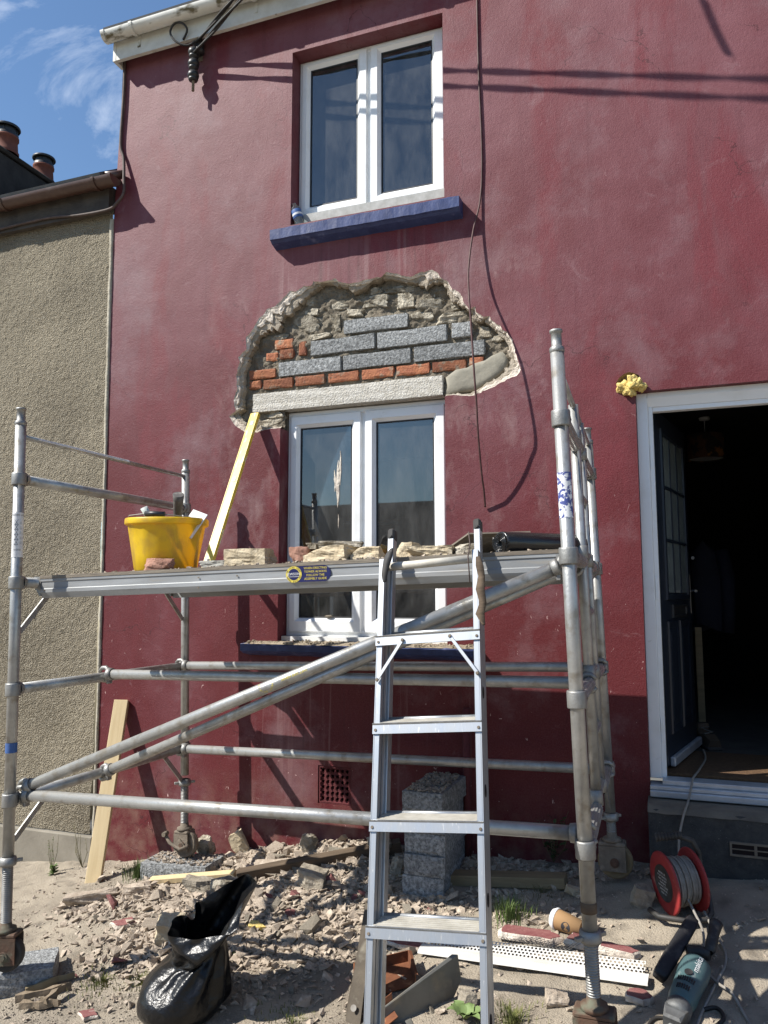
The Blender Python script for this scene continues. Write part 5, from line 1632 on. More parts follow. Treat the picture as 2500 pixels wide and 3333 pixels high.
for s_ in (1.622, 1.308, 0.993, 0.681, 0.369):
    tr = MB()
    # lip plate across the front, top plate with ribs, laid level
    tr.box((-HW - 0.002, -0.0065, s_ - 0.034), (HW + 0.002, -0.0015, s_ - 0.004))
    tr.add([(-HW - 0.002, -0.0065, s_ - 0.004), (HW + 0.002, -0.0065, s_ - 0.004), (HW + 0.002, -0.012, s_ + 0.001), (-HW - 0.002, -0.012, s_ + 0.001), (-HW - 0.002, -0.0015, s_ - 0.004), (HW + 0.002, -0.0015, s_ - 0.004), (HW + 0.002, -0.008, s_ + 0.003), (-HW - 0.002, -0.008, s_ + 0.003)],
           [(0, 1, 2, 3), (7, 6, 5, 4), (3, 2, 6, 7)])
    to = tr.build('tread_lip', 'alu_ladder', lad)
    top = MB()
    a = 0.31
    Mt = Matrix.Translation((0, -0.008, s_)) @ Matrix.Rotation(a, 4, 'X')
    top.box((-HW + 0.0225, 0.0, -0.003), (HW - 0.0225, 0.088, 0.0), Mt)
    for k in range(6):
        y0 = 0.004 + k * 0.0145
        top.box((-HW + 0.0225, y0, 0.0001), (HW - 0.0225, y0 + 0.0085, 0.0026), Mt)
    top.build('tread', 'tread_dusty', to)
    bk_ = MB().tube([Mt @ Vector((-HW + 0.023, 0.094, 0.001)), Mt @ Vector((HW - 0.023, 0.094, 0.001))], 0.008, 10)
    bk_.build('tread_bar', 'alu_ladder', to)
    rvt = MB()
    for sg in (-1, 1):
        rvt.lathe([(0.0055, 0), (0.0045, 0.003)], 10, Matrix.Translation((sg * (HW - 0.009), -0.0066, s_ - 0.021)) @ Matrix.Rotation(PI / 2, 4, 'X'), close=True)
    rvt.build('rivet', 'castor_iron', to)
MB().tube([(-HW + 0.012, 0.03, 1.905), (HW - 0.012, 0.03, 1.905)], 0.016, 14).build('top_rung', 'tread_dusty', lad)
for (xa, za, xb, zb) in ((-0.09, 1.602, -0.183, 1.462), (0.088, 1.605, 0.186, 1.468)):
    a = frame_mtx((xa, -0.010, za), (xb, -0.010, zb), (0, -1, 0))
    L = math.hypot(xb - xa, zb - za)
    so = MB().box((-0.006, -0.0022, -0.006), (0.006, 0.0022, L + 0.006), a, bev=0.001).build('strut', 'alu_ladder', lad)
    r2 = MB()
    for (x, z) in ((xa, za), (xb, zb)):
        r2.lathe([(0.0065, 0), (0.005, 0.004)], 10, Matrix.Translation((x, -0.0122, z)) @ Matrix.Rotation(PI / 2, 4, 'X'), close=True)
    r2.build('rivet', 'castor_iron', so)
# straps tied round the stiles at the platform
def strap(x0, z0, pts, m, lbl):
    mb = MB()
    for (dx, y, z, w) in pts:
        mb.v += [(x0 + dx - w, y, z), (x0 + dx + w, y - 0.004, z), (x0 + dx + w, y + 0.006, z), (x0 + dx - w, y + 0.010, z)]
    for i in range(len(pts) - 1):
        for k in range(4):
            k2 = (k + 1) % 4
            mb.f.append((i * 4 + k, i * 4 + k2, (i + 1) * 4 + k2, (i + 1) * 4 + k)); mb.sm.append(True)
    return mb.build('strap', m, lad, lbl)
strap(-HW + 0.03, 0, [(0.022, -0.01, 1.965, 0.005), (0.016, -0.016, 1.945, 0.013), (0.008, -0.016, 1.92, 0.016), (0.0, -0.012, 1.89, 0.013), (-0.006, -0.008, 1.86, 0.011), (-0.006, -0.005, 1.835, 0.006)], 'rubber', 'black rubber strap on the left stile')
strap(HW - 0.004, 0, [(0.004, 0.0, 1.90, 0.008), (0.012, -0.012, 1.86, 0.014), (0.018, -0.01, 1.82, 0.012), (0.012, -0.012, 1.77, 0.016), (0.02, -0.006, 1.72, 0.012), (0.008, -0.006, 1.68, 0.016), (0.02, -0.004, 1.64, 0.005)], 'timber_dark', 'brown rag tied round the right stile')
MB().tube([(HW - 0.03, -0.006, 1.80), (HW - 0.034, -0.012, 1.90), (HW - 0.026, -0.01, 1.95), (HW - 0.032, -0.006, 2.0)], 0.0025, 6).build('cord', 'cable_brown', lad)

# ------------------------------------------------------------------ cables, insulator
def cable(name, pts, r, m, label, cat='cable', n=7, smooth=6):
    # Catmull-Rom through the points
    P_ = [Vector(p) for p in pts]
    Q = []
    for i in range(len(P_) - 1):
        a, b, c, d = P_[max(i - 1, 0)], P_[i], P_[i + 1], P_[min(i + 2, len(P_) - 1)]
        for k in range(smooth):
            t = k / smooth
            Q.append(0.5 * ((2 * b) + (c - a) * t + (2 * a - 5 * b + 4 * c - d) * t * t + (3 * b - a - 3 * c + d) * t ** 3))
    Q.append(P_[-1])
    return tag(MB().tube(Q, r, n).build(name, m), label, cat)
ins = thing('cable_insulator', 'dark porcelain insulators on a bracket under the gutter holding overhead cables', 'insulator', (-2.922, -0.066, 5.262))
ib = MB()
prof = []
for k in range(3):
    z = -0.02 - k * 0.085
    prof += [(0.014, z + 0.03), (0.034, z + 0.026), (0.040, z + 0.006), (0.036, z - 0.012), (0.026, z - 0.016), (0.034, z - 0.022), (0.03, z - 0.034), (0.014, z - 0.038)]
ib.lathe(prof, 18, close=True)
ib.build('insulator', 'black_metal', ins)
MB().tube([(0.004, 0.0, 0.06), (0.0, 0, -0.30)], 0.010, 8).build('rod', 'castor_iron', ins)
MB().box((-0.012, 0.0, 0.03), (0.012, 0.062, 0.05), bev=0.002).box((-0.03, 0.058, -0.04), (0.03, 0.0655, 0.10), bev=0.002).build('bracket', 'castor_iron', ins)
MB().lathe([(0.012, -0.08), (0.032, -0.075), (0.036, -0.05), (0.024, -0.035), (0.034, -0.02), (0.03, 0.01), (0.014, 0.03)], 16, Matrix.Translation((0.03, 0.02, 0.06)), close=True).build('insulator', 'black_metal', ins)
for i, (p, d, lab) in enumerate((((-2.905, -0.085, 5.225), (2.5, -1.0, 0.64), 'lower of the two twisted overhead cables rising from the insulators'), ((-2.90, -0.075, 5.305), (2.5, -1.0, 0.66), 'upper of the two twisted overhead cables rising from the insulators'))):
    p, d = Vector(p), Vector(d)
    tt = MB()
    for ph in (0, PI):
        pts = []
        for k in range(150):
            t = k * 0.02
            c = p + d * t - Vector((0, 0, 0.03 * math.sin(min(t, 1.5))))
            a = t * 26 + ph
            pts.append(c + Vector((0, math.cos(a), math.sin(a))) * 0.0075)
        tt.tube(pts, 0.0082, 6)
    tag(tt.build('overhead_cable', 'cable_black'), lab, 'cable', 'overhead cables')
cable('cable_loop', [(-2.90, -0.085, 5.31), (-2.96, -0.10, 5.285), (-3.04, -0.12, 5.325), (-3.075, -0.13, 5.395), (-3.03, -0.14, 5.44), (-2.97, -0.135, 5.425), (-2.945, -0.12, 5.38), (-2.99, -0.10, 5.335)], 0.0075, 'cable_black', 'loop of black cable hanging beside the insulators under the gutter')
cable('unseen_shadow_caster', [(-1.058, -0.95, 6.405), (-1.018, -0.95, 6.265), (-0.99, -0.95, 6.175), (-0.952, -0.95, 6.07)], 0.016, 'cable_black', 'unseen piece added above the view to cast a short slanting shadow at top right')  # unseen tube added above the view to throw the slanting wall shadow
cable('wall_cable', [(-0.945, -0.008, 5.62), (-0.943, -0.008, 5.12), (-0.94, -0.008, 4.667), (-0.928, -0.008, 4.132), (-0.941, -0.01, 3.842), (-0.98, -0.04, 3.632), (-1.0, -0.085, 3.39), (-0.983, -0.155, 3.195), (-0.97, -0.18, 3.076), (-0.948, -0.205, 2.747), (-0.943, -0.18, 2.57), (-0.944, -0.145, 2.395), (-0.941, -0.09, 2.196), (-0.938, -0.05, 2.097), (-0.94, -0.012, 2.009)], 0.0058, 'cable_red', 'thin dark cable hanging loose down the red wall right of the windows')
cable('corner_cable', [(-3.555, -0.014, 5.44), (-3.547, -0.014, 5.283), (-3.548, -0.014, 5.062), (-3.558, -0.014, 4.743), (-3.523, -0.018, 4.622), (-3.488, -0.05, 4.44), (-3.478, -0.06, 4.33), (-3.526, -0.07, 4.26), (-3.60, -0.07, 4.225), (-3.86, -0.066, 4.232), (-4.16, -0.066, 4.262), (-4.66, -0.066, 4.252)], 0.011, 'cable_brown', 'brown cable clipped down the left corner of the red house')

# bottle on the upper sill, cactus behind the glass
bo = thing('water_bottle', 'crushed clear plastic bottle with blue label tilted on the upper sill', 'bottle', (-2.125, 0.035, 3.862), (0.1, -0.28, 0))
MB().lathe([(0.028, 0.0), (0.032, 0.006), (0.033, 0.03), (0.030, 0.045), (0.033, 0.06), (0.033, 0.085), (0.031, 0.09)], 18).build('body', 'bottle_plastic', bo)
MB().lathe([(0.0325, 0.09), (0.0335, 0.092), (0.0335, 0.145), (0.032, 0.148)], 18).build('label_band', 'tape_blue', bo)
MB().lathe([(0.032, 0.148), (0.028, 0.165), (0.016, 0.178), (0.013, 0.18), (0.013, 0.195), (0.002, 0.196)], 18).build('neck', 'bottle_plastic', bo)
MB().lathe([(0.0337, 0.108), (0.0338, 0.112), (0.0338, 0.118), (0.0337, 0.122)], 18).build('label_stripe', 'sticker_white', bo)
ca = thing('cactus', 'small round-topped cactus inside the upper window at the right', 'plant', (-1.375, 0.30, 3.986))
cm_ = MB()
vs, fs = [], []
n, m = 32, 12
for i in range(m + 1):
    a = i / m
    r = 0.034 * math.sqrt(max(0.0, 1 - max(0, (a - 0.55) / 0.45) ** 2)) * (0.9 + 0.1 * math.sin(a * 3))
    for k in range(n):
        t = 2 * PI * k / n
        rr_ = r * (1.06 if k % 2 else 0.94) + 0.0005
        vs.append((rr_ * math.cos(t), rr_ * math.sin(t), 0.06 + 0.13 * a))
for i in range(m):
    for k in range(n):
        fs.append((i * n + k, i * n + (k + 1) % n, (i + 1) * n + (k + 1) % n, (i + 1) * n + k))
cm_.add(vs, fs, True)
cm_.build('stem', 'cactus_green', ca)
MB().lathe([(0.028, 0), (0.038, 0.06), (0.041, 0.062), (0.041, 0.075), (0.03, 0.075), (0.03, 0.062), (0.001, 0.062)], 20).build('pot', 'terracotta', ca)
c2 = thing('cactus', 'low brown cactus beside the taller one inside the upper window', 'plant', (-1.29, 0.29, 3.986))
for k in range(5):
    a = k * 1.3
    MB().lathe([(0.005, 0.05), (0.02, 0.06), (0.022, 0.078), (0.012, 0.092), (0.001, 0.094)], 12, Matrix.Translation((0.02 * math.cos(a), 0.02 * math.sin(a), 0))).build('stem', 'boot_tan', c2)
MB().lathe([(0.024, 0), (0.034, 0.05), (0.037, 0.052), (0.037, 0.064), (0.001, 0.06)], 18).build('pot', 'terracotta', c2)
# crockery inside the lower window
bx = thing('food_box', 'pale stack of dishes inside the left pane of the lower window', 'dishes', (-1.87, 0.34, 1.281))
for k, (w, h) in enumerate(((0.075, 0.035), (0.07, 0.03), (0.08, 0.02))):
    z0 = (0, 0.036, 0.067)[k]
    MB().lathe([(w * 0.8, z0), (w, z0 + 0.004), (w, z0 + h - 0.004), (w * 0.95, z0 + h)], 20, close=True).build('dish', ('room_dark', 'cable_grey', 'cable_grey')[k], bx)
dd = thing('round_dish', 'round grey dish standing on edge inside the right pane of the lower window', 'dish', (-1.34, 0.36, 1.281))
MB().lathe([(0.001, 0.008), (0.06, 0.006), (0.085, -0.004), (0.088, 0.0), (0.06, 0.014), (0.001, 0.014)], 28, Matrix.Translation((0, 0, 0.088)) @ Matrix.Rotation(1.35, 4, 'X')).build('plate', 'cable_grey', dd)
# plaster dust and crumbs lying on the lower sill
rs = random.Random(8)
sd = MB()
nx_, ny_ = 240, 14
for j in range(ny_ + 1):
    for i in range(nx_ + 1):
        x, y = -2.432 + 1.44 * i / nx_, -0.119 + 0.165 * j / ny_
        hgt = 0.006 + 0.008 * noise.noise((x * 9, y * 14, 1)) + 0.005 * noise.noise((x * 35, y * 40, 2)) + 0.003 * noise.noise((x * 90, y * 90, 2))
        edge = min(1.0, (j + 0.3) / 2.0) * min(1.0, (i + 0.3) / 5) * min(1.0, (nx_ - i + 0.3) / 5)
        sd.v.append((x, y + 0.004 * noise.noise((x * 30, 7, 1)), 1.2235 + (y + 0.12) * 0.055 + max(-0.002, hgt) * edge))
for j in range(ny_):
    for i in range(nx_):
        a = j * (nx_ + 1) + i
        sd.f.append((a, a + 1, a + nx_ + 2, a + nx_ + 1)); sd.sm.append(False)
for i in range(420):
    x = rs.uniform(-2.43, -0.99)
    y = -0.118 + rs.random() ** 1.3 * 0.16
    k = rs.uniform(0.002, 0.008) * (1.35 if noise.noise((x * 6, 2, 0)) > 0 else 0.8)
    c = Vector((x, y, 1.230 + (y + 0.12) * 0.055 + k * 0.35 + 0.008 * max(0, noise.noise((x * 7, y * 20, 3)))))
    scatter_add(sd, c, k, rs)
tag(sd.build('sill_dust', 'hole_dust'), 'crumbs of plaster lying along the blue lower sill', 'rubble', kind='stuff')

# ------------------------------------------------------------------ inside the hall
mt = MB()
mt.box((-0.05, 0.13, 0.5755), (0.86, 0.80, 0.592), bev=0.004)
tag(mt.build('door_mat', 'coir_mat'), 'brown coir mat on the hall floor just inside the door', 'mat')
lp = thing('pendant_lamp', 'drum lampshade with a swirling pattern hanging in the dark hall', 'lamp', (0.345, 2.38, 2.60))
MB().lathe([(0.138, 0.0), (0.14, 0.002), (0.14, 0.20), (0.138, 0.202)], 32).build('shade', 'lamp_shade_cloth', lp)
MB().lathe([(0.001, 0.012), (0.134, 0.012)], 32).build('diffuser', 'lamp_white', lp)
MB().tube([(0, 0, 0.2), (0, 0, 0.348)], 0.004, 6).build('flex', 'lamp_white', lp)
MB().lathe([(0.045, 0.345), (0.04, 0.325), (0.01, 0.318)], 16, close=True).build('ceiling_rose', 'lamp_white', lp)
jk = thing('jacket', 'dark blue jacket hanging in the hall behind the open door', 'jacket', (0.26, 1.75, 1.28))
jm = MB()
n, m = 24, 14
for i in range(m + 1):
    a = i / m
    for k in range(n):
        t = 2 * PI * k / n
        w = 0.10 + 0.05 * (1 - a) - 0.09 * max(0, a - 0.85) / 0.15
        rr_ = 1 + 0.12 * math.sin(k * 2.6 + a * 5) + 0.06 * math.sin(k * 5.2)
        jm.v.append((w * 0.9 * rr_ * math.cos(t) + 0.04 * (1 - a), 0.05 * rr_ * math.sin(t), 0.62 * a + 0.03 * math.sin(t * 2) * (1 - a)))
for i in range(m):
    for k in range(n):
        jm.f.append((i * n + k, i * n + (k + 1) % n, (i + 1) * n + (k + 1) % n, (i + 1) * n + k)); jm.sm.append(True)
jm.f.append(tuple(range(m * n, m * n + n))); jm.sm.append(False)
jm.build('body', 'jacket_navy', jk)
MB().tube([(0.12, -0.02, 0.55), (0.155, -0.05, 0.35), (0.15, -0.06, 0.1), (0.14, -0.06, -0.03)], 0.04, 12, rads=[0.05, 0.048, 0.042, 0.04]).build('sleeve', 'jacket_navy', jk)
MB().lathe([(0.012, 0), (0.001, 0.001)], 12, Matrix.Translation((-0.07, -0.052, 0.50)) @ Matrix.Rotation(PI / 2, 4, 'X')).build('emblem', 'sticker_white', jk)
tag(MB().box((-0.022, -0.01, 0), (0.022, 0.01, 0.72), bev=0.002).build('hall_batten', 'timber_aged'), 'upright pale timber batten in the hall behind the door edge', 'batten')
bpy.data.objects['hall_batten'].location = (0.195, 1.42, 0.578)
bt_ = thing('work_boot', 'tan work boot holding the hall door open on the mat', 'boot', (0.205, 1.02, 0.577), (0, 0, -1.2))
MB().hull([(-0.10, -0.04, 0.02), (0.10, -0.04, 0.02), (0.10, 0.04, 0.02), (-0.10, 0.04, 0.02), (0.11, -0.03, 0.06), (0.11, 0.03, 0.06), (-0.10, -0.035, 0.07), (-0.10, 0.035, 0.07), (0.03, -0.035, 0.085), (0.03, 0.035, 0.085)]).tube([(-0.06, 0, 0.05), (-0.065, 0, 0.14)], 0.04, 12).build('upper', 'boot_tan', bt_)
MB().box((-0.105, -0.045, 0), (0.115, 0.045, 0.02), bev=0.005).build('sole', 'rubber', bt_)
MB().tube([(0.04, -0.03, 0.09), (0.02, 0.03, 0.095), (-0.01, -0.03, 0.115), (-0.03, 0.03, 0.12)], 0.004, 6).build('lace', 'cable_grey', bt_)

# ------------------------------------------------------------------ on the ground: timber, blocks
def gp(x, y, dz=0.0): return Vector((x, y, ground_z(x, y) + dz))
sa, sb2 = Vector((-3.265, -0.36, -0.205)), Vector((-3.368, -0.025, 0.835))
stud = MB().box((-0.044, -0.022, 0), (0.044, 0.022, (sb2 - sa).length), bev=0.002)
so = stud.build('timber_stud', 'timber_new')
m_ = frame_mtx(sa, sb2, (0, -1, 0))
so.matrix_world = m_ @ Matrix.Rotation(0.42, 4, 'Z')
tag(so, 'new pale timber stud leaning against the wall at the joint of the houses', 'timber')
blk = brick_mesh(0.44, 0.10, 0.215, 5)
bme = blk.mesh('concrete_block', 'block_grey')
def block(loc, rot, label):
    return tag(inst(bme, 'concrete_block', loc, rot), label, 'block', 'loose concrete blocks')
block((-2.735, -0.225, -0.078), (0.0, -0.04, 0.03), 'grey concrete block under the castor at the left end of the wall')
block((-2.83, -1.435, -0.166), (0.0, -0.03, 0.62), 'grey concrete block under the castor at the left edge of the picture')
for k, (dx, dy, rz, lab) in enumerate(((0, 0, 0.0, 'lowest block of the stack standing by the air brick'), (0.004, 0.0, 0.02, 'second block from the bottom of the stack by the air brick'), (0.012, 0.012, -0.02, 'third block from the bottom of the stack by the air brick'), (0.0, 0.006, 0.03, 'fourth block of the stack behind the ladder treads'), (0.006, 0.0, -0.03, 'topmost dusty block of the stack by the air brick'))):
    block((-1.18 + dx, -0.255 + dy, 0.085 + k * 0.1005), (0.0, 0.0, PI / 2 + rz), lab)
rs2 = random.Random(3)
td = MB()
for i in range(300):
    x, y = rs2.uniform(-1.27, -1.09), rs2.uniform(-0.46, -0.05)
    k = rs2.uniform(0.004, 0.016)
    c = Vector((x, y, 0.540 + k * 0.3))
    scatter_add(td, c, k, rs2)
for i in range(260):
    x, y = rs2.uniform(-2.93, -2.54), rs2.uniform(-0.31, -0.12)
    k = rs2.uniform(0.004, 0.017)
    c = Vector((x, y, -0.027 + 0.04 * (x + 2.735) + k * 0.3))
    scatter_add(td, c, k, rs2)
tag(td.build('block_dust', 'rubble'), 'crumbs of mortar lying on top of the concrete blocks', 'rubble', kind='stuff')
def beam_between(name, a, b, w, h, m, label, cat, roll=0.0, bev=0.003):
    a, b = Vector(a), Vector(b)
    o = MB().box((-w / 2, -h / 2, 0), (w / 2, h / 2, (b - a).length), bev=bev).build(name, m)
    o.matrix_world = frame_mtx(a, b) @ Matrix.Rotation(roll, 4, 'Z')
    return tag(o, label, cat)
def hbeam(name, a, b, w, h, m, label, cat, roll=0.0):
    """length along local X so that grain runs with it"""
    a, b = Vector(a), Vector(b)
    L = (b - a).length
    o = MB().box((0, -w / 2, -h / 2), (L, w / 2, h / 2), bev=0.003).build(name, m)
    x = (b - a).normalized()
    y = Vector((0, 0, 1)).cross(x).normalized()
    z = x.cross(y)
    M_ = Matrix((x, y, z)).transposed().to_4x4()
    M_.translation = a
    o.matrix_world = M_ @ Matrix.Rotation(roll, 4, 'X')
    return tag(o, label, cat)
hbeam('timber_plank', (-1.42, -0.295, 0.055), (-0.507, -0.30, 0.14), 0.10, 0.05, 'timber_aged', 'old timber plank on the ground under the block stack and ladder', 'plank')
hbeam('timber_batten', gp(-2.22, -0.474, 0.05), gp(-1.416, -0.112, 0.055), 0.05, 0.06, 'timber_dark', 'dark wet timber batten lying across the rubble', 'batten', 0.2)
hbeam('timber_offcut', gp(-2.745, -0.514, 0.03), gp(-2.279, -0.395, 0.035), 0.05, 0.03, 'timber_new', 'pale timber offcut half buried in rubble behind the bin bag', 'timber', 0.1)

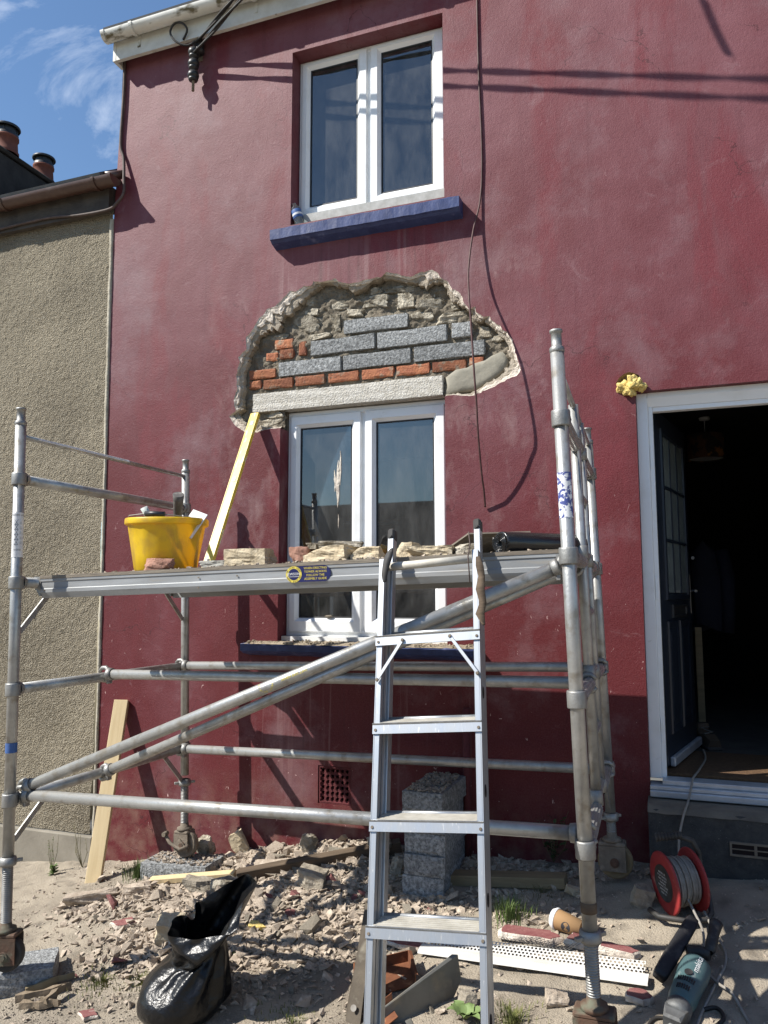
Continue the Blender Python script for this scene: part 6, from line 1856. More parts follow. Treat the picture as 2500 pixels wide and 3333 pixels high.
# ------------------------------------------------------------------ bin bag
bag = thing('bin_bag', 'black bin bag with gathered neck and open mouth standing on the rubble', 'bag', gp(-1.895, -1.445, -0.022), (0, 0, 0.15))
bag.scale = (1.10, 1.08, 0.88)
BAG_MM = [   # rings of the sack from its base to its mouth, x y z in millimetres
    [-4, 56, 14, -4, 54, 5, -1, 56, 6, 1, 59, 11, 0, 59, 14, -1, 59, 13, -5, 62, 11, -2, 59, 14, -1, 59, 5, -4, 59, 6, -10, 59, 5, -11, 58, 13, -7, 55, 6, -7, 55, 7, -12, 51, 5, -7, 53, 5, -8, 50, 8, -9, 54, 9, -12, 48, 12, -11, 52, 14, -8, 53, 14, -9, 45, 5, -5, 43, 11, -6, 48, 9, -5, 48, 4, -1, 44, 15, 0, 49, 5, 0, 52, 15, -1, 52, 9, 0, 53, 6, 1, 53, 12, -2, 53, 13],
    [36, 35, 12, 37, 42, 7, 36, 44, 8, 32, 48, 17, 27, 60, 28, 32, 60, 15, 19, 58, 24, 13, 64, 28, -3, 74, 36, -14, 72, 33, -8, 65, 28, -9, 59, 20, -16, 38, 15, -19, 29, 7, -38, 24, 11, -49, 19, -1, -40, 11, 3, -37, 7, 1, -44, 5, 6, -40, 6, 12, -35, -4, 5, -29, -3, 6, -22, -13, 4, -7, -17, 3, 7, -9, 2, 26, -11, 4, 32, -5, 7, 36, 4, 12, 36, 13, 12, 36, 18, 4, 42, 24, 5, 31, 31, 14],
    [94, 35, 23, 97, 47, 14, 92, 55, 8, 82, 72, 10, 71, 91, 8, 55, 105, 12, 37, 108, 13, 20, 112, 23, 7, 121, 11, -6, 118, 13, -24, 108, 9, -38, 101, 24, -50, 89, 6, -57, 66, 7, -83, 54, 8, -109, 35, 4, -99, 11, 6, -93, -8, 11, -93, -20, 15, -80, -35, 24, -66, -42, 7, -52, -55, 6, -28, -67, 5, -8, -68, 12, 15, -61, 7, 31, -57, 7, 49, -54, 7, 69, -35, 4, 81, -17, 10, 89, 1, 11, 87, 10, 29, 88, 17, 18],
    [148, 28, 35, 145, 59, 46, 132, 60, 48, 122, 87, 40, 107, 114, 46, 82, 136, 47, 50, 145, 49, 33, 155, 48, 13, 152, 57, -5, 143, 52, -31, 140, 47, -53, 139, 35, -77, 123, 29, -103, 104, 18, -127, 80, 21, -153, 56, 17, -155, 19, 13, -146, -13, 13, -142, -47, 18, -123, -74, 22, -98, -88, 19, -71, -106, 12, -41, -124, 14, -9, -128, 7, 29, -114, 3, 55, -105, 16, 84, -96, 8, 111, -76, 12, 126, -44, 19, 139, -20, 27, 138, -3, 32, 127, 16, 48],
    [153, 36, 74, 173, 60, 77, 155, 65, 81, 128, 89, 77, 125, 124, 78, 94, 147, 81, 58, 156, 84, 24, 154, 82, 24, 177, 81, 1, 147, 86, -28, 170, 73, -55, 144, 70, -91, 143, 58, -116, 114, 50, -144, 90, 50, -169, 58, 54, -162, 21, 53, -152, -16, 51, -131, -49, 55, -135, -87, 54, -112, -118, 44, -79, -134, 33, -43, -154, 32, -6, -162, 25, 33, -151, 23, 69, -138, 30, 103, -119, 34, 128, -94, 41, 145, -60, 47, 153, -26, 62, 158, -3, 66, 146, 7, 73],
    [154, 36, 96, 183, 56, 96, 150, 60, 97, 142, 89, 94, 129, 123, 101, 96, 146, 103, 57, 152, 107, 32, 157, 102, 31, 177, 102, 5, 164, 101, -29, 174, 93, -57, 148, 85, -96, 145, 80, -118, 116, 71, -147, 91, 72, -169, 58, 75, -168, 18, 74, -156, -19, 71, -144, -56, 70, -128, -91, 65, -113, -127, 65, -81, -147, 53, -43, -163, 51, -2, -174, 44, 39, -169, 41, 72, -149, 49, 106, -128, 54, 131, -98, 62, 149, -67, 66, 161, -33, 80, 168, -4, 87, 148, 6, 95],
    [156, 36, 116, 184, 54, 119, 146, 53, 114, 144, 88, 116, 132, 123, 123, 97, 143, 124, 59, 142, 124, 42, 157, 125, 36, 173, 118, 4, 163, 117, -30, 172, 112, -61, 156, 106, -97, 144, 103, -122, 120, 95, -148, 94, 95, -163, 57, 98, -164, 17, 94, -154, -20, 92, -142, -57, 89, -131, -95, 85, -110, -129, 86, -81, -156, 78, -41, -168, 72, 0, -182, 67, 40, -173, 67, 75, -157, 70, 107, -133, 76, 129, -101, 85, 143, -67, 87, 166, -40, 99, 177, -8, 107, 149, 6, 115],
    [157, 35, 138, 184, 52, 142, 145, 50, 138, 144, 87, 139, 134, 122, 144, 97, 140, 145, 60, 130, 140, 55, 152, 142, 43, 162, 137, 9, 176, 135, -25, 164, 133, -64, 155, 127, -98, 143, 125, -123, 116, 118, -143, 93, 117, -155, 55, 119, -158, 16, 116, -151, -21, 113, -138, -57, 109, -125, -94, 107, -106, -129, 107, -77, -156, 101, -38, -169, 93, 2, -180, 92, 41, -174, 90, 78, -161, 92, 108, -136, 96, 127, -103, 105, 136, -66, 110, 168, -45, 120, 183, -12, 126, 151, 4, 136],
    [157, 36, 163, 182, 50, 163, 143, 48, 162, 143, 86, 163, 137, 121, 167, 98, 130, 167, 60, 122, 161, 64, 150, 159, 46, 166, 162, 8, 180, 159, -28, 167, 154, -58, 143, 140, -97, 140, 145, -113, 110, 131, -134, 91, 139, -144, 52, 136, -148, 16, 137, -147, -22, 136, -135, -58, 134, -116, -92, 130, -102, -128, 130, -72, -153, 122, -35, -169, 119, 4, -177, 115, 42, -172, 114, 79, -159, 114, 112, -140, 117, 122, -104, 126, 132, -67, 133, 161, -46, 145, 184, -17, 148, 156, -3, 161],
    [157, 34, 186, 181, 49, 185, 142, 46, 182, 143, 85, 185, 138, 120, 189, 98, 120, 187, 61, 118, 184, 73, 151, 181, 48, 176, 181, 8, 176, 180, -24, 157, 170, -56, 142, 162, -92, 134, 164, -97, 103, 144, -125, 87, 159, -133, 50, 153, -138, 15, 158, -140, -22, 157, -122, -54, 151, -112, -91, 150, -92, -122, 152, -65, -147, 143, -28, -160, 139, 7, -166, 136, 44, -170, 137, 78, -151, 134, 114, -142, 139, 124, -107, 147, 129, -69, 156, 155, -44, 166, 184, -21, 169, 162, -3, 183],
    [157, 31, 205, 178, 47, 208, 141, 45, 203, 144, 83, 207, 139, 118, 211, 99, 110, 207, 63, 117, 208, 80, 152, 202, 48, 173, 203, 9, 169, 200, -13, 141, 182, -52, 144, 184, -82, 123, 183, -82, 94, 160, -116, 84, 178, -119, 46, 172, -129, 14, 176, -128, -23, 173, -117, -53, 169, -100, -87, 169, -80, -114, 170, -58, -136, 162, -20, -151, 158, 14, -150, 151, 45, -166, 161, 74, -142, 158, 112, -138, 165, 133, -109, 168, 127, -71, 178, 149, -42, 185, 182, -26, 193, 166, -1, 200],
    [156, 28, 225, 176, 45, 230, 139, 45, 227, 144, 81, 231, 138, 116, 230, 100, 100, 227, 68, 117, 229, 83, 153, 222, 47, 170, 225, 16, 153, 216, -10, 131, 203, -49, 142, 208, -65, 113, 196, -71, 88, 181, -105, 81, 196, -107, 43, 191, -118, 14, 190, -113, -22, 188, -106, -48, 185, -89, -82, 186, -68, -107, 184, -44, -121, 177, -13, -142, 177, 20, -133, 167, 46, -158, 184, 75, -137, 181, 107, -124, 185, 139, -111, 190, 131, -74, 202, 143, -40, 204, 178, -29, 215, 170, 2, 218],
    [155, 25, 249, 174, 44, 253, 139, 46, 249, 145, 79, 252, 136, 112, 250, 100, 94, 248, 75, 118, 249, 84, 153, 246, 46, 164, 246, 28, 139, 225, -6, 131, 226, -44, 135, 229, -50, 109, 205, -61, 85, 199, -93, 76, 217, -94, 39, 207, -99, 14, 203, -96, -19, 203, -94, -42, 202, -76, -77, 204, -54, -99, 198, -30, -108, 188, -6, -133, 196, 25, -119, 182, 48, -145, 201, 81, -136, 201, 105, -110, 200, 139, -112, 213, 141, -75, 224, 138, -39, 226, 173, -30, 235, 173, 1, 244],
    [154, 21, 272, 171, 41, 277, 139, 46, 271, 144, 77, 271, 133, 106, 271, 101, 90, 268, 82, 119, 271, 84, 151, 271, 46, 151, 264, 34, 126, 238, 0, 137, 246, -36, 126, 243, -33, 103, 216, -51, 82, 218, -78, 69, 235, -86, 41, 226, -82, 14, 216, -79, -13, 213, -79, -40, 216, -63, -66, 221, -41, -91, 212, -18, -98, 198, 0, -123, 215, 29, -107, 198, 51, -131, 216, 87, -133, 224, 101, -98, 218, 133, -105, 237, 151, -74, 244, 134, -41, 249, 166, -29, 258, 175, -2, 269],
    [154, 18, 292, 169, 39, 296, 140, 47, 295, 144, 74, 293, 130, 99, 293, 106, 94, 287, 90, 119, 288, 82, 146, 289, 54, 136, 276, 36, 118, 259, 4, 136, 265, -25, 114, 258, -15, 94, 229, -40, 84, 237, -64, 62, 247, -70, 39, 240, -66, 13, 229, -61, -7, 224, -61, -39, 233, -51, -55, 234, -30, -82, 225, -5, -85, 211, 7, -110, 232, 34, -97, 217, 56, -114, 230, 87, -126, 245, 100, -95, 239, 127, -94, 255, 155, -75, 265, 138, -44, 270, 159, -24, 279, 175, -5, 288],
    [154, 13, 310, 167, 35, 314, 143, 47, 315, 145, 72, 314, 129, 92, 314, 112, 96, 308, 101, 115, 301, 82, 137, 303, 64, 127, 285, 41, 124, 276, 10, 125, 277, -10, 105, 268, -6, 87, 245, -30, 79, 250, -51, 57, 254, -56, 36, 250, -51, 12, 241, -47, -9, 237, -45, -36, 243, -37, -50, 242, -19, -72, 236, 7, -75, 225, 17, -98, 244, 40, -93, 233, 66, -103, 239, 89, -113, 256, 107, -95, 256, 125, -83, 267, 151, -72, 282, 146, -45, 286, 155, -23, 295, 173, -8, 306],
    [156, 9, 324, 162, 30, 329, 146, 46, 330, 145, 69, 328, 128, 83, 326, 116, 97, 323, 102, 115, 318, 81, 125, 313, 64, 121, 298, 41, 121, 290, 19, 115, 281, 1, 100, 274, -4, 83, 257, -21, 70, 255, -39, 53, 261, -44, 31, 253, -46, 10, 254, -40, -11, 247, -35, -28, 246, -25, -46, 241, -12, -67, 244, 12, -72, 237, 27, -90, 244, 47, -98, 244, 71, -92, 247, 91, -101, 262, 113, -94, 271, 124, -74, 279, 143, -65, 292, 153, -46, 300, 152, -25, 310, 167, -10, 320],
    [164, 9, 335, 156, 27, 340, 151, 48, 342, 142, 66, 340, 130, 83, 337, 112, 94, 334, 97, 108, 329, 79, 114, 320, 61, 115, 309, 44, 110, 296, 25, 104, 286, 11, 94, 276, -4, 80, 269, -17, 65, 266, -28, 48, 260, -32, 30, 256, -34, 11, 254, -32, -9, 251, -28, -30, 254, -19, -45, 248, -2, -59, 243, 12, -77, 248, 33, -83, 248, 52, -92, 252, 72, -97, 257, 90, -89, 268, 107, -84, 279, 125, -75, 290, 140, -65, 303, 149, -47, 312, 157, -31, 322, 160, -12, 330],
    [168, 7, 347, 165, 28, 348, 152, 46, 355, 146, 69, 352, 133, 87, 348, 119, 102, 341, 98, 113, 341, 77, 118, 332, 56, 117, 320, 43, 104, 306, 22, 106, 297, 7, 90, 288, -3, 79, 280, -24, 71, 273, -34, 51, 268, -29, 30, 267, -37, 10, 265, -37, -13, 258, -20, -27, 254, -12, -46, 255, -5, -65, 250, 17, -73, 256, 34, -85, 256, 49, -99, 260, 72, -104, 265, 88, -95, 279, 108, -89, 290, 125, -79, 300, 134, -62, 314, 154, -53, 322, 161, -35, 334, 163, -14, 341],
    [178, 7, 358, 176, 30, 362, 156, 45, 370, 154, 73, 364, 139, 93, 360, 126, 109, 353, 103, 121, 352, 78, 126, 343, 51, 117, 334, 47, 95, 316, 21, 107, 311, 10, 86, 300, -4, 87, 291, -30, 78, 280, -36, 50, 280, -26, 27, 278, -27, 5, 272, -44, -17, 267, -17, -25, 262, 1, -46, 255, -12, -72, 255, 16, -85, 256, 46, -77, 260, 53, -106, 269, 81, -111, 261, 102, -95, 278, 106, -85, 303, 136, -85, 306, 132, -66, 329, 157, -59, 335, 173, -37, 341, 163, -18, 359],
    [187, 5, 374, 188, 31, 378, 164, 45, 389, 162, 76, 380, 146, 98, 377, 132, 116, 371, 108, 127, 366, 79, 132, 358, 54, 112, 352, 50, 86, 333, 20, 106, 328, 16, 82, 314, -6, 84, 308, -36, 81, 296, -25, 50, 296, -15, 29, 283, -33, 12, 282, -44, -17, 282, -9, -21, 275, 10, -46, 271, -11, -74, 272, 17, -93, 267, 50, -81, 276, 68, -106, 278, 88, -123, 267, 114, -102, 283, 110, -96, 319, 143, -91, 321, 142, -71, 345, 159, -56, 352, 185, -41, 354, 169, -21, 378],
    [196, 4, 396, 198, 32, 397, 175, 47, 411, 171, 79, 401, 152, 104, 398, 139, 121, 391, 113, 134, 385, 78, 137, 381, 62, 108, 368, 55, 83, 351, 24, 99, 349, 20, 78, 333, -12, 76, 324, -37, 76, 315, -15, 52, 312, 0, 29, 289, -34, 16, 294, -38, -13, 298, -2, -25, 293, 13, -46, 286, -10, -79, 292, 20, -102, 282, 55, -84, 291, 82, -109, 285, 98, -135, 278, 128, -112, 292, 121, -106, 330, 150, -95, 341, 153, -74, 361, 162, -51, 373, 196, -46, 375, 179, -24, 396],
    [205, 2, 421, 209, 33, 418, 186, 50, 432, 179, 83, 423, 159, 109, 420, 146, 126, 410, 118, 140, 407, 79, 136, 405, 72, 105, 383, 60, 81, 369, 33, 84, 360, 24, 72, 354, -13, 73, 343, -37, 73, 332, -2, 56, 326, 3, 23, 308, -33, 23, 312, -31, -8, 314, 6, -17, 305, 16, -48, 298, 2, -84, 302, 19, -95, 297, 58, -91, 306, 89, -113, 302, 108, -146, 292, 140, -124, 303, 133, -114, 340, 156, -98, 359, 165, -75, 376, 166, -52, 394, 204, -50, 399, 192, -26, 417],
    [212, 2, 441, 217, 34, 439, 196, 54, 451, 186, 86, 445, 165, 113, 441, 152, 131, 431, 121, 146, 431, 86, 132, 425, 87, 102, 400, 65, 82, 391, 39, 74, 373, 23, 67, 373, -13, 73, 364, -36, 69, 351, -2, 51, 343, 5, 18, 326, -31, 26, 330, -23, 0, 329, 11, -17, 320, 12, -51, 314, 4, -87, 309, 23, -104, 313, 59, -104, 321, 86, -129, 307, 117, -155, 307, 148, -132, 318, 153, -115, 351, 161, -99, 380, 179, -77, 393, 171, -57, 416, 209, -52, 421, 205, -26, 436],
    [220, 2, 461, 226, 35, 460, 206, 58, 469, 193, 89, 465, 172, 118, 462, 159, 138, 454, 124, 151, 454, 95, 128, 444, 98, 94, 422, 70, 82, 410, 42, 64, 389, 20, 70, 393, -10, 82, 384, -33, 64, 373, -3, 45, 358, 8, 13, 345, -27, 28, 347, -15, 5, 349, 12, -22, 340, 0, -51, 327, -9, -90, 324, 23, -99, 334, 55, -118, 329, 84, -142, 320, 122, -156, 325, 159, -143, 333, 172, -120, 361, 170, -108, 397, 194, -82, 409, 179, -64, 437, 214, -53, 444, 218, -27, 457],
    [229, 1, 483, 235, 36, 483, 216, 62, 490, 201, 93, 488, 179, 122, 483, 164, 145, 477, 127, 153, 472, 106, 123, 461, 104, 89, 442, 74, 72, 428, 44, 54, 410, 24, 77, 410, -7, 91, 400, -29, 60, 393, -4, 37, 376, 10, 7, 363, -22, 29, 366, -12, 0, 367, 10, -28, 359, -7, -56, 342, -9, -87, 344, 20, -113, 342, 47, -134, 331, 86, -144, 338, 127, -144, 338, 164, -148, 351, 188, -126, 370, 182, -117, 409, 205, -88, 423, 193, -72, 456, 218, -52, 468, 229, -28, 476],
    [237, 1, 502, 243, 37, 504, 227, 66, 510, 208, 97, 511, 187, 126, 504, 169, 151, 501, 130, 152, 495, 119, 119, 478, 108, 85, 460, 82, 59, 444, 45, 50, 433, 33, 84, 426, 3, 84, 408, -24, 57, 412, -5, 27, 397, 11, 2, 380, -16, 29, 387, -19, -8, 380, 6, -35, 375, -13, -64, 360, -7, -92, 357, 23, -117, 359, 54, -139, 350, 91, -130, 351, 128, -139, 359, 167, -143, 368, 204, -133, 379, 198, -122, 418, 214, -95, 440, 210, -78, 473, 223, -52, 489, 239, -30, 495],
    [245, 0, 523, 251, 38, 523, 235, 68, 528, 216, 100, 531, 194, 131, 526, 173, 158, 525, 137, 147, 517, 128, 114, 496, 107, 82, 483, 80, 56, 467, 47, 47, 450, 29, 78, 446, 13, 71, 417, -10, 54, 402, -5, 22, 415, 13, -3, 398, -17, 20, 407, -25, -12, 391, 1, -40, 390, -20, -72, 379, -8, -101, 367, 21, -128, 365, 59, -133, 366, 96, -118, 362, 134, -129, 374, 169, -136, 385, 209, -137, 400, 219, -114, 424, 220, -104, 461, 225, -80, 487, 229, -56, 511, 249, -33, 518],
    [255, 0, 546, 261, 38, 547, 246, 72, 550, 223, 103, 551, 202, 135, 548, 176, 161, 546, 145, 141, 536, 130, 110, 519, 103, 83, 503, 75, 59, 486, 45, 40, 468, 22, 71, 462, 18, 63, 427, 4, 48, 392, 10, 27, 421, 13, -9, 419, -18, 12, 422, -34, -18, 404, -8, -46, 405, -20, -81, 393, -11, -113, 382, 25, -125, 383, 64, -126, 383, 101, -113, 381, 136, -121, 390, 171, -133, 404, 211, -134, 417, 237, -110, 429, 238, -106, 469, 239, -84, 500, 239, -64, 535, 256, -36, 541],
    [264, 0, 569, 270, 39, 571, 256, 75, 573, 232, 106, 571, 210, 138, 571, 179, 162, 570, 155, 134, 555, 128, 108, 541, 99, 85, 522, 70, 62, 502, 48, 47, 476, 14, 56, 471, 26, 46, 436, 23, 47, 396, 21, 13, 405, 16, 4, 435, -22, 1, 435, -40, -23, 419, -19, -54, 419, -17, -90, 406, -8, -121, 400, 31, -114, 400, 69, -111, 393, 103, -123, 398, 140, -113, 408, 175, -118, 421, 214, -128, 432, 249, -116, 438, 256, -93, 471, 255, -86, 510, 256, -68, 546, 262, -37, 563],
]
bmb = MB()
m, n = len(BAG_MM), len(BAG_MM[0]) // 3
for row in BAG_MM:
    bmb.v += [(row[3 * k] / 1000, row[3 * k + 1] / 1000, row[3 * k + 2] / 1000) for k in range(n)]
for i in range(m - 1):
    for k in range(n):
        bmb.f.append((i * n + k, i * n + (k + 1) % n, (i + 1) * n + (k + 1) % n, (i + 1) * n + k)); bmb.sm.append(True)
bmb.f.append(tuple(reversed(range(n)))); bmb.sm.append(True)
sack = bmb.build('sack', 'bin_bag', bag)
md = sack.modifiers.new('smooth', 'SUBSURF')
md.levels = md.render_levels = 2

# ------------------------------------------------------------------ steel pieces at the foot of the ladder
def folded(name, pts, thick, m, parent, faces):
    mb = MB()
    q = [Vector(p) for p in pts]
    for f in faces:
        nr = (q[f[1]] - q[f[0]]).cross(q[f[2]] - q[f[0]]).normalized() * thick
        k = len(f)
        mb.add([q[i] + nr for i in f] + [q[i] - nr for i in f], [tuple(range(k)), tuple(reversed(range(k, 2 * k)))] + [((i + 1) % k, i, k + i, k + (i + 1) % k) for i in range(k)])
    return mb.build(name, m, parent)
def P3(x, y, dz): return gp(x, y, dz)
s1 = thing('steel_strip', 'brown steel strip standing on its end left of the ladder foot', 'steel', (0, 0, 0))
folded('strip', [(-1.207, -1.38, -0.11), (-1.14, -1.40, -0.10), (-1.155, -1.21, 0.25), (-1.198, -1.19, 0.27)], 0.0025, 'steel_brown', s1, [(0, 1, 2, 3)])
folded('flange', [(-1.207, -1.38, -0.11), (-1.198, -1.19, 0.27), (-1.203, -1.15, 0.265), (-1.232, -1.32, -0.11)], 0.0025, 'steel_brown', s1, [(0, 1, 2, 3)])
MB().lathe([(0.012, 0), (0.012, 0.002)], 12, Matrix.Translation((-1.175, -1.378, -0.045)) @ Matrix.Rotation(PI / 2 - 0.5, 4, 'X'), close=True).build('bolt_hole', 'cable_grey', s1)
s2 = thing('rusty_tray', 'rusty folded steel tray lying behind the ladder foot', 'steel', (0, 0, 0))
T = [gp(-1.187, -1.283, 0.015), gp(-1.005, -1.137, 0.015), gp(-1.077, -1.01, 0.02), gp(-1.269, -1.146, 0.02)]
Tu = [p + Vector((0, 0, 0.045)) for p in T]
folded('tray', T + Tu, 0.002, 'rust', s2, [(0, 1, 2, 3), (1, 2, 6, 5), (2, 3, 7, 6), (3, 0, 4, 7)])
folded('lip', [Tu[1], Tu[2], Tu[2] + Vector((0.012, 0.006, -0.004)), Tu[1] + Vector((0.012, -0.006, -0.004))], 0.0015, 'rust', s2, [(0, 1, 2, 3)])
s3 = thing('steel_plate', 'grey galvanised steel plate standing on edge behind the ladder foot', 'steel', (0, 0, 0))
folded('plate', [gp(-1.114, -1.49, 0.0), gp(-0.839, -1.176, 0.0), gp(-0.815, -1.146, 0.05), gp(-0.825, -1.156, 0.15), gp(-0.844, -1.166, 0.155), gp(-1.123, -1.48, 0.05)], 0.002, 'galv_steel', s3, [(0, 1, 2, 3, 4, 5)])
folded('foot_plate', [gp(-1.114, -1.49, 0.002), gp(-0.963, -1.331, 0.002), gp(-0.903, -1.413, 0.006), gp(-1.022, -1.599, 0.006)], 0.002, 'galv_steel', s3, [(0, 1, 2, 3)])
s4 = thing('steel_angle', 'short rusty steel angle lying at the very foot of the ladder', 'steel', (0, 0, 0))
folded('leg', [gp(-1.098, -1.443, 0.02), gp(-1.022, -1.36, 0.05), gp(-1.031, -1.351, 0.10), gp(-1.108, -1.433, 0.07)], 0.002, 'rust', s4, [(0, 1, 2, 3)])
folded('leg', [gp(-1.098, -1.443, 0.02), gp(-1.022, -1.36, 0.05), gp(-0.991, -1.394, 0.05), gp(-1.065, -1.48, 0.02)], 0.002, 'rust', s4, [(0, 1, 2, 3)])

# ------------------------------------------------------------------ perforated bead, mesh and slabs of red render
bead = thing('render_bead', 'white perforated plastic render bead lying on the ground right of the ladder', 'trim')
ba, bb = gp(-1.054, -0.912, 0.016), gp(-0.133, -1.005, 0.018)
bx_ = (bb - ba).normalized()
by_ = Vector((0, 0, 1)).cross(bx_).normalized()
bz_ = bx_.cross(by_)
BM_ = Matrix((bx_, by_, bz_)).transposed().to_4x4()
BM_.translation = ba
bead.matrix_world = BM_
BLn = (bb - ba).length
mb = MB()
n_c = 56
RX = Matrix.Translation((0, 0.028, 0.010)) @ Matrix.Rotation(R(-62), 4, 'X')
perf(mb, 0, BLn - 0.01, 0.0, 0.056, n_c, 4, 0.0056, 0.0, stagger=True)
mb.v = [tuple(RX @ Vector((v[0], v[1] * 0.1, v[2]))) for v in mb.v]
mb.build('perforated_wing', 'bead_white', bead)
mb = MB()
prof = [(0.028, 0.010), (0.024, 0.014), (-0.005, 0.012), (-0.032, 0.004), (-0.036, -0.004), (-0.033, -0.006), (-0.028, 0.001), (0.024, 0.008)]
k = len(prof)
vs = [(0, a, b) for a, b in prof] + [(BLn + 0.015, a, b) for a, b in prof]
mb.add(vs, [tuple(range(k)), tuple(reversed(range(k, 2 * k)))] + [(i, k + i, k + (i + 1) % k, (i + 1) % k) for i in range(k)])
mb.build('nose', 'bead_white', bead)
mesh_ = MB()
for i in range(16):
    for sg in (-1, 1):
        x0 = 0.36 + i * 0.017
        pts = []
        for q in range(5):
            x = x0 + sg * q * 0.011
            pts.append(BM_ @ Vector((x, 0.085 + q * 0.018, 0.035 + 0.006 * math.sin(x * 30))))
        mesh_.tube(pts, 0.0011, 4)
tag(mesh_.build('metal_mesh', 'mesh_wire'), 'scrap of expanded metal mesh between red slabs behind the white bead', 'mesh')
def slab(pts, h, label, seed, tilt=0.0):
    """slab of render lying painted side up: pale broken body, red skin on top"""
    root = thing('render_slab', label, 'render slab', gp(sum(p[0] for p in pts) / len(pts), sum(p[1] for p in pts) / len(pts)), (tilt, tilt * 0.5, 0), 'slabs of red painted render')
    c = root.location
    rp = []
    for i in range(len(pts)):
        a, b = pts[i], pts[(i + 1) % len(pts)]
        for q in range(4):
            t = q / 4
            x, y = a[0] + (b[0] - a[0]) * t, a[1] + (b[1] - a[1]) * t
            rp.append((x - c.x + 0.012 * noise.noise((x * 30, y * 30, seed)), y - c.y + 0.012 * noise.noise((y * 30, x * 30, seed + 3))))
    n = len(rp)
    body = MB()
    for (sc, z) in ((1.10, 0.0), (1.13, h * 0.35), (1.06, h * 0.8), (1.0, h)):
        for i, (x, y) in enumerate(rp):
            w = 1 + 0.07 * noise.noise((x * 40, y * 40, z * 90 + seed)) if z < h else 1
            body.v.append((x * sc * w, y * sc * w, z + (0.004 * noise.noise((x * 50, y * 50, seed)) if 0 < z < h else 0)))
    for kk in range(3):
        for i in range(n):
            body.f.append((kk * n + i, kk * n + (i + 1) % n, (kk + 1) * n + (i + 1) % n, (kk + 1) * n + i)); body.sm.append(False)
    body.f.append(tuple(range(3 * n, 4 * n))); body.sm.append(False)
    body.build('plaster', 'broken_render', root)
    sk_ = MB()
    sk_.add([(x * 0.965, y * 0.965, h + 0.0025) for x, y in rp] + [(x * 0.985, y * 0.985, h - 0.0005) for x, y in rp], [tuple(range(n))] + [((i + 1) % n, i, n + i, n + (i + 1) % n) for i in range(n)])
    sk_.build('paint_skin', 'red_paint_chip', root)
    return root
slab([(-0.722, -0.789), (-0.511, -0.793), (-0.477, -0.754), (-0.522, -0.709), (-0.708, -0.714), (-0.738, -0.749)], 0.028, 'largest red slab of render between the ladder and the paper cup', 1)
slab([(-0.447, -0.803), (-0.344, -0.832), (-0.295, -0.803), (-0.335, -0.758), (-0.433, -0.739)], 0.028, 'red slab of render behind the front right jack', 2)
slab([(-0.305, -0.857), (-0.177, -0.882), (-0.158, -0.852), (-0.217, -0.817), (-0.305, -0.812)], 0.03, 'mostly pale slab of render with a red edge right of the jack', 3)
slab([(-1.235, -0.897), (-1.069, -0.921), (-1.039, -0.867), (-1.08, -0.833), (-1.227, -0.828)], 0.016, 'red slab of render touching the left end of the white bead', 4)
slab([(-0.201, -1.117), (-0.137, -1.137), (-0.103, -1.098), (-0.132, -1.054), (-0.186, -1.063)], 0.022, 'small red slab of render beside the angle grinder', 5)
slab([(-2.647, -0.952), (-2.592, -0.971), (-2.518, -0.912), (-2.586, -0.883)], 0.02, 'small red chip of render on the rubble heap left of the bin bag', 6, 0.12)
slab([(-2.296, -1.574), (-2.246, -1.599), (-2.209, -1.565), (-2.256, -1.532)], 0.012, 'small red chip of render alone on the gravel at the bottom left', 7)
slab([(-2.248, -1.054), (-2.199, -1.073), (-2.173, -1.019), (-2.222, -1.0)], 0.016, 'small red chip of render just left of the bin bag', 8, -0.15)

# ------------------------------------------------------------------ coffee cup
cup = thing('paper_cup', 'brown paper coffee cup with white lid lying on its side', 'cup')
ca_, cb2 = gp(-0.389, -0.719, 0.036), gp(-0.537, -0.655, 0.046)
cup.matrix_world = frame_mtx(ca_, cb2)
CL = 0.125
MB().lathe([(0.001, 0.006), (0.030, 0.006), (0.030, 0.0), (0.0315, 0.0), (0.043, CL)], 28).build('cup_body', 'cup_kraft', cup)
MB().lathe([(0.0435, CL - 0.006), (0.0465, CL - 0.004), (0.0465, CL + 0.004), (0.044, CL + 0.007), (0.041, CL + 0.008), (0.039, CL + 0.018), (0.036, CL + 0.018), (0.034, CL + 0.011), (0.001, CL + 0.011)], 28).build('lid', 'cup_lid', cup)
def cup_pt(u, w, r_off=0.0006):   # u along from base, w round
    r = 0.0315 + (0.043 - 0.0315) * u / CL + r_off
    return (r * math.cos(w), r * math.sin(w), u)
inv = cup.matrix_world.to_3x3().inverted()
vd = inv @ (Vector((0, -4.256, 1.51)) - ca_)
wc = math.atan2(vd.y, vd.x) - 0.55
bdg = MB()
ring_pts = [(0.062 + 0.021 * math.cos(2 * PI * k / 24), wc + 0.6 * math.sin(2 * PI * k / 24)) for k in range(24)]
bdg.add([cup_pt(u, w) for u, w in ring_pts] + [cup_pt(0.062, wc)], [(i, (i + 1) % 24, 24) for i in range(24)])
bdg.build('badge', 'ink_dark', cup)
ct = MB()
vs, fs = text_geo('BEAN', 0.0125)
ct.add([cup_pt(0.062 - v.y, wc + v.x / 0.037, 0.0014) for v in vs], fs)
ct.build('lettering', 'cup_kraft', cup)

